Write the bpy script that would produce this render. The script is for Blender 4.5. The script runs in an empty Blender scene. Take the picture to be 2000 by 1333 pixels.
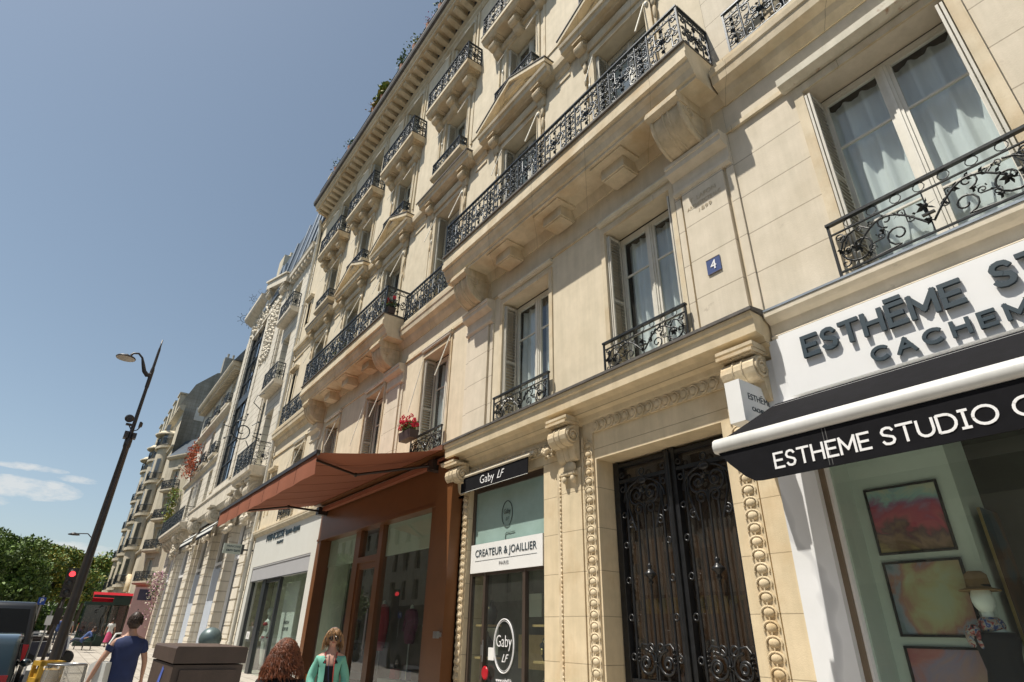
import bpy, bmesh, math, random
from math import sin, cos, pi, radians, sqrt, atan2
from mathutils import Vector, Matrix
R = random.Random(7)
SC = bpy.context.scene
COL = SC.collection

# ------------------------------------------------------------------ camera
CAM_YAW, CAM_PITCH, CAM_ROLL, CAM_F = radians(-54.14608872), radians(27.25896984), radians(1.34588963), 1111.386
cd = bpy.data.cameras.new('camera'); cam = bpy.data.objects.new('camera', cd); COL.objects.link(cam)
cd.sensor_width = 36.0; cd.lens = CAM_F*36.0/2000.0; cd.clip_start = 0.05; cd.clip_end = 2000.0
_f = Vector((cos(CAM_PITCH)*sin(CAM_YAW), cos(CAM_PITCH)*cos(CAM_YAW), sin(CAM_PITCH)))
_r = Vector((cos(CAM_YAW), -sin(CAM_YAW), 0)); _u = _r.cross(_f)
_r2 = cos(CAM_ROLL)*_r+sin(CAM_ROLL)*_u; _u2 = -sin(CAM_ROLL)*_r+cos(CAM_ROLL)*_u
cam.matrix_world = Matrix(((_r2.x,_u2.x,-_f.x,0),(_r2.y,_u2.y,-_f.y,-6.5),(_r2.z,_u2.z,-_f.z,1.6),(0,0,0,1)))
SC.camera = cam

# ------------------------------------------------------------------ light
SUNV = Vector((-0.29,-0.86,2.05)).normalized()
SUN_EL = math.asin(SUNV.z); SUN_AZ = atan2(SUNV.x, SUNV.y)
sd = bpy.data.lights.new('sun','SUN'); sd.energy = 5.0; sd.angle = radians(0.5); sd.color = (1.0,0.94,0.84)
sun = bpy.data.objects.new('sun', sd); COL.objects.link(sun)
sun.rotation_euler = SUNV.to_track_quat('Z','Y').to_euler()
SC.view_settings.view_transform = 'Standard'; SC.view_settings.look = 'None'
SC.view_settings.exposure = 0.32; SC.view_settings.gamma = 1.0
W = bpy.data.worlds.new('World'); SC.world = W; W.use_nodes = True
nt = W.node_tree; nt.nodes.clear()
def N(nt, t, **k):
    n = nt.nodes.new(t)
    for a, b in k.items():
        if a.startswith('i_'):
            key = a[2:]; n.inputs[int(key) if key.isdigit() else key.replace('_',' ')].default_value = b
        else: setattr(n, a, b)
    return n
def math_n(nt, op, a, b=None, c=None, clamp=False):
    n = nt.nodes.new('ShaderNodeMath'); n.operation = op; n.use_clamp = clamp
    for i, v in enumerate((a, b, c)):
        if v is None: continue
        if isinstance(v, (int, float)): n.inputs[i].default_value = v
        else: nt.links.new(v, n.inputs[i])
    return n.outputs[0]
sky = N(nt,'ShaderNodeTexSky', sky_type='NISHITA', sun_disc=False, sun_elevation=SUN_EL, sun_rotation=SUN_AZ,
        altitude=50.0, air_density=1.0, dust_density=1.0, ozone_density=1.0)
hs = N(nt,'ShaderNodeHueSaturation', i_Saturation=0.80, i_Value=1.06, i_Hue=0.487); nt.links.new(sky.outputs[0], hs.inputs['Color'])
tc = N(nt,'ShaderNodeTexCoord'); sp = N(nt,'ShaderNodeSeparateXYZ'); nt.links.new(tc.outputs['Generated'], sp.inputs[0])
az = math_n(nt,'ARCTAN2', sp.outputs[0], sp.outputs[1])            # world azimuth (0 = +Y)
el = math_n(nt,'ARCSINE', sp.outputs[2])
cz = N(nt,'ShaderNodeCombineXYZ'); nt.links.new(az, cz.inputs[0]); nt.links.new(math_n(nt,'MULTIPLY',el,2.6), cz.inputs[1])
no = N(nt,'ShaderNodeTexNoise', i_Scale=26.0, i_Detail=8.0, i_Roughness=0.62); nt.links.new(cz.outputs[0], no.inputs['Vector'])
tot = None
# small fair weather clouds: azimuth, elevation, half width, half height, strength
for (a0,e0,wa,we,st) in ((-1.640,0.158,0.064,0.015,1.0),(-1.70,0.138,0.05,0.010,0.6),(-1.645,0.184,0.045,0.005,0.5),(-1.588,0.177,0.025,0.005,0.45),
                         (-1.59,0.091,0.085,0.008,0.7),(-1.5,0.088,0.08,0.005,0.3),(-2.1,0.3,0.2,0.03,0.8),(-0.9,0.35,0.1,0.03,0.7)):
    dx = math_n(nt,'DIVIDE', math_n(nt,'SUBTRACT',az,a0), wa); dy = math_n(nt,'DIVIDE', math_n(nt,'SUBTRACT',el,e0), we)
    d2 = math_n(nt,'ADD', math_n(nt,'MULTIPLY',dx,dx), math_n(nt,'MULTIPLY',dy,dy))
    v = math_n(nt,'MULTIPLY', math_n(nt,'SUBTRACT',1.0,d2,clamp=True), st)
    tot = v if tot is None else math_n(nt,'MAXIMUM',tot,v)
nn = math_n(nt,'MULTIPLY', math_n(nt,'SUBTRACT', no.outputs[0], 0.5), 3.0)
cm = math_n(nt,'MULTIPLY', math_n(nt,'ADD', tot, math_n(nt,'MULTIPLY',nn,math_n(nt,'GREATER_THAN',tot,0.001)), clamp=True), 1.35, clamp=True)
cm = math_n(nt,'MULTIPLY', cm, 0.68)
mx = N(nt,'ShaderNodeMix', data_type='RGBA'); nt.links.new(cm, mx.inputs['Factor']); nt.links.new(hs.outputs[0], mx.inputs['A'])
mx.inputs['B'].default_value = (7.4,7.4,7.2,1)
bg = N(nt,'ShaderNodeBackground', i_Strength=0.087); nt.links.new(mx.outputs['Result'], bg.inputs[0])
wo = N(nt,'ShaderNodeOutputWorld'); nt.links.new(bg.outputs[0], wo.inputs[0])

# ------------------------------------------------------------------ mesh helpers
class MB:
    def __init__(s): s.v=[]; s.f=[]; s.sm=[]; s.mi=[]; s.m=0; s.cuts=[]
    def cut(s): s.cuts.append((len(s.v),len(s.f))); return s      # end of one piece: mk() makes each piece its own part
    def add(s, vs, fs, smooth=False):
        b=len(s.v); s.v.extend(vs)
        for f in fs: s.f.append(tuple(b+i for i in f)); s.sm.append(smooth); s.mi.append(s.m)
        return s
    def box(s,x0,x1,y0,y1,z0,z1):
        if x0>x1: x0,x1=x1,x0
        if y0>y1: y0,y1=y1,y0
        if z0>z1: z0,z1=z1,z0
        return s.add([(x0,y0,z0),(x1,y0,z0),(x1,y1,z0),(x0,y1,z0),(x0,y0,z1),(x1,y0,z1),(x1,y1,z1),(x0,y1,z1)],
            [(0,3,2,1),(4,5,6,7),(0,1,5,4),(1,2,6,5),(2,3,7,6),(3,0,4,7)])
    def quad(s,*p): return s.add(list(p),[tuple(range(len(p)))])
    def px(s,prof,x0,x1,smooth=False):      # profile of (y,z) extruded along x, closed
        n=len(prof); vs=[(x0,y,z) for y,z in prof]+[(x1,y,z) for y,z in prof]
        s.add(vs,[(i,(i+1)%n,n+(i+1)%n,n+i) for i in range(n)],smooth)
        s.add(vs,[tuple(range(n)),tuple(range(2*n-1,n-1,-1))]); return s
    def py(s,prof,y0,y1):                   # profile of (x,z) extruded along y
        n=len(prof); vs=[(x,y0,z) for x,z in prof]+[(x,y1,z) for x,z in prof]
        s.add(vs,[(i,(i+1)%n,n+(i+1)%n,n+i) for i in range(n)]+[tuple(range(n)),tuple(range(2*n-1,n-1,-1))]); return s
    def pz(s,prof,z0,z1,smooth=False):
        n=len(prof); vs=[(x,y,z0) for x,y in prof]+[(x,y,z1) for x,y in prof]
        s.add(vs,[(i,(i+1)%n,n+(i+1)%n,n+i) for i in range(n)],smooth); s.add(vs,[tuple(range(n)),tuple(range(2*n-1,n-1,-1))]); return s
    def tube(s,pts,r,n=5,smooth=True,closed=False):
        pts=[Vector(p) for p in pts]; k=len(pts)
        if k<2: return s
        rr=r if isinstance(r,(list,tuple)) else [r]*k
        vs=[]; prev=None
        for i,p in enumerate(pts):
            if closed: t=pts[(i+1)%k]-pts[i-1]
            else: t=(pts[min(i+1,k-1)]-pts[max(i-1,0)])
            if t.length<1e-9: t=Vector((0,0,1))
            t.normalize()
            if prev is None:
                a=Vector((0,0,1)) if abs(t.z)<.9 else Vector((0,1,0)); u=t.cross(a).normalized()
            else:
                u=prev-t*prev.dot(t)
                if u.length<1e-6: u=t.orthogonal()
                u.normalize()
            prev=u; w=t.cross(u)
            for j in range(n):
                a=2*pi*(j+.5)/n; q=p+(u*cos(a)+w*sin(a))*rr[i]; vs.append((q.x,q.y,q.z))
        fs=[]
        for i in range(k if closed else k-1):
            a=i*n; b=((i+1)%k)*n
            for j in range(n): fs.append((a+j,a+(j+1)%n,b+(j+1)%n,b+j))
        s.add(vs,fs,smooth)
        if not closed: s.add(vs[:n],[tuple(range(n-1,-1,-1))]); s.add(vs[-n:],[tuple(range(n))])
        return s
    def lathe(s,prof,c=(0,0,0),n=16,axis='z',smooth=True):   # prof (r,h)
        vs=[]
        for r,h in prof:
            for j in range(n):
                a=2*pi*j/n; x,y=r*cos(a),r*sin(a)
                p=(x,y,h) if axis=='z' else ((h,x,y) if axis=='x' else (x,h,y))
                vs.append((c[0]+p[0],c[1]+p[1],c[2]+p[2]))
        fs=[]
        for i in range(len(prof)-1):
            for j in range(n): fs.append((i*n+j,i*n+(j+1)%n,(i+1)*n+(j+1)%n,(i+1)*n+j))
        s.add(vs,fs,smooth); k=len(prof)
        if prof[0][0]>1e-4: s.add(vs[:n],[tuple(range(n-1,-1,-1))])
        if prof[-1][0]>1e-4: s.add(vs[-n:],[tuple(range(n))])
        return s
    def ball(s,c,r,n=8,m=6,smooth=True):
        rx,ry,rz=(r,r,r) if isinstance(r,(int,float)) else r
        vs=[];fs=[]
        for i in range(m+1):
            t=pi*i/m
            for j in range(n):
                a=2*pi*j/n; vs.append((c[0]+rx*sin(t)*cos(a),c[1]+ry*sin(t)*sin(a),c[2]+rz*cos(t)))
        for i in range(m):
            for j in range(n): fs.append((i*n+j,i*n+(j+1)%n,(i+1)*n+(j+1)%n,(i+1)*n+j))
        return s.add(vs,fs,smooth)
    def merge(s,o,M=None):
        b=len(s.v)
        s.v.extend([tuple(M@Vector(p)) for p in o.v] if M else o.v)
        s.f.extend([tuple(b+i for i in f) for f in o.f]); s.sm.extend(o.sm); s.mi.extend([s.m]*len(o.f)); return s
def mk(name, mb, mat, parent=None, loc=None, weld=False):
    if mb.cuts:
        v0=f0=0; first=None
        for v1,f1 in mb.cuts+([(len(mb.v),len(mb.f))] if mb.cuts[-1][1]<len(mb.f) else []):
            q=MB(); q.v=mb.v[v0:v1]; q.f=[tuple(i-v0 for i in f) for f in mb.f[f0:f1]]; q.sm=mb.sm[f0:f1]; q.mi=mb.mi[f0:f1]; v0,f0=v1,f1
            o=mk(name,q,mat,parent,loc); first=first or o
        return first
    me=bpy.data.meshes.new(name); me.from_pydata(mb.v,[],mb.f)
    me.polygons.foreach_set('use_smooth',mb.sm); me.polygons.foreach_set('material_index',mb.mi)
    for m in (mat if isinstance(mat,(list,tuple)) else [mat]): me.materials.append(m)
    bm=bmesh.new(); bm.from_mesh(me)
    if len(bm.verts)<150000: bmesh.ops.remove_doubles(bm,verts=bm.verts,dist=1e-5) if weld else None
    bmesh.ops.recalc_face_normals(bm,faces=bm.faces); bm.to_mesh(me); bm.free(); me.update()
    return link(name,me,parent,loc)
def link(name,me,parent=None,loc=None):
    o=bpy.data.objects.new(name,me); COL.objects.link(o)
    if loc is not None: o.location=loc
    if parent is not None: o.parent=parent
    return o
def thing(name,label,cat,loc=(0,0,0),rz=0,group=None):
    o=bpy.data.objects.new(name,None); COL.objects.link(o); o.location=loc; o.rotation_euler=(0,0,rz); o.empty_display_size=.2
    o['label']=label; o['category']=cat
    if group: o['group']=group
    return o
def tag(o,label,cat,group=None):
    o['label']=label; o['category']=cat
    if group: o['group']=group
    return o
def struct(name,mb,mat):
    o=mk(name,mb,mat); o['kind']='structure'; return o
def gz(x): return 0.0 if x>-8 else 0.0068*(-x-8)
def text_mesh(txt,size,depth=0.004,offset=0.0,align='CENTER',spacing=1.0,shear=0.0,res=3):
    c=bpy.data.curves.new('txt','FONT'); c.body=txt; c.size=size; c.extrude=depth/2; c.offset=offset
    c.align_x=align; c.align_y='CENTER'; c.space_character=spacing; c.shear=shear; c.resolution_u=res
    o=bpy.data.objects.new('txt',c); COL.objects.link(o)
    me=bpy.data.meshes.new_from_object(o); bpy.data.objects.remove(o); bpy.data.curves.remove(c); return me
def text(name,txt,size,loc,mat,parent,depth=.004,rot=(pi/2,0,0),**k):
    me=text_mesh(txt,size,depth,**k); me.name=name; me.materials.clear(); me.materials.append(mat)
    o=link(name,me,parent,loc); o.rotation_euler=rot; return o
def letters(txt,size,x,y,z,mat,parent,width=None,name='lettering',**k):
    o=text(name,txt,size,(x,y,z),mat,parent,**k)
    if width:
        xs=[v.co.x for v in o.data.vertices]; w=max(xs)-min(xs); o.scale=(width/w,1,1)
    return o

# ------------------------------------------------------------------ materials
MATS={}
def pm(name,col,rough=.6,metal=0.0,noise=.12,nscale=3.0,bump=.15,bscale=40.0,spec=.5,stain=0.0,emit=None,trans=0.0,sheen=0.0,coat=0.0):
    if name in MATS: return MATS[name]
    m=bpy.data.materials.new(name); m.use_nodes=True; t=m.node_tree; b=t.nodes['Principled BSDF']
    b.inputs['Roughness'].default_value=rough; b.inputs['Metallic'].default_value=metal
    b.inputs['Specular IOR Level'].default_value=spec
    if coat: b.inputs['Coat Weight'].default_value=coat
    if trans: b.inputs['Transmission Weight'].default_value=trans
    c=N(t,'ShaderNodeTexCoord')
    if noise:
        n=N(t,'ShaderNodeTexNoise',i_Scale=nscale,i_Detail=6.0,i_Roughness=.62); t.links.new(c.outputs['Object'],n.inputs['Vector'])
        r=N(t,'ShaderNodeMapRange',i_1=.3,i_2=.7,i_3=1-noise,i_4=1+noise); t.links.new(n.outputs[0],r.inputs[0])
        out=r.outputs[0]
        if stain:                                                    # vertical rain streaks and grime
            mp=N(t,'ShaderNodeMapping'); mp.inputs['Scale'].default_value=(2.2,2.2,.16); t.links.new(c.outputs['Object'],mp.inputs[0])
            n2=N(t,'ShaderNodeTexNoise',i_Scale=2.0,i_Detail=8.0,i_Roughness=.7); t.links.new(mp.outputs[0],n2.inputs['Vector'])
            r2=N(t,'ShaderNodeMapRange',i_1=.42,i_2=.72,i_3=1.0,i_4=1-stain); t.links.new(n2.outputs[0],r2.inputs[0])
            out=math_n(t,'MULTIPLY',out,r2.outputs[0])
        mix=N(t,'ShaderNodeMix',data_type='RGBA',blend_type='MULTIPLY'); mix.inputs['Factor'].default_value=1.0
        mix.inputs['A'].default_value=(*col,1)
        cc=N(t,'ShaderNodeCombineColor'); t.links.new(out,cc.inputs[0]); t.links.new(math_n(t,'MULTIPLY',out,1.0),cc.inputs[1]); t.links.new(math_n(t,'POWER',out,1.15),cc.inputs[2])
        t.links.new(cc.outputs[0],mix.inputs['B']); t.links.new(mix.outputs['Result'],b.inputs['Base Color'])
        m['mixout']=1
    else: b.inputs['Base Color'].default_value=(*col,1)
    if bump:
        n3=N(t,'ShaderNodeTexNoise',i_Scale=bscale,i_Detail=5.0); t.links.new(c.outputs['Object'],n3.inputs['Vector'])
        bp=N(t,'ShaderNodeBump',i_Strength=bump,i_Distance=.01); t.links.new(n3.outputs[0],bp.inputs['Height']); t.links.new(bp.outputs[0],b.inputs['Normal'])
    if emit: b.inputs['Emission Color'].default_value=(*emit[0],1); b.inputs['Emission Strength'].default_value=emit[1]
    MATS[name]=m; return m
def joint(m,dz,z0,width=.012,dx=None,depth=.55,vert=True,shift=None):
    """masonry joints cut into a stone material: thin darker mortar lines (object space) with a matching bump"""
    t=m.node_tree; b=t.nodes['Principled BSDF']; c=N(t,'ShaderNodeTexCoord'); s=N(t,'ShaderNodeSeparateXYZ'); t.links.new(c.outputs['Object'],s.inputs[0])
    zz=math_n(t,'DIVIDE',math_n(t,'SUBTRACT',s.outputs[2],z0),dz)
    fr=math_n(t,'FRACT',math_n(t,'ADD',zz,1000.0)); e=math_n(t,'MINIMUM',fr,math_n(t,'SUBTRACT',1.0,fr))
    line=math_n(t,'LESS_THAN',e,width/dz/2)
    if dx:
        row=math_n(t,'FLOOR',math_n(t,'ADD',zz,1000.0)); off=math_n(t,'MULTIPLY',math_n(t,'MODULO',row,2.0),.5)
        xy=math_n(t,'ADD',s.outputs[0],s.outputs[1])
        fx=math_n(t,'FRACT',math_n(t,'ADD',math_n(t,'ADD',math_n(t,'DIVIDE',xy,dx),off),1000.0)); ex=math_n(t,'MINIMUM',fx,math_n(t,'SUBTRACT',1.0,fx))
        line=math_n(t,'MAXIMUM',line,math_n(t,'LESS_THAN',ex,width*.7/dx/2))
        wn=N(t,'ShaderNodeTexWhiteNoise',noise_dimensions='2D'); cv=N(t,'ShaderNodeCombineXYZ')
        t.links.new(row,cv.inputs[0]); t.links.new(math_n(t,'FLOOR',math_n(t,'ADD',math_n(t,'ADD',math_n(t,'DIVIDE',xy,dx),off),1000.0)),cv.inputs[1]); t.links.new(cv.outputs[0],wn.inputs['Vector'])
        tone=math_n(t,'ADD',math_n(t,'MULTIPLY',wn.outputs[0],.14),.93)
    else: tone=None
    src=b.inputs['Base Color'].links[0].from_socket
    mix=N(t,'ShaderNodeMix',data_type='RGBA'); t.links.new(math_n(t,'MULTIPLY',line,depth),mix.inputs['Factor'])
    if tone is not None:
        hv=N(t,'ShaderNodeHueSaturation'); t.links.new(src,hv.inputs['Color']); t.links.new(tone,hv.inputs['Value']); src=hv.outputs[0]
    t.links.new(src,mix.inputs['A']); mix.inputs['B'].default_value=(.17,.125,.075,1); t.links.new(mix.outputs['Result'],b.inputs['Base Color'])
    bp=N(t,'ShaderNodeBump',i_Strength=.5,i_Distance=.01); bp.invert=True; t.links.new(line,bp.inputs['Height'])
    if b.inputs['Normal'].links: t.links.new(b.inputs['Normal'].links[0].from_socket,bp.inputs['Normal'])
    t.links.new(bp.outputs[0],b.inputs['Normal']); return m
STC=(.70,.60,.43)
stone=joint(pm('stone',STC,.85,noise=.12,nscale=2.2,stain=.20,bump=.3,bscale=60),1000,-500,.012,dx=1.62,depth=.65)
stone_p=pm('stone_plain_wall',(.715,.622,.46),.85,noise=.09,nscale=2.5,stain=.15,bump=.12,bscale=35)
stone_r=joint(pm('stone_coursed',(.70,.622,.49),.85,noise=.08,nscale=2.5,stain=.13,bump=.2,bscale=50),.66,6.08,.016,dx=None)
stone_j=joint(pm('stone_portal',(.70,.58,.39),.8,noise=.10,nscale=2.4,stain=.16,bump=.25,bscale=70),.62,.0,.010,dx=None,depth=.6)
stone_o=pm('stone_ornament',(.66,.55,.38),.85,noise=.16,nscale=5,stain=.3,bump=.35,bscale=90)
def ochre(m,sc=1.1,lo=.52,hi=.66,amt=.55,col=(.47,.30,.12)):
    """patches of ochre tint blended into the stone colour by noise"""
    t=m.node_tree; b=t.nodes['Principled BSDF']; s=b.inputs['Base Color'].links[0].from_socket; c=N(t,'ShaderNodeTexCoord'); n=N(t,'ShaderNodeTexNoise',i_Scale=sc,i_Detail=7.0,i_Roughness=.6); t.links.new(c.outputs['Object'],n.inputs['Vector'])
    r=N(t,'ShaderNodeMapRange',i_1=lo,i_2=hi,i_3=.0,i_4=amt); t.links.new(n.outputs[0],r.inputs[0]); x=N(t,'ShaderNodeMix',data_type='RGBA'); t.links.new(r.outputs[0],x.inputs['Factor']); t.links.new(s,x.inputs['A']); x.inputs['B'].default_value=(*col,1); t.links.new(x.outputs['Result'],b.inputs['Base Color'])
ochre(stone,.9,.48,.66,.5); ochre(stone_o,1.4,.5,.66,.5); ochre(stone_j,1.0,.54,.70,.35); ochre(stone_p,.5,.56,.72,.16,(.50,.38,.22)); ochre(stone_r,.6,.56,.72,.14,(.50,.38,.22)); ochre(stone_r,4.0,.66,.72,.35,(.30,.24,.17)); ochre(stone_p,4.5,.67,.73,.3,(.30,.24,.17))
white_stone=joint(pm('white_stone',(.74,.68,.57),.85,noise=.08,nscale=1.0,stain=.2,bump=.25,bscale=40),.45,.0,.05,depth=.45)
white_o=pm('white_carved_stone',(.72,.65,.53),.85,noise=.14,nscale=4,stain=.25,bump=.4,bscale=30)
cream=pm('cream_render',(.62,.55,.42),.9,noise=.12,nscale=1.0,stain=.28,bump=.2)
grey_wall=joint(pm('grey_party_wall',(.36,.34,.29),.9,noise=.25,nscale=.5,stain=.35,bump=.4,bscale=12),.35,.0,.04,dx=.7,depth=.3)
lead=pm('lead_flashing',(.10,.09,.08),.7,noise=.3,nscale=6)
iron=pm('wrought_iron',(.030,.040,.050),.38,metal=.3,noise=.35,nscale=9,bump=.1)
iron_b=pm('window_railing_iron',(.022,.024,.024),.38,metal=.3,noise=.3,nscale=9)
paintw=pm('white_window_paint',(.74,.71,.62),.5,noise=.07,nscale=6,stain=.12,bump=.06)
shut=pm('shutter_paint',(.60,.57,.49),.6,noise=.1,nscale=5,stain=.2)
iron_d=pm('door_iron',(.020,.021,.023),.33,metal=.2,noise=.3,nscale=9,bump=.1)
hood_m=pm('rusty_painted_hood',(.70,.65,.52),.7,noise=.08,nscale=4,stain=.2)
t_=hood_m.node_tree; b_=t_.nodes['Principled BSDF']; s_=b_.inputs['Base Color'].links[0].from_socket; c_=N(t_,'ShaderNodeTexCoord'); n_=N(t_,'ShaderNodeTexNoise',i_Scale=3.2,i_Detail=6.0,i_Roughness=.65); t_.links.new(c_.outputs['Object'],n_.inputs['Vector']); r_=N(t_,'ShaderNodeMapRange',i_1=.60,i_2=.68,i_3=.0,i_4=.85); t_.links.new(n_.outputs[0],r_.inputs[0]); x_=N(t_,'ShaderNodeMix',data_type='RGBA'); t_.links.new(r_.outputs[0],x_.inputs['Factor']); t_.links.new(s_,x_.inputs['A']); x_.inputs['B'].default_value=(.33,.14,.045,1); t_.links.new(x_.outputs['Result'],b_.inputs['Base Color'])
cloth_w=pm('curtain_cloth',(.80,.81,.79),.9,noise=.03,bump=.0)
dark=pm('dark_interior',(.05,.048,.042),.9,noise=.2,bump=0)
room=pm('room_plaster',(.62,.62,.54),.9,noise=.1,bump=0)
slate=pm('slate_roof',(.075,.095,.12),.5,noise=.2,nscale=3,bump=.3,bscale=25)
zinc=pm('zinc_sheet',(.30,.34,.38),.4,metal=.5,noise=.12)
black_cloth=pm('black_awning_cloth',(.010,.010,.012),.9,spec=.12,noise=.15,nscale=8,bump=.1,bscale=300)
white_pl=pm('white_panel',(.88,.88,.87),.35,noise=.02,nscale=2,bump=.0)
bar_white=pm('white_bar',(.62,.62,.60),.4,noise=.06,nscale=1.5,stain=.12,bump=.0)
white_pl2=pm('white_enamel',(.82,.82,.80),.3,noise=.03,bump=.0)
ink=pm('dark_lettering',(.030,.052,.068),.5,noise=.05,bump=0)
ink_w=pm('white_lettering',(.85,.85,.85),.5,noise=0,bump=0)
brown=pm('brown_shopfront_paint',(.17,.068,.024),.35,noise=.06,nscale=4,bump=.04)
brown_c=pm('rust_awning_cloth',(.31,.100,.048),.85,noise=.06,nscale=2,bump=.12,bscale=250)
gold=pm('brass',(.55,.40,.18),.3,metal=.8,noise=.1)
steel=pm('brushed_steel',(.42,.42,.42),.3,metal=.9,noise=.05)
grey_p=pm('grey_shop_panel',(.42,.42,.43),.5,noise=.03,bump=.02)
offw=pm('pale_shop_panel',(.66,.66,.61),.55,noise=.03,nscale=2,bump=.03)
def glass(name,tint=(.8,.9,.86),op=.25,rough=.0,dirty=.05,refl=1.0):
    m=bpy.data.materials.new(name); m.use_nodes=True; t=m.node_tree; t.nodes.clear()
    tr=N(t,'ShaderNodeBsdfTransparent'); tr.inputs[0].default_value=(*tint,1)
    gl=N(t,'ShaderNodeBsdfGlossy'); gl.inputs['Roughness'].default_value=rough; gl.inputs['Color'].default_value=(.95*refl,.97*refl,refl,1)
    df=N(t,'ShaderNodeBsdfDiffuse'); df.inputs[0].default_value=(.5,.5,.47,1)
    fr=N(t,'ShaderNodeLayerWeight',i_Blend=.5); f2=math_n(t,'ADD',math_n(t,'MULTIPLY',math_n(t,'POWER',fr.outputs['Facing'],3.6),.8),op,clamp=True)
    c=N(t,'ShaderNodeTexCoord'); n=N(t,'ShaderNodeTexNoise',i_Scale=1.5,i_Detail=1.0); t.links.new(c.outputs['Object'],n.inputs['Vector'])
    bp=N(t,'ShaderNodeBump',i_Strength=.05,i_Distance=.02); t.links.new(n.outputs[0],bp.inputs['Height']); t.links.new(bp.outputs[0],gl.inputs['Normal'])
    m0=N(t,'ShaderNodeMixShader'); m0.inputs[0].default_value=dirty; t.links.new(tr.outputs[0],m0.inputs[1]); t.links.new(df.outputs[0],m0.inputs[2])
    m1=N(t,'ShaderNodeMixShader'); t.links.new(f2,m1.inputs[0]); t.links.new(m0.outputs[0],m1.inputs[1]); t.links.new(gl.outputs[0],m1.inputs[2])
    o=N(t,'ShaderNodeOutputMaterial'); t.links.new(m1.outputs[0],o.inputs[0]); MATS[name]=m; return m
g_win=glass('window_glass',(.86,.92,.92),.06)
g_shop=glass('shop_glass',(.78,.88,.82),.05)
g_dark=glass('dark_glass',(.25,.27,.28),.08)
g_car=glass('car_glass',(.12,.13,.14),.02,refl=.28)
g_door=glass('door_glass',(.50,.45,.40),.08)
g_frost=pm('frosted_film',(.30,.42,.38),.25,noise=.12,nscale=1.5,bump=0)
# ------------------------------------------------------------------ architecture pieces
def wall(mb,x0,x1,z0,z1,holes,y=0.0,d=.35,soffit=True):
    """facade sheet at y with rectangular openings (a,b,c,e) and their reveals of depth d"""
    xs=sorted({x0,x1,*[h[0] for h in holes],*[h[1] for h in holes]}); zs=sorted({z0,z1,*[h[2] for h in holes],*[h[3] for h in holes]})
    xs=[v for v in xs if x0<=v<=x1]; zs=[v for v in zs if z0<=v<=z1]
    for i in range(len(xs)-1):
        for j in range(len(zs)-1):
            cx=(xs[i]+xs[i+1])/2; cz_=(zs[j]+zs[j+1])/2
            if any(h[0]<cx<h[1] and h[2]<cz_<h[3] for h in holes): continue
            mb.quad((xs[i],y,zs[j]),(xs[i+1],y,zs[j]),(xs[i+1],y,zs[j+1]),(xs[i],y,zs[j+1]))
    for a,b,c,e in holes:
        mb.quad((a,y,c),(a,y+d,c),(a,y+d,e),(a,y,e)); mb.quad((b,y,c),(b,y,e),(b,y+d,e),(b,y+d,c))
        mb.quad((a,y,e),(a,y+d,e),(b,y+d,e),(b,y,e)); mb.quad((a,y,c),(b,y,c),(b,y+d,c),(a,y+d,c))
    return mb
def cornice(mb,x0,x1,prof,ends=True):
    """prof: list of (projection, z) from bottom to top on the wall y=0, extruded"""
    p=[(.0,prof[0][1])]+[(-a,z) for a,z in prof]+[(.0,prof[-1][1])]
    return mb.px(p,x0,x1)
def spiral(cx,cz,r0,r1,a0,turns,n=14,y=0.0,sgn=1):
    return [(cx+(r0+(r1-r0)*i/n)*cos(a0+sgn*turns*2*pi*i/n),y,cz+(r0+(r1-r0)*i/n)*sin(a0+sgn*turns*2*pi*i/n)) for i in range(n+1)]
def scroll(mb,x,z,s,a,hand=1,r=.008,y=0.0,n=4,leaf=True):
    """an S scroll of length s, angle a, curling at both ends"""
    pts=[]; k=10
    c,sn=cos(a),sin(a)
    def T(p,q): return (x+p*c-hand*q*sn, y, z+p*sn+hand*q*c)
    for i in range(k+1):                      # first curl (inwards to the centre reversed)
        t=i/k; rr=s*(.045+.155*t); th=pi*1.5+ -2.2*pi*(1-t); pts.append(T(-s*.5+s*.2+rr*cos(th)-.0, rr*sin(th)+s*.0))
    q=[]
    for i in range(k+1):
        t=i/k; rr=s*(.2-.155*t); th=pi/2-2.2*pi*t; q.append(T(s*.5-s*.2+rr*cos(th), rr*sin(th)))
    mb.tube(pts+q,r,n)
    if leaf:
        for p,q2,b in ((.0,.0,.6),(-.22,.16,2.2),(.22,-.16,-.9)):
            lx,ly,lz=T(s*p,s*q2); L=s*.17; d=a+b*hand
            mb.add([(lx,y-.012,lz),(lx+L*.5*cos(d+.5),y-.02,lz+L*.5*sin(d+.5)),(lx+L*cos(d),y-.004,lz+L*sin(d)),(lx+L*.5*cos(d-.5),y+.012,lz+L*.5*sin(d-.5))],[(0,1,2),(0,2,3)],False)
def flower(mb,x,z,s,y=0.0,n=7):
    for i in range(n):
        a=2*pi*i/n+.3; mb.add([(x,y-.02,z),(x+s*.5*cos(a-.35),y-.03,z+s*.5*sin(a-.35)),(x+s*cos(a),y-.005,z+s*sin(a)),(x+s*.5*cos(a+.35),y+.01,z+s*.5*sin(a+.35))],[(0,1,2),(0,2,3)])
    mb.ball((x,y-.02,z),s*.28,6,4)
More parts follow.
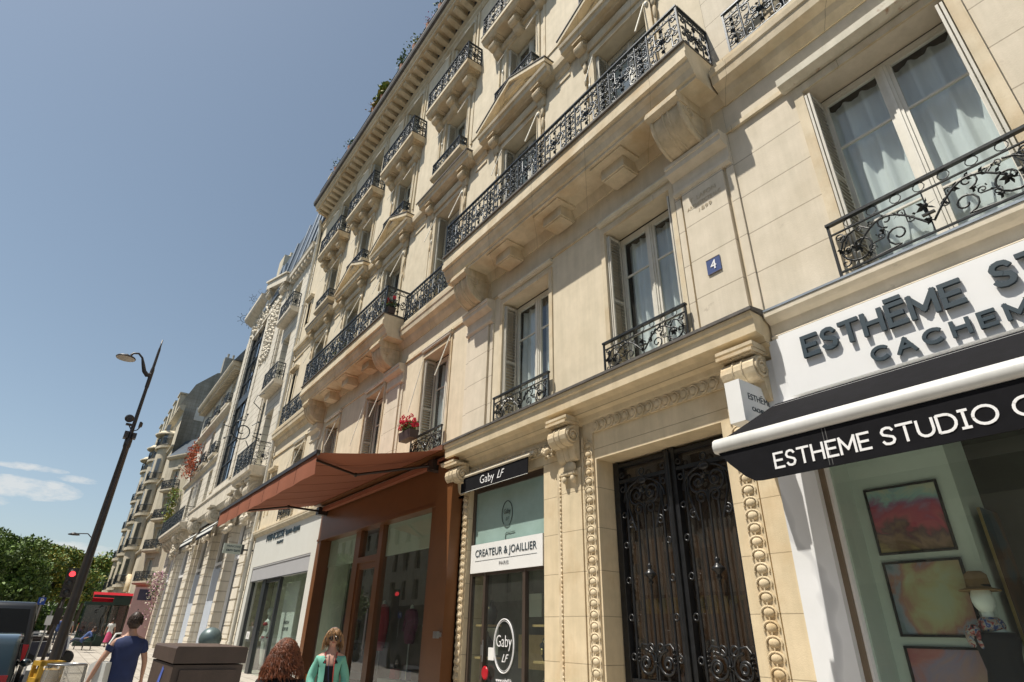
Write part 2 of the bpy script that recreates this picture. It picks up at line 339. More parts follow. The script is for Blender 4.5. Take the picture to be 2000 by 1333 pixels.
def rail_panel(mb,x0,x1,h,kind,r=.011):
    """one bay of a balcony railing in the plane y=0, z from 0 to h"""
    w=x1-x0; cx=(x0+x1)/2; t=.17*h; zb=.05; zt=h-t; H=zt-zb
    if kind=='narrow':
        mb.tube([(cx,0,zb),(cx,0,zt)],r*1.0,4)
        for z in (.12,.3,.5,.7,.88):
            flower(mb,cx,zb+H*z,.055 if z!=.5 else .085,n=6)
        for sg in (-1,1):
            scroll(mb,cx+sg*w*.27,zb+H*.27,H*.36,pi/2,sg,r*.75); scroll(mb,cx+sg*w*.27,zb+H*.73,H*.36,pi/2,-sg,r*.75)
    else:
        for sg in (-1,1):
            for sz in (-1,1):
                scroll(mb,cx+sg*w*.26,zb+H*(.5+.25*sz),H*.52,pi/2-sg*sz*.55,sg*sz,r*.95)
            mb.tube(spiral(cx+sg*w*.16,zb+H*.5,H*.22,H*.05,pi/2 if sg>0 else pi/2,1.1,12,sgn=-sg),r*.9,4)
            scroll(mb,cx+sg*w*.38,zb+H*.5,H*.34,pi/2,sg,r*.8)
        mb.tube([(cx,0,zb),(cx,0,zt)],r*.8,4); flower(mb,cx,zb+H*.5,H*.15,n=8); flower(mb,cx,zb+H*.86,H*.08); flower(mb,cx,zb+H*.16,H*.09)
    k=max(2,round(w/(t*.86))); rr=min(t*.36,w/k*.42)
    for i in range(k):
        c=(x0+(i+.5)*w/k,0,h-t/2)
        mb.tube([(c[0]+rr*cos(2*pi*j/8),0,c[2]+rr*sin(2*pi*j/8)) for j in range(8)],r*.55,4,closed=True)
def railing(length,h,depth=0.0,unit=None,r=.011,ends=True):
    """straight railing along x from 0 to length at y=0; returns of given depth towards +y"""
    mb=MB()
    def run(L,first=True):
        m=MB(); m.box(-.02,L+.02,-.028,.028,h-.012,h+.022); m.box(0,L,-.012,.012,h-.17*h-.008,h-.17*h+.008); m.box(0,L,-.014,.014,.03,.052)
        n=max(1,round(L/.98)); u=L/n
        for i in range(n):
            a=i*u; b=a+u; nw=u*.3
            if L<.95: rail_panel(m,0,L,h,'wide',r); break
            rail_panel(m,a,a+nw,h,'narrow',r); rail_panel(m,a+nw,b,h,'wide',r)
            for q in (a,a+nw): m.tube([(q,0,0),(q,0,h)],r*1.25,4)
        for q in ((0,L) if first else (L,)): m.box(q-.017,q+.017,-.017,.017,0,h+.01)
        if not first: m.v=[(x*.985+.03,y,z*.998) for x,y,z in m.v]
        return m
    mb.merge(run(length))
    if depth:
        d=run(depth,False)
        mb.merge(d,Matrix.Rotation(pi/2,4,'Z')); mb.merge(d,Matrix.Translation((length,0,0))@Matrix.Rotation(pi/2,4,'Z'))
    return mb
def low_rail(w,h):
    """window guard with lily in the middle and leafy scrolls to both sides"""
    m=MB(); m.box(-.02,w+.02,-.03,.03,h-.014,h+.02); m.box(0,w,-.012,.012,h*.80-.008,h*.80+.008); m.box(0,w,-.012,.012,.05,.07)
    for q in (0,w): m.box(q-.014,q+.014,-.014,.014,-.02,h)
    for x in (w*.12,w*.25,w*.38,w*.5,w*.62,w*.75,w*.88):
        m.tube([(x+h*.075*cos(2*pi*j/10),0,h*.9+h*.075*sin(2*pi*j/10)) for j in range(10)],.006,4,closed=True)
    H=h*.74; cx=w/2; zb=.06
    m.tube([(cx,0,zb),(cx,0,h*.8)],.009,4); flower(m,cx,zb+H*.62,H*.2,n=6); flower(m,cx,zb+H*.3,H*.13,n=5); m.box(cx-.06,cx+.06,-.02,.02,zb+H*.42,zb+H*.46)
    for sg in (-1,1):
        for fx,fz,s_,a_ in ((.10,.62,.42,1.0),(.27,.35,.40,-.7),(.43,.60,.5,1.5),(.31,.80,.34,.2)): scroll(m,cx+sg*w*fx,zb+H*fz,H*s_,a_ if sg>0 else pi-a_,sg,.0085)
        for fx,fz in ((.22,.52),(.31,.15),(.42,.42),(.46,.5)): flower(m,cx+sg*w*fx,zb+H*fz,H*.10,n=5)
        # long vine from the centre to the side
        P=[]
        for i in range(13):
            t=i/12; P.append((cx+sg*(.03+t*(w*.36)),0,zb+H*(.25+.55*sin(t*pi*.95)+.05*t)))
        m.tube(P,.0125,5)
        ex=cx+sg*w*.36
        m.tube(spiral(ex,zb+H*.42,H*.44,H*.06,pi/2,1.35,20,sgn=-sg),.0125,5)
        flower(m,ex,zb+H*.42,H*.17,n=7)
        m.tube(spiral(cx+sg*w*.16,zb+H*.30,H*.24,H*.05,-pi/2,1.2,14,sgn=sg),.011,5)
        m.tube(spiral(cx+sg*w*.20,zb+H*.74,H*.18,H*.04,-pi/2,1.1,12,sgn=sg),.010,5)
        m.tube([(cx+sg*w*.16,0,zb+H*.06),(cx+sg*w*.30,0,zb+H*.02),(ex,0,zb)],.010,4)
        m.tube(spiral(cx+sg*w*.455,zb+H*.83,H*.12,H*.03,-pi/2,1.1,10,sgn=-sg),.010,4)
        m.tube(spiral(cx+sg*w*.455,zb+H*.16,H*.12,H*.03,pi/2,1.1,10,sgn=sg),.010,4)
        for i in range(2,12,2):
            x,_,z=P[i]
            for b in (.9,-.7):
                d=(0 if sg>0 else pi)+sg*b; L=.075
                m.add([(x,-.01,z),(x+L*.5*cos(d+.35),-.018,z+L*.5*sin(d+.35)),(x+L*cos(d),-.004,z+L*sin(d)),(x+L*.5*cos(d-.35),.01,z+L*.5*sin(d-.35))],[(0,1,2),(0,2,3)])
    return m
def console(w,proj,h,vol=.42,back=.0,groove=True):
    """scrolled stone console: x from 0 to w, hangs from z=0 down to -h, projects to y=-proj"""
    m=MB(); r=h*vol*.5
    P=[(back,0),(-proj,0),(-proj,-h*.10)]
    cy,cz_=-proj+r*.95,-h*.10-r
    for i in range(9):
        a=pi/2+pi*1.05*i/8*1.0; P.append((cy+r*cos(a),cz_+r*sin(a)))
    y1,z1=P[-1]
    for i in range(1,9):
        t=i/8; P.append((y1+(-.03-y1)*(t**1.3),z1+(-h-z1)*t-(h*.10)*sin(pi*t)))
    P.append((back,-h))
    m.px(P,.0,w,False)
    # raised side volutes, a cap and two ribs down the front
    for x in (-.012,w+.012):
        m.tube([(x,cy+(r*.86-r*.72*i/16)*cos(pi/2+2.2*2*pi*i/16*.9),cz_+(r*.86-r*.72*i/16)*sin(pi/2+2.2*2*pi*i/16*.9)) for i in range(17)],r*.13,4)
        m.lathe([(r*.28,-.0),(r*.24,.018),(0,.022)],(x if x>0 else x-.02,cy,cz_),10,'x')
    m.box(-.03,w+.03,-proj-.03,back,0,-h*.07)
    if groove:
        for q in (w*.36,w*.64):
            m.tube([(q,y-.004 if i>2 else y,z) for i,(y,z) in enumerate(P[2:-1])],min(.014,w*.05),4)
    return m
def corbel(w,proj,h):
    """large barrel corbel: moulded cap block, convex ribbed barrel and a volute on each cheek"""
    m=MB(); m.px([(0,0),(-proj-.02,0),(-proj-.02,-.05),(-proj-.05,-.07),(-proj-.05,-.14),(-proj,-.17),(-proj+.03,-.20),(0,-.20)],-.02,w+.02)
    P=[(0,-.20)]+[(-.10-(proj-.16)*cos(pi/2*k/12),-.20-(h-.20)*sin(pi/2*k/12)) for k in range(13)]+[(0,-h)]
    m.px(P,0,w,True)
    for q,r in ((.03,.032),(w-.03,.032),(w*.5-.05,.022),(w*.5+.05,.022)): m.tube([(q,y,z) for y,z in P[1:-1]],r,6)
    cy,cz_=-proj+.26,-.30
    for x in (-.006,w+.006):
        m.tube([(x,cy+(.13-.11*i/22)*cos(pi*.9+2.1*2*pi*i/22),cz_+(.13-.11*i/22)*sin(pi*.9+2.1*2*pi*i/22)) for i in range(23)],.017,5)
        m.tube([(x,cy-.13*cos(.3),cz_-.02),(x,-.30,-h+.14),(x,-.08,-h+.05)],.014,4)
    return m
def egg_row(mb,p0,p1,step,s,nrm=(0,-1,0)):
    """egg and dart: half eggs held in horseshoe rims"""
    p0=Vector(p0); p1=Vector(p1); L=(p1-p0).length; n=int(L/step); d=(p1-p0).normalized(); side=Vector((d.z,0,-d.x))
    rx,rz=(s*.36,step*.33) if abs(d.z)>.5 else (step*.33,s*.36)
    for i in range(n):
        c=p0+d*(i+.5)*step
        mb.ball((c.x,c.y,c.z),(rx*1.05,.035,rz*1.05),10,8)
        pts=[]
        for k in range(9):
            a=pi*1.2*k/8-.1*pi; q=c-d*(cos(a+pi/2)*0)+side*(cos(a)*s*.5)+d*(sin(a)*step*.47-step*.05); pts.append((q.x,q.y-.012,q.z))
        mb.tube(pts,.014,5)
        q=c+d*step*.5
        mb.box(q.x-(.008 if abs(d.z)>.5 else .008)-0,q.x+.008,q.y-.02,q.y+.01,q.z-.03,q.z+.03)
FR={}
def window_meshes(w,h,transom=.30,panes=2):
    key=(round(w,2),round(h,2),transom,panes)
    if key in FR: return FR[key]
    f=MB(); b=.06
    f.box(0,b,0,.07,0,h); f.box(w-b,w,0,.07,0,h); f.box(b,w-b,0,.07,h-b,h); f.box(b,w-b,0,.07,0,b*1.1)
    c=w/2; f.box(c-.055,c+.055,-.015,.06,b,h-b); f.box(c-.02,c+.02,-.03,-.01,b,h-b)
    for a,e in ((b,c-.055),(c+.055,w-b)):
        f.box(a,a+.045,.005,.055,b,h-b); f.box(e-.045,e,.005,.055,b,h-b); f.box(a+.045,e-.045,.005,.055,h-b-.05,h-b); f.box(a+.045,e-.045,.005,.055,b*1.1,b*1.1+.09)
        zt=h*(1-transom); f.box(a+.045,e-.045,.012,.05,zt-.014,zt+.014)
        f.box(a+.045,e-.045,.012,.05,h*.27-.012,h*.27+.012)
    g=MB(); g.quad((b,.03,b),(w-b,.03,b),(w-b,.03,h-b),(b,.03,h-b))
    cu=MB(); rr=random.Random(int(w*1000+h*10))
    for a,e in ((.06,c-.03),(c+.03,w-.06)):
        n=26; ph=rr.random()*6; top=h-.08; cols=[]
        for i in range(n+1):
            t=i/n; x=a+(e-a)*t
            y=.17+.045*sin(t*19+ph)+.02*sin(t*41+ph*2)
            cols.append([(x,y*.9+.02*1,.05),(x,y,h*.5),(x,y*.75+.06,top)])
        vs=[p for cc in cols for p in cc]; fs=[]
        for i in range(n):
            for j in range(2): fs.append((i*3+j,(i+1)*3+j,(i+1)*3+j+1,i*3+j+1))
        cu.add(vs,fs,True)
    FR[key]=[None,f,g,cu]; return FR[key]
WIN_CACHE={}
def window(parent,x0,z0,w,h,y=.35,curtain=True,mat=None,glassm=None,label=None,cmat=None):
    k=(round(w,2),round(h,2))
    fm=window_meshes(w,h)
    mat=mat or paintw; glassm=glassm or g_win; cmat=cmat or cloth_w
    ck=(k,mat.name,glassm.name,cmat.name)
    if ck not in WIN_CACHE:
        o=mk('window',fm[1],mat,parent,(x0,y,z0)); p=mk('pane',fm[2],glassm,o); c=mk('curtain',fm[3],cmat,o)
        WIN_CACHE[ck]=(o.data,p.data,c.data)
        if not curtain: bpy.data.objects.remove(c)
    else:
        a,b,c=WIN_CACHE[ck]; o=link('window',a,parent,(x0,y,z0)); link('pane',b,o)
        if curtain: link('curtain',c,o)
    if label: o['label']=label
    return o
SH={}
def shutter(parent,x,z0,h,depth=.30,y=.02,mat=None,dx=.035,leaves=2):
    """folded slatted shutter standing against a reveal (in the y-z plane)"""
    k=(round(h,2),round(depth,2),leaves)
    if k not in SH:
        m=MB()
        for l in range(leaves):
            o=l*.045
            m.box(o,o+.03,0,.035,0,h); m.box(o,o+.03,depth-.035,depth,0,h)
            for z in (0,h*.5-.03,h-.06): m.box(o,o+.03,.035,depth-.035,z,z+.06)
            if l==leaves-1 or l==0:
                n=int(h/.075)
                for i in range(n):
                    z=.06+i*(h-.12)/n; m.add([(o+.002,.035,z),(o+.002,depth-.035,z),(o+.040,depth-.035,z-.030),(o+.040,.035,z-.030),(o+.002,.035,z+.010),(o+.002,depth-.035,z+.010),(o+.040,depth-.035,z-.020),(o+.040,.035,z-.020)],[(0,1,2,3),(4,7,6,5),(2,1,5,6),(3,2,6,7),(0,3,7,4)])
        SH[k]=m; m.data=None
    m=SH[k]
    mt=mat or shut
    if not m.data: ob=mk('shutter',m,mt,parent,(x+dx*0,y,z0)); m.data={mt.name:ob.data}; return ob
    if mt.name not in m.data: ob=mk('shutter',m,mt,parent,(x,y,z0)); m.data[mt.name]=ob.data; return ob
    return link('shutter',m.data[mt.name],parent,(x,y,z0))
# ------------------------------------------------------------------ stone apartment building (the main facade)
B1=thing('apartment_building','cream stone apartment building with long iron balconies, arched shop portal and iron double door','building',(0,0,0))
BX0,BX1=-27.95,3.2
EX0=-27.25                                # left end of the main eaves
BAYS=[-5.25,-8.85,-12.5,-16.4,-20.1,-23.9]
W1={-5.25:(-6.05,-4.5),-8.85:(-9.35,-7.7),-12.5:(-13.15,-11.72),-16.4:(-17.1,-15.72),-20.1:(-20.85,-19.45),-23.9:(-24.6,-23.25)}
def half(c,w=.76): return (c-w,c+w)
# lower wall zone 5.35 - 9.8 (first floor) --------------------------------
m=MB(); holes=[(a,b,6.0-.45,8.42) for a,b in W1.values()]
holes.append((-27.35,-26.95,6.0,7.9)); wall(m,BX0,-3.3,5.0,10.2,holes,0,.36); mk('wall',m,stone_p,B1)
m=MB(); wall(m,-3.3,BX1,5.0,14.6,[(-2.1,-.38,5.42,8.5),(-2.15,-.45,10.25,13.5),(1.3,2.9,5.42,8.5)],.004,.36); mk('wall',m,stone_r,B1)
# upper wall zone -----------------------------------------------------------
m=MB(); H=[]
for c in BAYS: H+= [(*half(c),10.25,13.55),(*half(c,.72),15.25,17.72),(*half(c,.72),18.62,21.75)]
H+= [(*half(-1.3,.72),15.25,17.72),(*half(-1.3,.72),18.62,21.75)]
wall(m,BX0,-3.3,10.2,22.3,[h for h in H if h[0]<-3],0,.36); wall(m,-3.3,BX1,14.6,22.3,[h for h in H if h[0]>-3],0,.36)
mk('wall',m,stone_p,B1)
# blank core behind the windows, floors, end walls, roof
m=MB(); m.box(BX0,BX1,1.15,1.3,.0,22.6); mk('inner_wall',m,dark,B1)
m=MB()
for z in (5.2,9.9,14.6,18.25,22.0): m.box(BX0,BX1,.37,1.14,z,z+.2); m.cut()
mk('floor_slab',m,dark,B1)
m=MB(); m.quad((BX0,0,0),(BX0,1.4,0),(BX0,1.4,22.6),(BX0,0,22.6)); m.cut(); m.quad((BX1,0,0),(BX1,9,0),(BX1,9,22.6),(BX1,0,22.6)); m.cut(); m.quad((BX0,1.4,0),(BX0,9,0),(BX0,9,26.5),(BX0,1.4,25.5)); mk('side_wall',m,cream,B1)
m=MB(); m.px([(-.2,23.15),(.9,23.25),(2.2,26.2),(9,27.2),(9,22.6),(-.1,22.6)],EX0,BX1); mk('roof',m,slate,B1)
# first floor cornice over the shops (heavy one over the portal) -------------
m=MB()
cornice(m,-10.95,-3.28,[(.02,4.80),(.06,4.84),(.08,4.92),(.16,4.95),(.20,5.03),(.36,5.05),(.37,5.24),(.40,5.26),(.41,5.33)])
cornice(m,-10.97,-3.26,[(.43,5.345),(.43,5.375),(.0,5.43)]) if 0 else None
mk('cornice',m,stone_j,B1)
m=MB(); m.px([(-.44,5.332),(-.44,5.375),(-.05,5.43),(-.0,5.43),(-.0,5.332)],-10.98,-3.25); mk('flashing',m,lead,B1)
m=MB(); m.px([(-.1,5.25),(-.16,5.29),(-.16,5.36),(0,5.40),(0,5.2)],-3.25,BX1); m.px([(0,4.98),(-.05,4.98),(-.07,5.03),(-.03,5.07),(-.03,5.22),(0,5.22)],-3.25,BX1); mk('sill_band',m,stone_r,B1)
m=MB(); m.px([(-.17,5.362),(-.17,5.39),(-.02,5.42),(.0,5.42),(.0,5.362)],-3.24,BX1); mk('flashing',m,zinc,B1)
m=MB(); cornice(m,BX0,-11.0,[(.03,5.0),(.05,5.12),(.16,5.2),(.2,5.3),(.2,5.36)]); mk('cornice',m,stone,B1)
# string course under the second floor -----------------------------------------
m=MB(); P=[(.03,8.72),(.03,8.80),(.0,8.82)]
SP=[(.02,9.28),(.05,9.33),(.10,9.40),(.14,9.50),(.26,9.58),(.28,9.74),(.30,9.76),(.31,9.86)]
for a,b in ((BX0,-22.25),(-14.45,-10.98),(-3.24,BX1)):
    cornice(m,a,b,SP); m.box(a,b,-.05,0,8.70,8.78); m.box(a,b,-.24,0,9.88,10.02); m.cut()
for a,b in ((-22.25,-14.45),(-10.98,-3.24)): m.box(a,b,-.03,0,8.72,8.79); cornice(m,a,b,[(.03,9.30),(.06,9.36),(.10,9.44),(.12,9.5)]); m.cut()
mk('string_course',m,stone,B1)
# window hoods (s1)
m=MB()
for c,(a,b) in W1.items():
    m.px([(0,8.62),(-.06,8.62),(-.10,8.66),(-.10,8.70),(0,8.70)],a-.12,b+.12); m.cut()
m.px([(0,8.68),(-.06,8.68),(-.16,8.74),(-.17,8.86),(-.13,8.86),(0,8.88)],-2.35,-.13)
mk('window_hood',m,hood_m,B1)
# architraves around first-floor and upper windows
m=MB()
def arch(m,a,b,c,e,t=.14,p=.035):
    m.box(a-t,a,-p,0,c,e+t); m.box(b,b+t,-p,0,c,e+t); m.box(a,b,-p,0,e,e+t); m.cut()
for a,b in W1.values(): arch(m,a,b,5.45,8.42,.10,.03)
arch(m,-2.1,-.38,5.42,8.5,.13,.03); arch(m,-2.15,-.45,10.25,13.5,.16,.04)
for c in BAYS+[-1.3]:
    if c<-3: arch(m,*half(c),10.25,13.55,.17,.05)
    arch(m,*half(c,.72),15.25,17.72,.16,.045); arch(m,*half(c,.72),18.62,21.75,.16,.045)
mk('architrave',m,stone,B1)
# shallow strip pilasters between the upper windows
m=MB()
for c in (-7.05,-10.65,-14.4,-18.25,-22.0,-25.6):
    m.box(c-.78,c+.78,-.02,0,10.45,13.75); m.cut(); m.box(c-.70,c+.70,-.03,0,15.3,18.0); m.cut()
mk('wall_panel',m,stone_p,B1)
# pilasters with capitals -------------------------------------------------------
m=MB()
for x0,x1 in ((-4.24,-3.47),(-10.68,-9.88),(-15.28,-14.50),(-22.25,-21.47)):
    m.box(x0,x1,-.06,0,5.43,8.14); m.box(x0-.17,x0-.05,-.03,0,5.43,8.6); m.box(x1+.05,x1+.17,-.03,0,5.43,8.6)
    m.px([(0,8.10),(-.07,8.10),(-.10,8.14),(-.10,8.20),(-.06,8.22),(-.07,8.42),(-.14,8.45),(-.22,8.50),(-.22,8.60),(-.24,8.61),(-.24,8.68),(0,8.72)],x0-.14,x1+.16); m.cut()
mk('pilaster',m,stone_r,B1)
# cast scroll corbels, mutules and slabs of the two long balconies ---------------------
def long_balcony(x0,x1,label=None):
    b=MB(); 
    b.px([(0,9.50),(-.66,9.50),(-.66,9.56),(-.70,9.58),(-.74,9.70),(-.80,9.78),(-.80,9.84),(-.86,9.86),(-.86,10.00),(-.83,10.02),(-.83,10.22),(0,10.22)],x0,x1)
    o=mk('balcony',b,stone,B1); 
    if label: o['label']=label
    t=MB(); t.box(x0-.01,x1+.01,-.875,-.0,10.222,10.262); mk('flashing',t,lead,o)
    n=MB(); L=x1-x0
    q=(L-2*1.05)/3
    for i in range(3):
        c=x0+1.05+q*(i+.5) if False else x0+L*(.5)+(i-1)*1.74
        n.box(c-.40,c+.40,-.60,-.02,9.455,9.497); n.box(c-.28,c+.28,-.42,-.02,9.22,9.453); n.box(c-.25,c+.25,-.39,-.04,9.19,9.22); n.cut()
    mk('mutule',n,stone,o)
    for cx in (x0+.30,x1-1.02):
        cs=corbel(.62,.70,.78); ob=mk('corbel',cs,stone_o,o,(cx+.05,-.02,9.495))
        e=MB(); e.box(cx-.05,cx+.77,-.03,0,8.72,9.46); mk('corbel_back',e,stone,o)
    r=railing(x1-x0-.10,.96,.80,r=.0145); mk('railing',r,iron,o,(x0+.05,-.82,10.26))
    return o
long_balcony(-10.95,-3.27); long_balcony(-22.2,-14.5)
# short railings on the string course
for a,b in ((-14.4,-11.0),(-2.86,.9),(-27.3,-22.4)):
    o=MB(); 
    mk('railing',railing(b-a,.96,0,r=.0145),iron,B1,(a,-.20,10.03))
# first-floor window guards
for k,(a,b) in W1.items():
    mk('railing',low_rail(b-a+.16,.60),iron_b,B1,(a-.08,-.12,5.46))
mk('railing',low_rail(1.98,.74),iron_b,B1,(-2.24,-.13,5.40))
mk('railing',low_rail(1.8,.74),iron_b,B1,(1.2,-.13,5.40))
# windows and shutters ------------------------------------------------------------------
for k,(a,b) in W1.items():
    window(B1,a+.03,5.5,b-a-.06,2.88); shutter(B1,a+.01,5.55,2.8); 
    if k>-6: shutter(B1,b-.09,5.55,2.8)
window(B1,-2.08,5.44,1.68,3.03); shutter(B1,-2.09,5.5,2.9,.34,-.03); shutter(B1,-.47,5.5,2.9,.34,-.03)
window(B1,1.33,5.44,1.54,3.03)
for c in BAYS: window(B1,c-.74,10.27,1.48,3.25); 
window(B1,-2.1,10.27,1.6,3.2)
for c in BAYS+[-1.3]:
    window(B1,c-.70,15.27,1.40,2.42); window(B1,c-.70,18.64,1.40,3.08)
    for z,h in ((10.3,3.2),(15.3,2.38),(18.66,3.04)):
        if c<-3: shutter(B1,c-.71-(.04 if z<11 else 0),z,h,.28,.04,paintw if z>11 else shut,leaves=2)
# blind rods (thin painted stays that carry the window blinds)
m=MB()
for k,(a,b) in W1.items():
    if k<-12: 
        m.tube([(a-.04,-.03,8.38),(a+.0,-.34,6.75)],.011,4); m.tube([(b+.02,-.03,8.62),(b-.06,-.36,7.35)],.016,4)
        m.tube([(a-.04,-.06,8.62),(b+.02,-.06,8.62)],.03,6); m.cut()
for c in BAYS:
    for z,w,l in ((13.5,.78,1.15),(17.68,.74,.95),(21.7,.74,.9)):
        m.tube([(c-w,-.05,z),(c-w+.05,-.38,z-l)],.012,4); m.tube([(c+w,-.05,z),(c+w-.05,-.38,z-l)],.018,4)
        m.tube([(c-w-.1,-.06,z-.6),(c-w-.12,-.07,z-1.5)],.01,4); m.ball((c-w-.11,-.07,z-.9),(.03,.03,.09),6,4)
        m.ball((c+w+.07,-.06,z-.1),(.05,.05,.07),6,4); m.cut()
mk('blind_rod',m,paintw,B1)
# second floor window heads: entablature on consoles, pediments on alternate pairs ------
for i,c in enumerate(BAYS):
    e=MB(); a,b=c-1.55,c+1.52
    e.px([(0,13.74),(-.10,13.74),(-.12,13.80),(-.12,13.98),(0,13.98)],c-.98,c+.98) 
    e.px([(0,14.14),(-.18,14.14),(-.22,14.18),(-.32,14.20),(-.34,14.32),(-.38,14.34),(-.40,14.42),(0,14.46)],a,b)
    mk('entablature',e,stone,B1)
    if i in (0,1,3,4):
        p=MB(); a2,b2=a-.02,b+.02; za=14.46; zp=15.22; t=.16
        p.py([(a2,za),(b2,za),(c,zp)],-.18,0)
        for s0,s1 in (((a2,za),(c,zp)),((c,zp),(b2,za))):
            (xa,z1),(xb,z2)=s0,s1
            p.add([(xa,-.42,z1),(xb,-.42,z2),(xb,-.42,z2+.13),(xa,-.42,z1+.13),(xa,-.05,z1),(xb,-.05,z2),(xb,-.05,z2+.13),(xa,-.05,z1+.13)],[(0,1,2,3),(4,7,6,5),(0,4,5,1),(3,2,6,7),(0,3,7,4),(1,5,6,2)])
            u=(xb-xa,z2-z1); 
            p.add([(xa+(c-xa)*.16,-.22,z1+.07*1),(xb+(c-xb)*.16,-.22,z2-.13),(xb+(c-xb)*.16,-.22,z2-.06),(xa+(c-xa)*.16,-.22,z1+.14),
                   (xa+(c-xa)*.16,-.17,z1+.07),(xb+(c-xb)*.16,-.17,z2-.13),(xb+(c-xb)*.16,-.17,z2-.06),(xa+(c-xa)*.16,-.17,z1+.14)],[(0,1,2,3),(4,7,6,5),(0,4,5,1),(3,2,6,7)])
        o=mk('pediment',p,stone,B1)
        f=MB()
        for (xa,z1),(xb,z2) in (((a2-.02,za+.13),(c,zp+.13)),((c,zp+.13),(b2+.02,za+.13))):
            f.add([(xa,-.44,z1),(xb,-.44,z2),(xb,-.44,z2+.035),(xa,-.44,z1+.035),(xa,-.0,z1),(xb,-.0,z2),(xb,-.0,z2+.035),(xa,-.0,z1+.035)],[(0,1,2,3),(0,4,5,1),(3,2,6,7),(0,3,7,4),(1,5,6,2)])
        mk('flashing',f,lead,o)
    else:
        f=MB(); f.px([(-.42,14.42),(-.42,14.47),(0,14.52),(0,14.42)],a-.02,b+.02); mk('flashing',f,lead,B1)
    for xx in (c-1.14,c+.86): mk('console',console(.26,.26,.60,.5,groove=False),stone_o,B1,(xx,-.02,14.14))
m=MB()
segs=[-3.28]
for c in BAYS: segs+= [c+1.52,c-1.55]
segs.append(BX0)
for i in range(0,len(segs)-1,2):
    a,b=segs[i+1],segs[i]
    if b-a>.03: cornice(m,a,b,[(.02,14.0),(.06,14.06),(.08,14.16),(.18,14.22),(.2,14.36),(.2,14.44)]); m.box(a,b,-.05,0,13.70,13.78); m.cut()
cornice(m,-3.28,BX1,[(.02,14.0),(.06,14.06),(.08,14.16),(.18,14.22),(.2,14.36),(.2,14.44)])
mk('string_course',m,stone,B1)
# carved drops beside the upper windows
m=MB()
for c in BAYS:
    for sg in (-1,1):
        x=c+sg*1.02
        m.ball((x,-.05,13.35),(.07,.05,.2),6,5); m.ball((x,-.05,12.95),(.05,.04,.22),6,5); m.tube([(x,-.04,13.6),(x,-.04,12.3)],.018,4); m.ball((x,-.05,12.4),(.04,.03,.13),6,4); m.cut()
mk('carved_drop',m,stone_o,B1)
# third floor sills and little guards
for c in BAYS:
    e=MB(); e.px([(0,14.98),(-.26,14.98),(-.30,15.02),(-.34,15.05),(-.34,15.16),(0,15.20)],c-.95,c+.95) ; s=mk('sill',e,stone,B1)
    mk('railing',railing(1.7,.42,.28,r=.012),iron,s,(c-.85,-.30,15.2))
# fourth floor balconettes on three consoles
slab=MB(); slab.px([(0,18.24),(-.46,18.24),(-.50,18.28),(-.54,18.36),(-.58,18.38),(-.58,18.52),(0,18.54)],-1.42,1.42)
for q in (-1.05,0,1.05): slab.box(q-.30,q+.30,-.44,0,18.20,18.238)
rl=railing(2.72,.86,.50,r=.014); cs=console(.30,.42,.56,.55,groove=False); fl=MB(); fl.box(-1.43,1.43,-.59,0,18.542,18.57)
hood=MB(); hood.px([(0,17.80),(-.06,17.80),(-.12,17.84),(-.14,17.94),(-.14,18.0),(0,18.02)],-1.0,1.0)
first=None
for c in BAYS+[-1.3]:
    if first is None:
        o=mk('balconette',slab,stone,B1,(c,0,0)); a=[mk('railing',rl,iron,o,(-1.36,-.54,18.57)),mk('flashing',fl,lead,o),mk('window_hood',hood,stone_o,o)]
        cc=[mk('console',cs,stone_o,o,(q-.15,-.0,18.2)) for q in (-1.05,0,1.05)]; first=(o,a,cc)
    else:
        o=link('balconette',first[0].data,B1,(c,0,0))
        for ch in first[1]+first[2]: link(ch.name.split('.')[0],ch.data,o,tuple(ch.location))
# vertical fillet strips by the upper windows
m=MB()
for c in BAYS:
    m.box(c+1.06,c+1.14,-.05,0,15.2,18.2); m.cut(); m.box(c-1.14,c-1.06,-.05,0,15.2,18.2); m.cut(); m.box(c+1.0,c+1.1,-.05,0,18.6,21.9); m.cut(); m.box(c-1.1,c-1.0,-.05,0,18.6,21.9); m.cut()
mk('wall_strip',m,stone,B1)
# blind niche at the left end
m=MB()
for z0,z1 in ((6.0,7.9),(10.9,12.9),(15.6,17.0)):
    m.box(-27.5,-27.36,-.03,0,z0,z1); m.box(-26.94,-26.8,-.03,0,z0,z1); m.box(-27.36,-26.94,-.03,0,z1-.12,z1); m.px([(0,z1+.02),(-.1,z1+.02),(-.2,z1+.1),(-.2,z1+.2),(0,z1+.22)],-27.6,-26.7)
    m.box(-27.35,-26.95,.0,.03,z0,z1); m.cut()
mk('niche',m,stone,B1)
# top cornice with modillions -----------------------------------------------------------
m=MB(); cornice(m,BX0,BX1,[(.03,21.95),(.05,22.0),(.10,22.05),(.10,22.16),(.05,22.18),(.05,22.36),(.10,22.40),(.14,22.44)])
m.px([(0,22.72),(-.74,22.72),(-.74,22.86),(-.80,22.90),(-.84,22.98),(0,23.0)],EX0,BX1)
o=mk('top_cornice',m,stone,B1)
m=MB(); x=EX0+.1
while x<BX1-.1:
    m.px([(0,22.45),(-.16,22.45),(-.52,22.53),(-.64,22.56),(-.64,22.72),(0,22.72)],x,x+.22); x+=.46; m.cut()
mk('modillion',m,stone,o)
m=MB(); m.px([(-.85,22.985),(-.93,23.04),(-.96,23.16),(-.96,23.27),(-.92,23.27),(-.80,23.30),(-.80,23.48),(-.70,23.50),(0,23.5),(0,22.985)],EX0-.02,BX1); mk('gutter',m,lead,o)
m=MB(); L=BX1-BX0
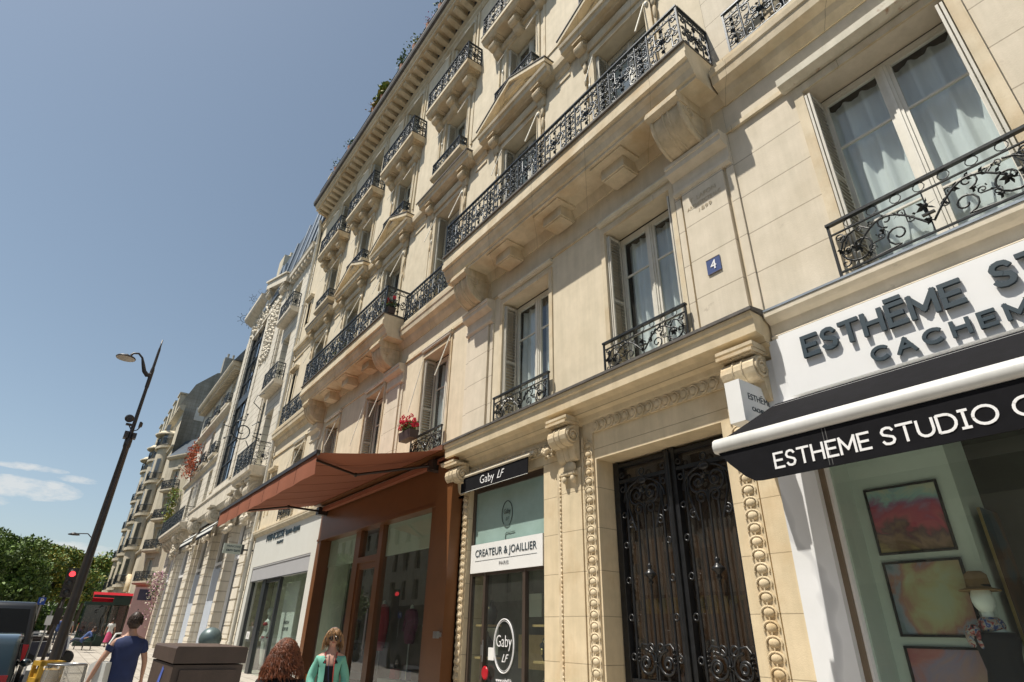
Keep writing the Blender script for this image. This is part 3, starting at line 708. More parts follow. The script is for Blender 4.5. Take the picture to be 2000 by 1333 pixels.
m.tube([(EX0,-.74,24.15),(BX1,-.74,24.15)],.028,5); m.tube([(EX0,-.74,23.6),(BX1,-.74,23.6)],.014,4); m.tube([(EX0,-.74,24.0),(BX1,-.74,24.0)],.014,4)
x=EX0
while x<BX1: m.tube([(x,-.74,23.48),(x,-.74,24.15)],.012 if int(round((x-BX0)/.13))%10 else .024,4); x+=.13
mk('roof_railing',m,iron,B1)
m=MB(); m.box(-25.75,-25.2,-.75,-.2,23.15,23.95); m.box(-25.82,-25.13,-.82,-.13,23.95,24.05); mk('roof_pier',m,stone_o,B1)
m=MB()
for i in range(len(BAYS)): m.box(BAYS[i]-2.0-.5,BAYS[i]-2.0+.5,-.04,0,22.19,22.34); m.cut()
mk('frieze_panel',m,stone_o,B1)

# bird spikes on the ledges
for a,b,y,z in ((-10.8,-9.5,-.12,5.42),(-7.45,-6.3,-.12,5.42),(-4.35,-3.4,-.12,5.42),(-11.9,-11.1,-.1,5.38)):
    m=MB(); x=a; rr=random.Random(int(-a*10))
    while x<b:
        for q in (-.05,.0,.05): m.tube([(x,y,z),(x+rr.uniform(-.012,.012),y+q+rr.uniform(-.01,.01),z+.125)],.0022,3)
        x+=.035
    m.box(a,b,y-.012,y+.012,z-.004,z+.004); mk('bird_spikes',m,shut,B1)
# ------------------------------------------------------------------ ground-floor portal of the same building
m=MB()
wall(m,-11.0,-3.3,0,4.84,[(-6.57,-4.20,.12,4.17),(-10.38,-7.92,.0,4.34)],0,.5); mk('wall',m,stone_j,B1)
m=MB(); m.box(-7.38,-6.90,-.05,0,0,4.1); m.box(-6.88,-6.84,-.035,0,0,4.6); m.cut(); m.box(-3.80,-3.52,-.04,0,0,4.85); m.box(-3.86,-3.82,-.035,0,0,4.6); m.cut(); m.box(-10.98,-10.62,-.05,0,0,4.1)
mk('pilaster',m,stone_j,B1)
m=MB()
for xc in (-7.13,-3.62,-10.62):
    mk('console',console(.46,.32,.64,.54),stone_o,B1,(xc-.23,-.05,4.86))
for xc in (-7.13,-3.62,-10.80):
    m.px([(0,4.865),(-.36,4.865),(-.38,4.90),(-.38,4.945),(0,4.945)],xc-.27,xc+.27); m.cut()
    # carved drop under the console
    m.ball((xc,-.08,4.12),(.16,.05,.12),8,6); m.cut(); m.px([(0,3.98),(-.10,3.98),(-.14,4.0),(-.14,4.04),(0,4.06)],xc-.17,xc+.17); m.px([(0,3.72),(-.03,3.72),(-.10,3.96),(0,3.96)],xc-.13,xc+.13)
    for sg in (-1,1): m.ball((xc+sg*.1,-.10,3.93),(.06,.05,.07),6,5)
    m.cut()
mk('carved_block',m,stone_o,B1)
m=MB()
egg_row(m,(-6.72,-.03,.15),(-6.72,-.03,4.62),.150,.19); m.box(-6.83,-6.61,-.03,-.001,.1,4.84); m.cut(); egg_row(m,(-3.94,-.03,.15),(-3.94,-.03,4.62),.150,.19); m.box(-4.05,-3.83,-.03,-.001,.1,4.84); m.cut()
egg_row(m,(-6.6,-.03,4.72),(-4.06,-.03,4.72),.165,.17); m.box(-6.61,-4.05,-.03,-.001,4.62,4.83); m.cut(); egg_row(m,(-10.48,-.03,.15),(-10.48,-.03,4.3),.13,.15); m.box(-10.57,-10.40,-.03,-.001,.1,4.5); m.cut(); egg_row(m,(-10.3,-.04,4.62),(-7.5,-.04,4.62),.15,.15)
m.box(-10.4,-7.5,-.035,-.001,4.52,4.74)
mk('egg_moulding',m,stone_o,B1)
m=MB(); m.box(-7.52,-7.34,-.03,0,.1,4.1); z=.2
while z<4.05:
    m.ball((-7.43,-.035,z),(.022,.02,.022),6,4); m.ball((-7.43,-.035,z+.07),(.02,.02,.045),6,4); z+=.14
mk('bead_moulding',m,stone_o,B1)
m=MB()
for i in range(40):
    a=R.random()*6.28; r=R.random()*.13; m.ball((-7.66+r*cos(a),-.16+R.random()*.08,4.50+r*sin(a)*.9),R.uniform(.025,.05),6,4)
mk('carved_bouquet',m,stone_o,B1)
m=MB()                                           # frieze joints above the lintel and a stone step
m.box(-6.7,-4.1,-.05,.5,0,.115); mk('door_step',m,stone_o,B1)
# ------------------------------------------------------------------ iron double door (part of the main building)
DR=mk('door',MB().box(-6.57,-4.20,.52,.55,.12,4.17),pm('dark_oak',(.13,.085,.05),.4,noise=.3,nscale=6),B1); DR['label']='tall double door of scrolled dark wrought iron over brown glass'
m=MB()
for a,b in ((-6.55,-6.44),(-5.50,-5.42),(-5.40,-5.30),(-4.33,-4.22)): m.box(a,b,.36,.46,.12,4.15)
for z in (4.06,3.80,1.03,.80,.2): m.box(-6.44,-4.33,.37,.45,z,z+.055)
m.tube([(-5.41,.34,.2),(-5.41,.34,4.1)],.035,8)
mk('door_frame',m,iron_d,DR)
m=MB(); y=.39
def ring(x,z,r,t=.014): m.tube([(x+r*cos(2*pi*j/12),y-.01,z+r*sin(2*pi*j/12)) for j in range(12)],t,5,closed=True)
for x0,x1 in ((-6.44,-5.50),(-5.30,-4.33)):
    c=(x0+x1)/2; w=x1-x0
    for q in (x0+.12,x1-.12): m.tube([(q,y,.86),(q,y,3.8)],.018,6)
    for q in (x0+.06,x1-.06):
        for z in (1.35,1.85,2.35,2.85,3.30,3.70): ring(q,z,.042)
    for q in (c-.15,c,c+.15): m.tube([(q,y,1.42),(q,y,3.32 if q!=c else 3.45)],.016,6)
    m.lathe([(.016,2.28),(.04,2.31),(.02,2.34),(.05,2.38),(.085,2.41),(.085,2.43),(.05,2.46),(.02,2.5),(.04,2.53),(.016,2.56)],(c,y,0),10)
    for sg in (-1,1):
        # crown scrolls
        m.tube([(c,y,3.28)]+spiral(c+sg*.115,3.36,.10,.028,pi if sg>0 else 0,1.35,16,y,-sg),.017,6)
        m.tube(spiral(c+sg*.15,3.58,.155,.045,-pi/2,1.3,18,y,sg),.019,6)
        ring(c+sg*.13,3.56,.05,.016)
        m.tube([(c+sg*.30,y,3.68),(c+sg*.33,y,3.45),(c+sg*.25,y,3.2),(c+sg*.2,y,3.05)],.016,6)
        m.tube(spiral(c+sg*.28,3.15,.07,.02,pi/2,1.2,12,y,-sg),.014,5)
        # foot scrolls
        m.tube(spiral(c+sg*.19,1.28,.17,.03,pi/2,1.55,22,y,sg),.021,6); ring(c+sg*.085,1.47,.055,.016); ring(c+sg*.19,1.28,.05,.02)
        m.tube([(c+sg*.02,y,1.08),(c+sg*.02,y,1.4),(c+sg*.12,y,1.5),(c+sg*.25,y,1.52),(c+sg*.33,y,1.42)],.016,6)
        for k in range(4):
            a=k*.8+.3; flower(m,c+sg*.31,1.45-.05*k,.05,y,5)
    m.tube([(c+.40*cos(a),y,3.50+.30*sin(a)) for a in [pi*k/14 for k in range(15)]],.018,6)
    flower(m,c,3.66,.09,y-.01,7); flower(m,c,1.3,.07,y-.01,6); ring(c,3.92,.05); ring(c,.93,.06); ring(x0+.06,.93,.05); ring(x1-.06,.93,.05); ring(x0+.05,3.93,.04); ring(x1-.05,3.93,.04)
    m.ball((c,y-.02,3.78),(.1,.03,.06),8,5)
mk('door_grille',m,iron_d,DR)
m=MB(); m.quad((-6.44,.462,.9),(-4.33,.462,.9),(-4.33,.462,4.1),(-6.44,.462,4.1)); mk('door_glass',m,g_door,DR)
m=MB(); m.quad((-6.57,.468,.12),(-4.2,.468,.12),(-4.2,.468,.9),(-6.57,.468,.9)); mk('kick_plate',m,iron_d,DR)

# ------------------------------------------------------------------ jeweller's shopfront under the portal (part of the building)
JW=mk('shopfront',MB().box(-10.38,-10.30,.10,.18,.0,4.34).box(-8.02,-7.92,.10,.18,.0,4.34).box(-10.30,-8.02,.10,.18,4.22,4.34).box(-9.86,-9.79,.08,.17,.0,2.70).box(-8.62,-8.54,.08,.17,.0,2.70).box(-10.30,-8.02,.09,.17,2.60,2.68).box(-10.30,-9.86,.09,.17,.0,.35).box(-8.54,-8.02,.09,.17,.0,.35),
   pm('bronze_frame',(.10,.075,.06),.4,metal=.4,noise=.1),B1); JW['label']='narrow bronze framed jewellery shopfront'
m=MB(); 
for a,b in ((-10.30,-9.86),(-9.79,-8.62),(-8.54,-8.02)): m.quad((a,.14,.05),(b,.14,.05),(b,.14,2.6),(a,.14,2.6)); m.cut()
mk('shop_window',m,g_shop,JW)
m=MB(); m.quad((-10.30,.14,2.68),(-8.02,.14,2.68),(-8.02,.14,4.22),(-10.30,.14,4.22)); mk('transom_film',m,g_frost,JW)
m=MB(); m.box(-10.38,-7.92,1.05,1.12,.0,4.3); m.box(-10.5,-10.39,.19,1.1,0,4.3); m.box(-7.91,-7.85,.51,1.1,0,4.3); mk('back_panel',m,pm('shop_backing',(.16,.16,.13),.8,noise=.3,nscale=1.5,bump=0),JW)
m=MB()
for z in (.62,1.18,1.72):
    m.box(-10.29,-9.88,.22,.55,z,z+.035); m.cut(); m.box(-8.52,-8.03,.22,.55,z,z+.035); m.cut()
m.box(-9.6,-8.7,.75,.95,1.05,1.6); mk('display_shelf',m,pm('pale_oak',(.50,.33,.16),.5,noise=.15,nscale=8),JW)
m=MB(); m.box(-8.5,-8.05,.6,.7,1.3,1.95); m.cut(); m.box(-9.5,-9.1,.9,.96,1.9,2.3); m.cut(); m.box(-10.28,-9.9,.45,.5,1.25,1.7); mk('display_card',m,offw,JW)
m=MB(); m.tube([(-9.75,.05,1.15),(-9.75,.05,1.5)],.012,6); m.box(-9.82,-9.77,.05,.08,1.25,1.42); mk('door_handle',m,steel,JW)
bust=pm('black_velvet',(.012,.012,.014),.95,noise=.1)
for i,(x,z) in enumerate(((-10.08,1.215),(-10.08,.655),(-8.28,.655),(-8.30,1.215),(-9.95,1.755),(-8.2,1.755))):
    t=thing('necklace_bust','black velvet bust with a gold pendant, '+('left window, middle shelf','left window, lowest shelf','right window, lowest shelf','right window, middle shelf','left window, top shelf','right window, top shelf')[i],'necklace bust',(x,.36,z),0,'necklace busts in the jewellery windows')
    b=MB(); b.lathe([(.055,0),(.10,.10),(.12,.24),(.07,.32),(.03,.36),(.028,.42),(0,.43)],(0,0,0),12); mk('bust',b,bust,t)
    p=MB(); p.ball((0,-.115,.14),(.035,.012,.05),8,6); p.tube([(.05*sin(a)*1.0,-.09-.02*cos(a)*0,.30-.08*(1-cos(a))) for a in [pi*k/5-pi/1 for k in range(11)]],.004,4); mk('pendant',p,gold,t)
s=thing('shop_sign','white CREATEUR & JOAILLIER board across the jewellery shopfront','sign',(-9.16,.05,2.91))
b=MB(); b.box(-1.14,1.14,.0,.03,-.26,.27); mk('panel',b,white_pl2,s)
letters('CREATEUR & JOAILLIER',.19,0,-.006,.09,ink,s,width=1.95,spacing=1.0); letters('PARIS',.085,0,-.006,-.13,pm('grey_lettering',(.3,.3,.3),.5,noise=0,bump=0),s,width=.30)
b=MB(); b.box(-.98,.98,-.004,.0,-.047,-.042); mk('rule_line',b,ink,s)
s=thing('window_sticker','white oval Gaby lettering on the jewellery door glass','window sticker',(-9.2,.125,1.42))
b=MB(); b.tube([(.30*cos(a),0,.42*sin(a)) for a in [2*pi*k/48 for k in range(48)]],.011,4,closed=True); b.tube([(.275*cos(a),0,.39*sin(a)) for a in [2*pi*k/48 for k in range(48)]],.004,4,closed=True); mk('oval',b,ink_w,s)
letters('Gaby',.27,-.0,-.004,.06,ink_w,s,width=.46,offset=-.003); letters('LF',.18,.02,-.004,-.2,ink_w,s,width=.2,shear=.5); letters('www.gabylf.fr',.085,.02,-.004,-.53,ink_w,s,width=.46)
s=thing('window_sticker','dark oval Gaby emblem on the frosted glass above the board','window sticker',(-9.2,.128,3.68))
b=MB(); b.tube([(.17*cos(a),0,.24*sin(a)) for a in [2*pi*k/40 for k in range(40)]],.007,4,closed=True); b.tube([(.13+.17*cos(a),0,-.46+.15*sin(a)+.05*cos(2*a)) for a in [.7+4.9*k/20 for k in range(21)]],.006,4); mk('oval',b,pm('faded_ink',(.05,.07,.06),.6,noise=0,bump=0),s)
letters('Gaby',.13,0,-.004,.04,MATS['faded_ink'],s,width=.22); letters('LF',.09,0,-.004,-.1,MATS['faded_ink'],s,shear=.5)
s=thing('door_sign','round red open sign hanging on the jewellery door','sign',(-9.68,.07,.98)); b=MB(); b.lathe([(.09,-.012),(.11,0),(.09,.012)],(0,0,0),18,'y'); mk('disc',b,pm('red_enamel',(.45,.01,.02),.25,noise=.1),s)
s=thing('notice','small white paper notice taped inside the door glass','notice',(-9.58,.12,1.28)); b=MB(); b.box(-.09,.09,0,.004,-.1,.1); mk('sheet',b,white_pl2,s)
# black jeweller awning
A=thing('awning','short black awning reading Gaby above the jewellery shop','awning',(-9.30,.36,.17))
b=MB(); b.add([(-1.18,-.38,4.44),(1.16,-.38,4.44),(1.16,-.52,4.37),(-1.18,-.52,4.37)],[(0,1,2,3)]); b.box(-1.18,1.13,-.535,-.52,4.04,4.36); mk('cloth',b,black_cloth,A)
b=MB(); b.tube([(-1.2,-.53,4.38),(1.2,-.53,4.38)],.028,8); b.box(-1.22,1.2,-.46,-.38,4.41,4.47); mk('front_bar',b,pm('cream_bar',(.62,.55,.42),.5,noise=.1),A)
b=MB(); b.box(-1.18,1.13,-.54,-.536,4.042,4.05); mk('hem',b,offw,A)
letters('Gaby',.24,-.2,-.541,4.20,ink_w,A,width=.5,offset=-.002); letters('LF',.22,.24,-.541,4.20,ink_w,A,width=.24,shear=.5)

# ------------------------------------------------------------------ house number and mason's inscription
s=thing('number_plate','blue enamel house number 4 on the pilaster','number plate',(-3.87,-.065,6.49)); b=MB(); b.box(-.145,.145,-.012,.0,-.15,.15); s.scale=(.80,1,.86); mk('plate',b,pm('blue_enamel',(.07,.10,.23),.3,noise=.1),s)
b=MB()
for q in ((-.145,.145,.142,.15),(-.145,.145,-.15,-.142)): b.box(q[0],q[1],-.015,-.012,q[2],q[3])
mk('rim',b,MATS['dark_oak'],s)
letters('4',.25,0,-.017,.0,ink_w,s,offset=.002)
s=thing('carved_inscription','faint carved inscription in the stone under the pilaster capital','inscription',(-3.86,-.062,7.72))
cm_=pm('carved_letter',(.33,.27,.19),.9,noise=.2)
cm_=pm('carved_letter2',(.56,.48,.35),.9,noise=.2)
letters('T. LAFON',.12,0,-.003,.13,cm_,s,width=.48,depth=.003); letters('ARCHITECTE N.C',.10,0,-.003,0,cm_,s,width=.62,depth=.003); letters('1899',.10,0,-.003,-.12,cm_,s,width=.24,depth=.003)

# ------------------------------------------------------------------ brown shopfront (part of the building)
BS=MB()
x0,x1=-19.35,-10.62
BS.box(x0,x1,-.10,.28,4.15,5.12); BS.box(x0,x1,-.13,-.10,4.13,4.19); BS.box(x0,x1,-.16,-.1,5.08,5.2)
BS.box(-11.30,-10.62,-.30,.28,.0,5.05)
BS.box(-11.88,-11.30,-.06,.28,.0,4.15); BS.box(-11.78,-11.42,-.085,-.06,.2,4.0)
BS.box(-15.04,-14.80,.10,.30,.0,4.15); BS.box(-16.62,-16.28,.10,.30,.0,4.15); BS.box(-16.28,-15.04,.10,.28,3.27,3.42); BS.box(-16.28,-16.15,.14,.26,.05,3.27); BS.box(-15.17,-15.04,.14,.26,.05,3.27); BS.box(-16.15,-15.17,.14,.26,3.1,3.27); BS.box(-16.15,-15.17,.14,.26,.05,.4)
BS.box(-19.35,-19.02,-.10,.28,.0,4.15)
BS.box(-14.80,-11.88,.08,.30,.0,.45); BS.box(-19.02,-16.62,.08,.30,.0,.45)
o=mk('shopfront',BS,brown,B1); o['label']='brown painted wooden shopfront with three tall glazed bays'; BSO=o
m=MB()
for a,b,c,d in ((-14.8,-11.88,.45,4.15),(-19.02,-16.62,.45,4.15),(-16.28,-15.04,3.42,4.15),(-16.15,-15.17,.4,3.1)): m.quad((a,.2,c),(b,.2,c),(b,.2,d),(a,.2,d)); m.cut()
mk('shop_window',m,g_shop,BSO)
m=MB()
for a,b in ((-14.78,-11.90),(-19.0,-16.64)): m.box(a,b,.24,.26,3.35,4.15); m.cut()
mk('blind',m,pm('sage_blind',(.52,.56,.48),.8,noise=.04),BSO)
m=MB(); m.box(-15.12,-15.09,.04,.08,1.2,2.0); m.tube([(-15.10,.06,1.05),(-15.10,.06,2.1)],.014,6); mk('door_handle',m,steel,BSO)
m=MB(); m.box(-19.3,-11.2,.9+.24,1.15,.0,5.0); m.box(-19.3,-11.2,.3,1.1,-.02,.02); mk('back_panel',m,pm('dark_shop_wall',(.09,.075,.06),.9,noise=.4,nscale=1.2,bump=0),BSO)
m=MB(); m.box(-14.7,-12.0,.35,.85,.45,.60); m.box(-18.9,-16.7,.35,.85,.45,.60); mk('display_shelf',m,offw,BSO)
m=MB(); m.box(-10.72,-10.66,-.36,-.30,1.52,1.60); m.box(-10.78,-10.64,-.42,-.36,1.50,1.62); mk('bracket',m,steel,BSO)
# clothes on hangers and torsos in the brown shop window
def torso(x,y,z,mat,label,group=None,h=.75):
    t=thing('dress_form',label,'mannequin',(x,y,z),0,group)
    b=MB(); b.lathe([(.02,-z+.62),(.02,.0)],(0,0,0),8); mk('stand_pole',b,steel,t)
    b=MB(); b.ball((0,0,.0+h*1.02),(.05,.05,.07),8,6); b.lathe([(.045,h*.92),(.05,h*1.0)],(0,0,0),10); mk('neck',b,offw,t)
    vs=MB()
    pr=[(.12,0),(.17,.08),(.19,.25),(.15,.42),(.17,.55),(.20,.66),(.16,.72),(.06,.75)]
    vs.lathe([(r*1.0,zz*h/.75) for r,zz in pr],(0,0,0),16); vs.v=[(p[0]*1.15,p[1]*.62,p[2]) for p in vs.v]
    for sg in (-1,1): vs.tube([(sg*.19,0,h*.88),(sg*.27,0,h*.62),(sg*.29,-.02,h*.35)],[.06,.055,.045],8)
    mk('garment',vs,mat,t); return t
torso(-13.6,.55,1.35,pm('plum_print',(.12,.02,.06),.85,noise=.9,nscale=45),'dress form in a plum patterned blouse')
torso(-13.15,.85,1.45,pm('white_blouse',(.7,.7,.68),.85),'dress form in a white blouse behind the plum one')
torso(-15.5,.7,1.15,pm('crimson_dress',(.42,.01,.03),.8),'dress form in a crimson dress behind the brown shop door',h=1.1)
torso(-17.5,.6,1.5,pm('purple_dress',(.09,.015,.05),.85,noise=.3),'dress form in a dark purple dress, left brown window')
torso(-16.95,.55,1.1,pm('olive_top',(.22,.19,.07),.85,noise=.5,nscale=25),'dress form in an olive knit top, left brown window')
for i,(x,z,mt,lb) in enumerate(((-14.3,.60,'crimson_dress','crimson handbag at the left of the display'),(-13.7,.60,'blue_enamel','deep blue handbag on the display shelf'),(-12.8,.60,'olive_top','olive handbag at the right of the display'))):
    t=thing('handbag',lb,'handbag',(x,.6,z),0,'handbags on the brown shop display'); b=MB(); b.pz([(-.16,-.06),(.16,-.06),(.16,.06),(-.16,.06)],0,.2); b.v=[(p[0]*(1-.25*p[2]/.2),p[1],p[2]) for p in b.v]; mk('bag_body',b,MATS[mt],t)
    b=MB(); b.tube([(.1*cos(a),0,.19+.12*sin(a)) for a in [pi*k/10 for k in range(11)]],.009,5); mk('handle',b,MATS['dark_oak'],t)
# rust brown awning
A=thing('awning','large rust brown folding arm awning, fully extended over the pavement','awning',(0,0,0))
b=MB(); fx0,fx1=-19.3,-10.95; n=24
vs=[];fs=[]
for i in range(n+1):
    x=fx0+(fx1-fx0)*i/n
    for j in range(9):
        t=j/8; vs.append((x,-.28-2.86*t,5.27-.62*t-.05*sin(pi*t)-.008*sin(i*1.3)*sin(pi*t)))
for i in range(n):
    for j in range(8): fs.append((i*9+j,i*9+j+1,(i+1)*9+j+1,(i+1)*9+j))
b.add(vs,fs,True); mk('cloth',b,brown_c,A)
b=MB(); vs=[];fs=[]
for i in range(n*2+1):
    x=fx0+(fx1-fx0)*i/(n*2); d=.012*sin(i*.9); vs+=[(x,-3.17,4.66),(x,-3.17-d*.3,4.45),(x,-3.16-d,4.24+.0*sin(i))]
for i in range(n*2):
    for j in range(2): fs.append((i*3+j,(i+1)*3+j,(i+1)*3+j+1,i*3+j+1))
b.add(vs,fs,True); mk('valance',b,brown_c,A)
b=MB()
for i in range(1,7):
    x=fx0+(fx1-fx0)*i/7; b.tube([(x,-.28-2.86*t,5.262-.62*t-.05*sin(pi*t)) for t in [k/8 for k in range(9)]],.003,4); b.tube([(x,-3.175,4.64),(x,-3.178,4.25)],.003,4); b.cut()
mk('seam',b,pm('awning_seam',(.11,.035,.018),.8),A)
b=MB(); b.box(fx0-.03,fx1+.03,-3.20,-3.12,4.62,4.70); mk('front_bar',b,pm('dark_bar',(.03,.02,.015),.4),A)
b=MB(); b.box(fx0,fx1,-.44,-.20,5.20,5.36); mk('cassette',b,brown,A)
b=MB(); b.box(fx0+.1,fx1-.1,-.30,-.17,5.0,5.12); mk('back_bar',b,brown_c,A)
for xs,xe in ((-11.5,-11.35),(-18.9,-19.0)):
    b=MB(); mid=(xs-1.15 if xs>-15 else xs+1.3,-1.7,4.78); b.box(xs-.12,xs+.12,-.42,-.12,4.88,5.12); b.tube([(xs,-.35,5.0),mid],.032,6); b.tube([mid,(xe,-3.1,4.62)],.028,6); b.ball(mid,.05,8,6); mk('folding_arm',b,MATS['dark_bar'],A)

# ------------------------------------------------------------------ pale lingerie shopfront (part of the building)
LG=MB(); a,b_=-27.6,-19.40
LG.box(a,b_,-.06,.2,3.86,5.10); LG.box(a,-27.15,-.06,.2,0,3.86); LG.box(-19.95,b_,-.06,.2,0,3.86)
LGO=mk('shopfront',LG,offw,B1); LGO['label']='pale panelled lingerie shopfront with dark upright frames'
m=MB(); m.px([(-.06,5.10),(-.14,5.14),(-.20,5.22),(-.20,5.26),(-.06,5.30)],a-.1,b_+.02); mk('shop_cornice',m,cream,LGO)
m=MB(); m.box(-27.15,-19.95,-.03,.12,3.30,3.80); m.box(-27.15,-19.95,-.05,-.03,3.80,3.86); mk('grey_panel',m,grey_p,LGO)
m=MB(); m.box(-25.45,-25.0,.02,.16,0,3.30); m.box(-23.35,-23.2,.04,.16,0,3.30); m.box(-25.0,-23.35,.04,.16,3.18,3.30); m.box(-27.15,-27.08,.04,.16,0,3.3); m.box(-20.02,-19.95,.04,.16,0,3.3); m.box(-27.1,-20,-.035,-.0,3.29,3.315); mk('frame',m,pm('graphite_frame',(.03,.035,.04),.4),LGO)
m=MB()
for p,q in ((-27.08,-25.45),(-25.0,-23.35),(-23.2,-20.02)): m.quad((p,.1,.1),(q,.1,.1),(q,.1,3.3),(p,.1,3.3)); m.cut()
mk('shop_window',m,g_shop,LGO)
m=MB(); m.box(-27.6,-19.4,1.08,1.14,0,4.9); mk('back_panel',m,room,LGO)
s=thing('shop_sign','dark PRINCESSE tam-tam lettering on the pale shop fascia','sign',(-23.7,-.066,4.92)); s['label']='dark PRINCESSE tam-tam PARIS lettering on the pale shop fascia'
letters('PRINCESSE tam-tam',.34,0,-.006,-.05,ink,s,width=4.2,depth=.03,offset=.006); letters('PARIS',.16,-.1,-.006,-.35,ink,s,width=.8,depth=.02)
s=thing('projecting_sign','small pale green sign jutting out beside the pale shop','sign',(-28.0,-.6,4.62))
b=MB(); b.box(-.05,.05,-.62,.18,-.20,.20); mk('panel',b,pm('sage_sign',(.42,.47,.42),.5),s); b=MB(); b.box(-.02,.02,.18,.6,-.03,.03); b.box(-.056,.056,.10,.2,-.2,.2); mk('bracket',b,MATS['graphite_frame'],s)
text('lettering','PRINCESSE',.12,(.056,-.22,.09),ink,s,rot=(pi/2,0,pi/2)); text('lettering','tam·tam',.17,(.056,-.22,-.06),ink,s,rot=(pi/2,0,pi/2),offset=.003)
s=thing('poster','tall white poster standing in the pale shop window','poster',(-22.9,.45,.35)); b=MB(); b.box(-.75,.75,0,.03,0,2.8); mk('panel',b,white_pl,s); letters('MAISON',.16,.0,-.006,1.45,ink,s,width=.6); letters('SLOW LIFE',.16,0,-.006,1.24,ink,s,width=.66)
s=thing('mannequin','white window mannequin in red two piece lingerie','mannequin',(-25.62,.58,.27))
def mannequin_body(s,mat,scale=1.0,arms=True):
    k=scale; b=MB()
    b.ball((0,0,1.72*k),(.085*k,.10*k,.125*k),12,9); b.tube([(0,0,1.63*k),(0,.0,1.48*k)],[.045*k,.05*k],10)
    pr=[(.085,.82),(.165,.86),(.175,.96),(.125,1.12),(.135,1.25),(.17,1.36),(.165,1.42),(.07,1.49)]
    t=MB(); t.lathe([(r*k,z*k) for r,z in pr],(0,0,0),16); t.v=[(p[0]*1.05,p[1]*.66,p[2]) for p in t.v]; b.merge(t)
    for sg in (-1,1):
        b.tube([(sg*.09*k,0,.9*k),(sg*.09*k,-.01,.5*k),(sg*.08*k,.02,.1*k)],[.09*k,.055*k,.035*k],10)
        if arms: b.tube([(sg*.17*k,0,1.42*k),(sg*.23*k,.0,1.13*k),(sg*.24*k,-.08*k,.90*k)],[.045*k,.036*k,.026*k],8); b.ball((sg*.24*k,-.1*k,.84*k),(.02*k,.03*k,.06*k),6,5)
    return mk('body',b,mat,s)
mannequin_body(s,white_pl,1.12)
b=MB()
for sg in (-1,1): b.ball((sg*.085,-.10,1.49),(.075,.05,.07),10,6)
b.lathe([(.19,1.46),(.19,1.49)],(0,0,0),16); b.v=[(p[0],p[1]*.68 if p[1]>-.09 or abs(p[0])>.17 else p[1],p[2]) for p in b.v]; b.lathe([(.10,.93),(.205,1.0),(.20,1.06)],(0,0,0),16); b.v=[(p[0],p[1]*(.72 if p[2]<1.2 else 1),p[2]) for p in b.v]; mk('lingerie',b,MATS['crimson_dress'],s)
s=thing('notice','small white 20 percent notice low in the pale shop window','notice',(-26.3,.09,1.35)); b=MB(); b.box(-.24,.24,-.004,.0,-.13,.13); mk('sheet',b,white_pl2,s); letters('20',.2,0,-.007,0,pm('grey_lettering2',(.45,.47,.47),.5,noise=0,bump=0),s)

# ------------------------------------------------------------------ cashmere shop on the right (part of the building)
m=MB(); m.box(-3.30,-3.08,-.08,.15,.0,4.98); m.box(-3.08,BX1,-.02,.15,4.2,4.98); CS=mk('shopfront',m,pm('white_marble',(.78,.79,.80),.25,noise=.06,nscale=1.2,bump=0),B1); CS['label']='white marble shopfront with one large window'
t=MATS['white_marble'].node_tree; bb=t.nodes['Principled BSDF']; src=bb.inputs['Base Color'].links[0].from_socket
c_=N(t,'ShaderNodeTexCoord'); w_=N(t,'ShaderNodeTexWave',i_Scale=.35,i_Distortion=9.0,i_Detail=4.0); t.links.new(c_.outputs['Object'],w_.inputs['Vector'])
r_=N(t,'ShaderNodeMapRange',i_1=.0,i_2=.045,i_3=.45,i_4=0.0); t.links.new(w_.outputs['Fac'],r_.inputs[0]); mx_=N(t,'ShaderNodeMix',data_type='RGBA'); t.links.new(r_.outputs[0],mx_.inputs['Factor']); t.links.new(src,mx_.inputs['A']); mx_.inputs['B'].default_value=(.42,.43,.45,1); t.links.new(mx_.outputs['Result'],bb.inputs['Base Color'])
m=MB(); m.box(-3.53,-3.30,-.06,.0,.0,4.75); mk('marble_pilaster',m,MATS['white_marble'],CS)
m=MB(); m.box(-3.08,-3.03,.0,.16,.0,4.2); m.box(-3.03,BX1,.06,.16,4.1,4.2); mk('frame',m,pm('taupe_frame',(.20,.15,.10),.45),CS)
m=MB(); m.box(-3.03,-3.005,.04,.14,.0,4.1); mk('frame',m,white_pl,CS)
m=MB(); m.quad((-3.0,.10,.05),(BX1,.10,.05),(BX1,.10,4.1),(-3.0,.10,4.1)); mk('shop_window',m,glass('shop_glass_right',(.84,.95,.89),.06,dirty=.06,refl=1.0),CS)
lw=pm('light_shop_wall',(.66,.69,.66),.8,noise=.04,bump=0)
m=MB(); m.box(-3.0,-2.0,.52,.62,.0,4.1); mk('partition',m,lw,CS)
m=MB(); m.box(-3.05,-2.99,.12,.52,.0,4.1); m.box(-2.06,-2.0,.62,3.4,.0,4.1); m.box(-2.0,3.2,3.4,3.5,0,4.1); mk('side_partition',m,lw,CS)
m=MB(); m.box(-3.0,3.2,.16,3.4,4.101,4.16); mk('shop_ceiling',m,pm('grey_ceiling',(.40,.43,.40),.7),CS)
m=MB(); m.box(-3.0,3.2,.11,3.4,-.02,.25); mk('shop_floor',m,offw,CS)
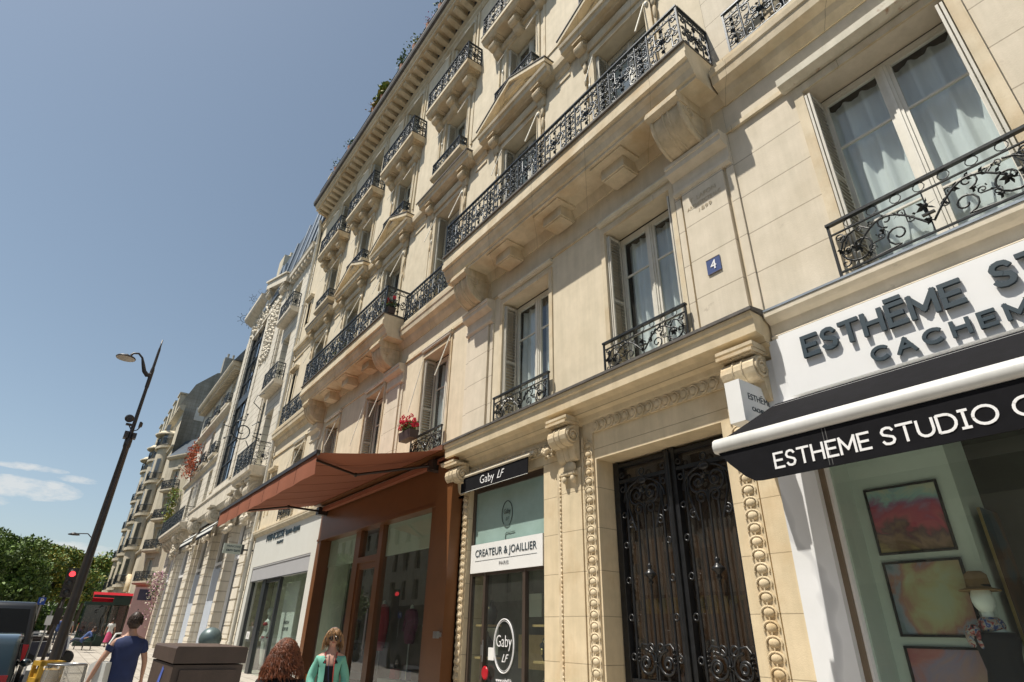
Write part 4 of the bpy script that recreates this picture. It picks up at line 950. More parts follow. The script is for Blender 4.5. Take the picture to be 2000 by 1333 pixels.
# pictures
def picture(name,label,x0,x1,z0,z1,y,mat,grp):
    t=thing(name,label,'picture',(x0,y,z0),0,grp); w,h=x1-x0,z1-z0; f=MB(); e=.022
    f.box(0,w,-.03,0,0,e); f.box(0,w,-.03,0,h-e,h); f.box(0,e,-.03,0,e,h-e); f.box(w-e,w,-.03,0,e,h-e); mk('frame',f,MATS['black_velvet'],t)
    f=MB(); f.box(e,w-e,-.014,-.004,e,h-e); mk('canvas',f,mat,t); return t
def paint2(name,cols,seed,w=.72,h=.70,blob=None):
    m=bpy.data.materials.new(name); m.use_nodes=True; t=m.node_tree; b=t.nodes['Principled BSDF']; b.inputs['Roughness'].default_value=.5
    c=N(t,'ShaderNodeTexCoord'); sp_=N(t,'ShaderNodeSeparateXYZ'); t.links.new(c.outputs['Object'],sp_.inputs[0]); mp=N(t,'ShaderNodeMapping'); mp.inputs['Location'].default_value=(seed,0,seed*.7); t.links.new(c.outputs['Object'],mp.inputs[0])
    n=N(t,'ShaderNodeTexNoise',i_Scale=2.6,i_Detail=5.0,i_Distortion=1.2,i_Roughness=.55); t.links.new(mp.outputs[0],n.inputs['Vector'])
    if blob:
        dx=math_n(t,'DIVIDE',math_n(t,'SUBTRACT',sp_.outputs[0],blob[0]),blob[2]); dz=math_n(t,'DIVIDE',math_n(t,'SUBTRACT',sp_.outputs[2],blob[1]),blob[3]); f=math_n(t,'SQRT',math_n(t,'ADD',math_n(t,'MULTIPLY',dx,dx),math_n(t,'MULTIPLY',dz,dz)))
        f=math_n(t,'ADD',math_n(t,'MULTIPLY',f,.55),math_n(t,'MULTIPLY',math_n(t,'SUBTRACT',n.outputs[0],.5),1.7))
    else: f=math_n(t,'ADD',math_n(t,'DIVIDE',sp_.outputs[2],h),math_n(t,'MULTIPLY',math_n(t,'SUBTRACT',n.outputs[0],.5),1.1))
    cr=N(t,'ShaderNodeValToRGB'); t.links.new(f,cr.inputs[0]); e=cr.color_ramp.elements; e[0].position=.0; e[0].color=(*cols[0],1); e[1].position=1.0; e[1].color=(*cols[-1],1)
    for i,cc in enumerate(cols[1:-1]): x=e.new((i+1)/(len(cols)-1)); x.color=(*cc,1)
    t.links.new(cr.outputs[0],b.inputs['Base Color']); return m
def paint(name,cols,seed,scale=3.0,dist=2.5):
    m=bpy.data.materials.new(name); m.use_nodes=True; t=m.node_tree; b=t.nodes['Principled BSDF']; b.inputs['Roughness'].default_value=.5
    c=N(t,'ShaderNodeTexCoord'); mp=N(t,'ShaderNodeMapping'); mp.inputs['Location'].default_value=(seed,0,seed*.7); t.links.new(c.outputs['Object'],mp.inputs[0])
    n=N(t,'ShaderNodeTexNoise',i_Scale=scale,i_Detail=3.0,i_Distortion=dist,i_Roughness=.45); t.links.new(mp.outputs[0],n.inputs['Vector'])
    cr=N(t,'ShaderNodeValToRGB'); t.links.new(n.outputs[0],cr.inputs[0]); e=cr.color_ramp.elements
    e[0].position=.30; e[0].color=(*cols[0],1); e[1].position=.70; e[1].color=(*cols[-1],1)
    for i,cc in enumerate(cols[1:-1]): x=e.new(.30+.40*(i+1)/(len(cols)-1)); x.color=(*cc,1)
    t.links.new(cr.outputs[0],b.inputs['Base Color']); return m
gp='framed abstract paintings on the pale partition'
picture('framed_picture','top framed painting of red and brown swirls in the shop window',-2.87,-2.15,2.43,3.12,.52,paint2('painting_red',[(.42,.30,.12),(.22,.12,.07),(.34,.20,.14),(.16,.08,.09),(.55,.10,.14),(.46,.06,.12),(.34,.16,.28),(.34,.50,.52),(.60,.58,.46)],1.2),gp)
picture('framed_picture','middle framed painting of a cream cone on grey blue',-2.87,-2.15,1.66,2.36,.52,paint2('painting_cream',[(.50,.51,.36),(.52,.47,.28),(.50,.36,.22),(.44,.20,.17),(.34,.32,.38),(.27,.31,.40),(.17,.21,.24)],4.1,blob=(.45,.42,.34,.42)),gp)
picture('framed_picture','lowest framed painting in pink and violet',-2.87,-2.15,.88,1.58,.52,paint2('painting_pink',[(.55,.36,.28),(.48,.28,.28),(.34,.26,.38),(.52,.20,.20),(.46,.14,.15)],7.3,blob=(.55,.2,.4,.5)),gp)
t=thing('framed_picture','large dark landscape picture leaning deeper in the shop','picture',(-1.93,.66,1.5)); b=MB(); b.box(0,.03,0,.75,0,1.32); mk('canvas',b,paint('painting_land',[(.03,.06,.10),(.05,.09,.12),(.13,.06,.03),(.06,.04,.02)],2.2,1.6,.8),t); b=MB(); b.box(.0,.025,-.012,-.001,0,1.32); mk('frame',b,gold,t)
s=thing('mannequin','headless style window mannequin wearing a straw hat, patterned scarf and black dress','mannequin',(-2.03,.33,.28),-.3); s['label']='window mannequin wearing a tan brimmed hat, patterned scarf and black dress'
mannequin_body(s,white_pl,.985,arms=False)
b=MB(); b.lathe([(.0,1.925),(.055,1.93),(.085,1.90),(.09,1.80),(.095,1.79),(.15,1.775),(.158,1.765),(.15,1.76),(.09,1.775)],(0,0,0),24); b.v=[(p[0],p[1]*1.12,p[2]) for p in b.v]; mk('hat',b,pm('tan_felt',(.30,.17,.08),.9,noise=.05),s)
b=MB(); b.lathe([(.093,1.79),(.094,1.81),(.092,1.815)],(0,0,0),24); mk('hat_band',b,MATS['black_velvet'],s)
b=MB(); b.lathe([(.06,1.545),(.095,1.52),(.11,1.475),(.09,1.43),(.05,1.44)],(0,0,0),16); b.ball((-.1,-.11,1.44),(.07,.03,.05),8,6); b.ball((-.14,-.1,1.38),(.05,.02,.08),8,6); b.ball((-.05,-.12,1.37),(.03,.02,.08),8,6); mk('scarf',b,paint('scarf_print',[(.01,.02,.12),(.02,.06,.3),(.5,.45,.4),(.4,.04,.05),(.01,.01,.02)],5,22,1),s)
b=MB(); b.lathe([(.34,.55),(.22,.8),(.19,.95),(.145,1.12),(.165,1.27),(.195,1.36),(.18,1.42),(.15,1.425)],(0,0,0),20); b.v=[(p[0],p[1]*.72,p[2]) for p in b.v]; mk('dress',b,pm('navy_knit',(.008,.009,.016),.9),s)
# sign panel and black awning
s=thing('shop_sign','wide white fascia panel with dark raised ESTHEME STUDIO CACHEMIRE letters','sign',(-3.1,-.2,4.55))
b=MB(); b.box(0,BX1+3.1,.0,.12,-.40,.40); mk('panel',b,white_pl,s)
STROKE={'E':(.62,[[(1,0),(0,0),(0,1),(1,1)],[(0,.5),(.85,.5)]]),'T':(.72,[[(0,1),(1,1)],[(.5,1),(.5,0)]]),'H':(.74,[[(0,0),(0,1)],[(1,0),(1,1)],[(0,.5),(1,.5)]]),
 'M':(.92,[[(0,0),(0,1),(.5,.25),(1,1),(1,0)]]),'I':(.3,[[(.5,0),(.5,1)],[(0,0),(1,0)],[(0,1),(1,1)]]),'A':(.86,[[(0,0),(.5,1),(1,0)],[(.2,.35),(.8,.35)]]),
 'U':(.72,[[(0,1),(0,.38)]+[(.5-.5*cos(pi*k/8),.38-.38*sin(pi*k/8)) for k in range(1,8)]+[(1,.38),(1,1)]]),
 'D':(.80,[[(.0,0),(.0,1),(.45,1)]+[(.45+.55*sin(pi*k/8),.5+.5*cos(pi*k/8)) for k in range(1,8)]+[(.45,0),(0,0)]]),
 'O':(.98,[[(.5+.5*cos(2*pi*k/20),.5+.5*sin(2*pi*k/20)) for k in range(21)]]),
 'C':(.86,[[(.55+.55*cos(a),.5+.5*sin(a)) for a in [.75+(2*pi-1.5)*k/16 for k in range(17)]]]),
 'S':(.62,[[(.95,.80),(.78,.96),(.5,1.0),(.2,.95),(.04,.76),(.14,.60),(.5,.5),(.86,.40),(.97,.24),(.82,.05),(.5,0),(.2,.04),(.03,.2)]]),
 'R':(.66,[[(0,0),(0,1),(.55,1)]+[(.55+.4*sin(pi*k/6),.75+.25*cos(pi*k/6)) for k in range(1,6)]+[(.55,.5),(0,.5)],[(.5,.5),(1,0)]])}
STROKE['Ē']=(.62,STROKE['E'][1]+[[(.1,1.28),(.9,1.28)]])
def wordmark(txt,x,y,z,mat,parent,width,height,thick,depth,gap=.28):
    """raised sans serif letters built from flat bars, facing -y; thick = bar width"""
    tot=sum(STROKE[c][0] for c in txt)+gap*(len(txt)-1); u=(width-thick)/tot; m=MB(); px0=x+thick/2; k=0
    hh=height-thick
    for c in txt:
        w,st=STROKE[c]
        for pl in st:
            for (a,b),(c2,d2) in zip(pl[:-1],pl[1:]):
                p=Vector((px0+a*w*u,0,z+thick/2+b*hh)); q=Vector((px0+c2*w*u,0,z+thick/2+d2*hh)); dd=(q-p)
                if dd.length<1e-5: continue
                dd.normalize(); nn=Vector((-dd.z,0,dd.x))*thick/2; e=dd*thick*(.5 if len(pl)<9 else .12); k+=1; yy=y-depth-.0004*(k%7); pp=[p-e-nn,q+e-nn,q+e+nn,p-e+nn]
                m.add([(v.x,yy,v.z) for v in pp]+[(v.x,y,v.z) for v in pp],[(0,1,2,3),(4,7,6,5),(0,4,5,1),(1,5,6,2),(2,6,7,3),(3,7,4,0)])
        px0+=(w+gap)*u; m.cut()
    return mk('letter',m,mat,parent)
wordmark('ESTHĒME',.27,-.01,-.015,ink,s,1.63,.275,.048,.034,.30)
wordmark('STUDIO',2.12,-.01,.0,ink,s,1.42,.275,.048,.034,.30)
wordmark('CACHEMIRE',.95,-.01,-.325,ink,s,1.93,.17,.036,.03,.55)
A=thing('awning','black awning with a white front bar and ESTHEME STUDIO CACHEMIRE valance','awning',(0,0,0))
b=MB(); b.add([(-3.28,-.24,4.10),(BX1,-.24,4.10),(BX1,-.98,3.575),(-3.60,-.98,3.575),(-3.28,-.24,4.07),(BX1,-.24,4.07),(BX1,-.98,3.55),(-3.60,-.98,3.55)],[(0,1,2,3),(4,5,6,7),(0,3,7,4)]); mk('cloth',b,black_cloth,A)
b=MB(); b.px([(-.96,3.425),(-1.04,3.425),(-1.065,3.45),(-1.075,3.50),(-1.06,3.555),(-1.02,3.585),(-.96,3.58)],-3.66,BX1,True); mk('front_bar',b,bar_white,A)
b=MB(); b.py([(-3.62,3.42),(BX1,3.42),(BX1,3.045),(-3.16,3.045),(-3.24,3.055),(-3.34,3.12),(-3.50,3.28)],-1.035,-1.022); mk('valance',b,black_cloth,A); b=MB(); b.box(-2.47,-2.464,-1.037,-1.035,3.06,3.42); b.box(-2.44,-2.434,-1.037,-1.035,3.06,3.42); mk('seam',b,pm('grey_thread',(.10,.10,.10),.8),A)
b=MB(); b.box(-3.28,BX1,-.30,-.12,4.0,4.06); mk('cassette',b,white_pl,A)
wordmark('ESTHEME',-3.0,-1.036,3.125,ink_w,A,.93,.165,.022,.003,.26)
wordmark('STUDIO',-1.985,-1.036,3.125,ink_w,A,.86,.165,.022,.003,.22)
wordmark('CACHEMIRE',-1.04,-1.036,3.125,ink_w,A,1.35,.165,.022,.003,.22)
s=thing('projecting_sign','small white box sign jutting out over the left end of the black awning','sign',(-3.56,-.30,4.12))
b=MB(); b.box(-.10,.10,-.34,.34,-.26,.26); mk('box',b,white_pl2,s)
text('lettering','ESTHĒME',.115,(.103,.03,.07),ink,s,rot=(pi/2,0,pi/2)); text('lettering','CACHEMIRE',.07,(.103,.03,-.08),ink,s,rot=(pi/2,0,pi/2),offset=.002)
# ------------------------------------------------------------------ second building: white carved stone with a tall glazed bay
B2=thing('apartment_building','white carved stone building with a very tall dark glazed bay, next to the cream one','building',(0,0,0))
X0,X1=-56.2,-27.97
m=MB(); RH=[]
Rw=(-31.55,-30.05)
hR=[(*Rw,8.75,11.9),(*Rw,13.3,16.4),(*Rw,17.75,19.9)]
wall(m,-32.4,X1,7.2,21.2,hR,0,.5); wall(m,-42.6,-32.4,7.2,20.8,[(-41.2,-37.1,9.5,20.3)],-.14,.20); m.quad((-42.6,-.14,20.8),(-38.2,-.14,20.8),(-38.2,-.14,22.6),(-42.6,-.14,22.6)); m.quad((-38.2,-.14,20.8),(-32.4,-.14,20.8),(-32.4,-.14,21.0),(-38.2,-.14,23.6))
LW=[-44.9,-48.4,-51.9]; hL=[]
for c in LW: hL+= [(c-.65,c+.65,9.0,11.5),(c-.65,c+.65,12.6,15.2),(c-.65,c+.65,16.3,18.4)]
wall(m,X0,-42.6,7.2,19.0,hL,0,.45)
m.quad((-42.6,0,7.2),(-42.6,-.14,7.2),(-42.6,-.14,22.6),(-42.6,0,22.6)); m.quad((-32.4,0,7.2),(-32.4,-.14,7.2),(-32.4,-.14,20.9),(-32.4,0,20.9))
m.quad((-38.2,-.14,20.8),(-38.2,4,20.8),(-38.2,4,23.6),(-38.2,-.14,23.6)); m.quad((-42.6,0,19),(-42.6,4,19),(-42.6,4,22.6),(-42.6,0,22.6)); m.quad((X0,0,0),(X0,8,0),(X0,8,19),(X0,0,19))
mk('wall',m,white_stone,B2)
# ground floor: tall piers with carved capitals, dark glazed openings with awnings
m=MB(); wall(m,X0,X1,.0,7.2,[(-36.9,-33.0,.0,6.5),(-42.2,-38.4,.0,6.5),(-32.4,-29.5,.0,6.2),(-48.6,-44.2,.0,6.4),(-54.2,-50.2,.0,6.4)],0,.6)
mk('wall',m,white_stone,B2)
m=MB()
for a,b in ((-29.5,-28.5),(-33.0,-32.4),(-38.2,-37.0),(-43.9,-42.4),(-49.9,-48.8)):
    m.box(a,b,-.14,0,.0,6.2); m.box(a-.04,b+.04,-.19,0,.0,1.1)
    z=1.2
    while z<6: m.box(a-.02,b+.02,-.175,0,z,z+.44); z+=.50
    m.cut()
mk('pier',m,white_stone,B2)
m=MB()
for c in (-29.0,-32.6,-37.6,-43.1,-49.4):
    mk('console',console(.9,.55,1.5,.5),white_o,B2,(c-.45,-.15,7.85))
    for i in range(26):
        m.ball((c+R.uniform(-.5,.5),-.42+R.uniform(-.1,.1),R.uniform(5.9,6.8)),R.uniform(.07,.16),6,4)
    m.cut()
mk('carved_capital',m,white_o,B2)
m=MB(); m.px([(0,7.6),(-.34,7.6),(-.40,7.72),(-.45,7.78),(-.45,8.55),(-.52,8.62),(-.52,8.72),(0,8.8)],-46.2,-31.6); mk('belt',m,white_o,B2)
m=MB(); m.px([(0,7.55),(-.70,7.60),(-.74,7.72),(-.86,7.76),(-.92,7.86),(-.92,8.02),(0,8.06)],X0,-46.2); 
for i in range(8): m.merge(console(.3,.6,.7,.5,groove=False),Matrix.Translation((-55.8+i*1.25,0,7.56)))
o=mk('balcony',m,white_o,B2); mk('railing',railing(9.9,1.05,.8,r=.014),iron,o,(X0+.05,-.86,8.04))
m=MB(); m.px([(0,7.9),(-.78,7.92),(-.82,8.05),(-.92,8.1),(-.94,8.30),(0,8.34)],-31.75,-28.1)
for q in (-31.5,-30.2,-28.9): m.merge(console(.34,.70,.95,.5,groove=False),Matrix.Translation((q,0,7.9)))
o=mk('balcony',m,white_o,B2); mk('railing',railing(3.45,1.15,.85,r=.014),iron,o,(-31.65,-.88,8.33))
for z in (12.95,17.35):
    m=MB(); m.px([(0,z),(-.42,z+.02),(-.5,z+.12),(-.5,z+.26),(0,z+.28)],-32.1,-29.4); o=mk('balconette',m,white_o,B2); mk('railing',railing(2.4,1.0,.4,r=.013),iron,o,(-32.0,-.44,z+.28))
for a,b,c,d in hR: window(B2,a,c,b-a,d-c-.02,.45)
for c in LW:
    for z,h in ((9.0,2.5),(12.6,2.6),(16.3,2.1)):
        window(B2,c-.65,z,1.3,h-.02,.4)
        if z>10:
            m=MB(); m.px([(0,z-.3),(-.3,z-.28),(-.36,z-.2),(-.36,z-.06),(0,z-.04)],c-.85,c+.85); o=mk('sill',m,white_o,B2); mk('railing',railing(1.5,.8,.28,r=.013),iron,o,(c-.75,-.32,z-.05))
# tall glazed bay
m=MB(); m.quad((-41.2,.05,9.5),(-37.1,.05,9.5),(-37.1,.05,20.3),(-41.2,.05,20.3)); G=mk('glazed_bay',m,g_dark,B2); G['label']='very tall dark glazed bay'
m=MB()
for x in (-41.2,-39.75,-38.5,-37.2): m.box(x,x+.06,-.02,.04,9.5,20.3)
for z in (9.5,10.9,12.3,13.7,16.6,18.0,19.4): m.box(-41.2,-37.1,-.01,.035,z,z+.06)
m.box(-41.2,-37.1,-.03,.045,14.9,15.5); mk('mullion',m,MATS['graphite_frame'],G)
m=MB(); m.box(-41.3,-37.0,.15,.2,9.4,20.4); mk('back_panel',m,dark,G)
# cornices, pediment block, carved panel
m=MB(); m.px([(0,20.62),(-.10,20.68),(-.20,20.80),(-.36,20.88),(-.38,21.10),(-.42,21.2),(0,21.28)],-32.4,X1); x=-32.2
while x<X1-.2: m.box(x,x+.22,-.30,-.05,20.58,20.82); x+=.55
mk('top_cornice',m,white_o,B2)
m=MB(); m.px([(-.14,22.0),(-.3,22.1),(-.66,22.3),(-.74,22.45),(-.74,22.7),(-.14,22.8)],-42.9,-38.3)
m.py([(-38.4,23.1),(-32.3,20.75),(-32.3,21.25),(-38.4,23.65)],-.50,-.1); m.py([(-38.5,23.66),(-32.2,21.26),(-32.2,21.36),(-38.5,23.80)],-.60,.3)
for q in (-37.9,-33.6): m.merge(console(.8,.36,.9,.5),Matrix.Translation((q,-.14,20.9 if q>-35 else 22.6)))
m.box(-38.3,-32.5,-.24,-.14,20.3,20.5); mk('pediment',m,white_o,B2)
m=MB()
for i in range(240): m.ball((R.uniform(-36.2,-34.0),-.16,R.uniform(16.3,20.9)),R.uniform(.06,.16),5,4)
m.cut()
for i in range(80): m.ball((R.uniform(-41.6,-36.8),-.18,R.uniform(20.6,21.8)),R.uniform(.06,.18),5,4)
mk('carved_panel',m,white_o,B2)
m=MB(); m.box(-36.95,-36.3,-.20,-.14,9.4,20.4); m.box(-33.4,-32.6,-.20,-.14,9,20.7); m.box(-42.4,-41.5,-.20,-.14,9.4,20.4); mk('pilaster',m,white_stone,B2)
m=MB(); m.px([(0,15.45),(-.2,15.55),(-.36,15.68),(-.36,15.84),(0,15.9)],X0,-42.6); m.px([(0,11.9),(-.15,12.0),(-.22,12.1),(-.22,12.2),(0,12.24)],X0,-42.6); mk('string_course',m,white_o,B2)
m=MB(); m.px([(0,18.7),(-.6,18.78),(-.72,18.86),(-.78,19.02),(-.78,19.14),(0,19.2)],X0,-42.9); x=X0+.1
while x<-43.1: m.box(x,x+.16,-.58,-.05,18.52,18.74); x+=.34
mk('top_cornice',m,cream,B2)
m=MB(); m.px([(-.7,19.14),(.6,21.6),(5,22.3),(5,19.14)],X0,-42.6); m.px([(-.25,21.25),(.25,25.3),(6,26.4),(6,21.25)],-38.3,X1)
m.px([(-.5,22.75),(-.35,23.6),(.1,24.2),(.9,24.5),(5,24.6),(5,22.75)],-42.7,-38.3); mk('roof',m,slate,B2)
m=MB()
for x in (-38.2,-34.8,-32.3,-30.6,-29.3,-28.1): m.tube([(x,-.30,21.3),(x,.22,25.35)],.09,5); m.cut()
m.cut()
m.box(-35.6,-34.9,-.25,.6,21.6,23.6); mk('roof_rib',m,zinc,B2)
m=MB(); m.add([(-32.1,-.26,21.6),(-30.8,-.26,21.6),(-30.8,.17,25.0),(-32.1,.17,25.0)],[(0,1,2,3)]); m.cut(); m.add([(-30.4,-.26,21.6),(-29.5,-.26,21.6),(-29.5,.17,25.0),(-30.4,.17,25.0)],[(0,1,2,3)]); mk('roof_glazing',m,g_dark,B2)
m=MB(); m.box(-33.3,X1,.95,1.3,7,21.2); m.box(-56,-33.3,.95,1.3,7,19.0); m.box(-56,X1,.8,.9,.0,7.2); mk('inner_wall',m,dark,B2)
m=MB(); m.box(-44.6,-43.2,2,4,22,25.0); m.cut(); m.box(-40.6,-39.2,.3,1.4,23.5,27.0); 
for x in (-40.3,-39.9,-39.5): m.tube([(x,.8,27),(x,.8,27.5)],.12,6)
mk('chimney',m,cream,B2)
# openings at street level
gp_='striped_cloth'
for i,(a,b) in enumerate(((-36.9,-33.0),(-42.2,-38.4),(-32.4,-29.5),(-48.6,-44.2),(-54.2,-50.2))):
    m=MB(); m.quad((a,.35,0),(b,.35,0),(b,.35,6.4),(a,.35,6.4)); w=mk('shop_window',m,g_dark,B2)
    m=MB(); m.box(a,b,.25,.34,4.6,4.75); m.box(a,a+.12,.22,.34,0,6.4); m.box(b-.12,b,.22,.34,0,6.4); m.box((a+b)/2-.06,(a+b)/2+.06,.22,.34,0,4.6); mk('frame',m,white_pl,w)
    if i<2:
        m=MB(); m.box(a+.15,(a+b)/2-.1,.2,.3,.0,4.4); mk('roller_blind',m,pm('pale_blue_blind',(.50,.55,.62),.6,noise=.05),w)
        m=MB(); m.box(b-1.4,b-.3,.18,.22,4.8,6.3); mk('red_banner',m,paint('banner_paint',[(.5,.06,.03),(.35,.05,.02),(.6,.45,.35)],3,2,1),w)
for i,(a,b) in enumerate(((-37.0,-32.95),(-42.3,-38.3))):
    A=thing('dome_awning',('striped basket awning over the nearer arch of the white building','striped basket awning over the farther arch of the white building')[i],'awning',(0,0,0),0,'striped awnings under the carved belt')
    for k in range(9):
        m=MB(); s0=k/9; s1=(k+1)/9
        pts=[]
        for s_ in (s0,s1):
            an=s_*pi/2; pts.append((-.05-1.0*sin(an),6.3+.0+.95*cos(an)-.5))
        m.add([(a,pts[0][0],pts[0][1]),(b,pts[0][0],pts[0][1]),(b,pts[1][0],pts[1][1]),(a,pts[1][0],pts[1][1])],[(0,1,2,3)]); mk('stripe',m,(black_cloth,offw)[k%2],A)
# lanterns / iron curls
def wrought_sign(loc,lab,sc=1.0):
    t=thing('iron_bracket',lab,'iron bracket',loc); t.scale=(sc,sc,sc); m=MB()
    m.tube([(p[1]*0,p[0],p[2]) for p in spiral(-.5,0,.55,.1,pi/2,1.6,26)],.03,5); m.tube([(0,.2,-1.1),(0,.2,1.6)],.03,5)
    for k in range(9):
        a=k*.75; m.tube([(0,-.5+.5*cos(a),.5*sin(a)),(0,-.5+.85*cos(a),.85*sin(a))],.022,4)
        m.ball((0,-.5+.85*cos(a),.85*sin(a)),.05,5,4)
    m.tube([(0,.1,1.2),(0,-.3,1.5),(0,-.2,1.9),(0,.1,2.1)],.022,4); mk('scrollwork',m,iron,t)
wrought_sign((-28.9,-.95,10.0),'wrought iron spiral bracket above the corner balcony of the white building')
wrought_sign((-44.0,-.3,23.1),'spiky wrought iron finial on the roof edge of the white building',.62)
wrought_sign((-42.0,-.3,24.0),'second spiky iron finial, nearer along the same roof edge',.5)
# drainpipe between the two buildings
m=MB(); m.tube([(-27.93,-.14,0),(-27.93,-.14,22.0),(-27.75,-.3,22.6)],.085,8)
for z in range(1,22,2): m.tube([(-27.93,-.14,z),(-27.93,-.14,z+.09)],.11,8)
mk('drainpipe',m,paintw,B1)

# ------------------------------------------------------------------ third building: angled corner block with bow windows
B3=thing('apartment_building','tall cream corner building with bow windows, curved balconies and a blank grey end wall','building',(0,0,0))
# oblique face from P to Q
P=Vector((-56.3,.32,0)); Q=Vector((-60.2,-1.45,0)); d=(Q-P); L=d.length; ang=atan2(d.y,d.x)+pi
M3=Matrix.Translation(Q)@Matrix.Rotation(ang,4,'Z')      # local x from Q (0) to P (L), local -y faces the street side
F3=thing('x','x','x'); bpy.data.objects.remove(F3)
m=MB(); hs_=[]
for z in (4.9,7.4,9.9,12.4): hs_.append((1.0,2.15,z,z+1.75))
wall(m,0,L,0,15.3,hs_,0,.3); m2=MB(); m2.merge(m,M3); mk('wall',m2,cream,B3)
for z in (4.9,7.4,9.9,12.4):
    w=window(B3,0,0,1.15,1.73,0,label=None); w.matrix_local=M3@Matrix.Translation((1.0,.25,z))
    b=MB(); bx0,bx1=(.6,2.6); b.px([(0,z-.35),(-.35,z-.3),(-.42,z-.2),(-.42,z-.08),(0,z-.06)],bx0,bx1); b2=MB(); b2.merge(b,M3); o=mk('balcony',b2,cream,B3)
    r_=MB(); r_.merge(railing(1.9,.75,.35,r=.016),M3@Matrix.Translation((.65,-.38,z-.08))); mk('railing',r_,iron,o)
m=MB(); m.px([(0,15.1),(-.2,15.15),(-.3,15.3),(-.3,15.4),(0,15.45)],0,L); m.box(1.7,2.1,-.04,0,14.3,14.9); b=MB(); b.merge(m,M3); mk('top_cornice',b,cream,B3)
m=MB(); m.px([(-.2,15.4),(1.0,17.2),(4,17.6),(4,15.4)],0,L); b=MB(); b.merge(m,M3); mk('roof',b,slate,B3)
m=MB(); m.add([(-61.5,-1.45,0),(-61.5,9,0),(-61.5,9,25.5),(-61.5,1.6,25.2),(-61.5,.6,24.9),(-61.5,-1.0,23.2),(-61.5,-1.95,20.55),(-61.5,-1.95,20.1),(-61.5,-1.45,20.0)],[tuple(range(9))]); mk('end_wall',m,grey_wall,B3)
m=MB(); m.box(-62.3,-61.4,.9,3.4,24,26.8); 
for y in (1.2,1.7,2.2,2.7): m.tube([(-61.9,y,26.8),(-61.9,y,27.4)],.11,6)
mk('chimney',m,grey_wall,B3)
m=MB(); m.box(-61.9,-61.42,-.35,.5,19.6,20.9); mk('dormer',m,paintw,B3)
# long front
m=MB(); hh=[]
cols=[-63.6,-66.6,-69.8,-73.0,-76.4]
for c in cols:
    for z in (5.0,8.0,11.0,14.0,17.2): hh.append((c-.55,c+.55,z,z+2.0))
wall(m,-79,Q.x,0,20.3,hh,-1.45,.35); m.quad((Q.x,-1.45,0),(-61.5,-1.45,0),(-61.5,-1.45,20.3),(Q.x,-1.45,20.3)) if 0 else None
mk('wall',m,cream,B3)
bowm=None
for i,c in enumerate(cols):
    for z in (5.0,8.0,11.0,14.0,17.2):
        w=window(B3,c-.55,z,1.1,1.98,-1.15)
for i,c in enumerate((-65.1,-71.4,-77.4)):
    n=14
    m=MB(); pr=[(c+1.5*cos(pi+pi*k/n),-1.46+.85*sin(pi+pi*k/n)) for k in range(n+1)]; m.pz(pr,3.9,18.4,True)
    o=mk('bow_window',m,cream,B3)
    for z in (4.9,8.0,11.0,14.0,17.4):
        g=MB(); q=[(c+1.72*cos(pi+pi*k/n),-1.46+1.05*sin(pi+pi*k/n)) for k in range(n+1)]; g.pz(q,z-.35,z-.12,True); 
        mk('bow_balcony',g,cream,o)
        g=MB(); q3=[(x,y,z+.62) for x,y in q]; g.tube(q3,.03,5); g.tube([(x,y,z-.0) for x,y in q],.02,4)
        for k in range(0,n):
            xa,ya=q[k]; xb,yb=q[k+1]
            for s_ in (.0,.33,.66): g.tube([(xa+(xb-xa)*s_,ya+(yb-ya)*s_,z-.12),(xa+(xb-xa)*s_,ya+(yb-ya)*s_,z+.62)],.016,4)
        mk('railing',g,iron,o)
        g=MB()
        for k in (2,6,10):
            (xa,ya),(xb,yb)=pr[k],pr[k+2]; dx,dy=xb-xa,yb-ya; nx,ny=dy,-dx; ll=sqrt(nx*nx+ny*ny); nx,ny=nx/ll*.03,ny/ll*.03
            if ny>0: nx,ny=-nx,-ny
            for sh in (0.0,): g.add([(xa+nx,ya+ny,z+.1),(xb+nx,yb+ny,z+.1),(xb+nx,yb+ny,z+2.0),(xa+nx,ya+ny,z+2.0)],[(0,1,2,3)])
        mk('bow_glazing',g,g_dark,o)
    g=MB(); g.lathe([(1.55,0),(1.6,.12),(1.45,.2),(1.2,.45),(.6,.6),(0,.65)],(c,-1.3,18.4),16); mk('dome',g,cream,o)
m=MB(); m.px([(-1.45,19.9),(-1.75,20.05),(-1.95,20.2),(-1.95,20.4),(-1.45,20.5)],-79,Q.x); mk('top_cornice',m,cream,B3)
m=MB(); m.px([(-1.7,20.4),(-.9,22.6),(4,23.6),(4,20.4)],-79,-61.52); mk('roof',m,slate,B3)
m=MB()
for c in cols: m.box(c-.7,c+.7,-1.95,-1.2,20.5,22.4); m.box(c-.85,c+.85,-2.05,-1.2,22.4,22.55); m.cut()
mk('dormer',m,cream,B3)
m=MB(); n=10; pr=[(-79+2.2*cos(pi/2+pi*k/n),.75+2.2*sin(-pi/2-pi*k/n)*1.0) for k in range(n+1)]; pr=[(-79-2.2*sin(pi*k/n),.75-2.2*cos(pi*k/n)) for k in range(n+1)]; m.pz(pr,0,19,True); m.lathe([(2.3,0),(2.0,1.6),(1.1,3.0),(.2,3.8),(0,4.6)],(-79,.75,19),16); mk('corner_turret',m,cream,B3)
m=MB()
for z in (3.8,7.2,10.2,13.3,16.4): m.px([(-1.45,z),(-1.62,z+.05),(-1.65,z+.18),(-1.45,z+.22)],-79,Q.x); m.cut()
mk('string_course',m,cream,B3)
# arched porch with leafy carving
m=MB(); m.tube([(-62.2+1.4*cos(pi*k/12)-1.0,-1.6,4.1+1.3*sin(pi*k/12)) for k in range(13)],.22,6); mk('carved_arch',m,stone_o,B3)
m=MB(); m.box(-79,-61.8,-1.0,-.9,0,19.8); mk('inner_wall',m,dark,B3)

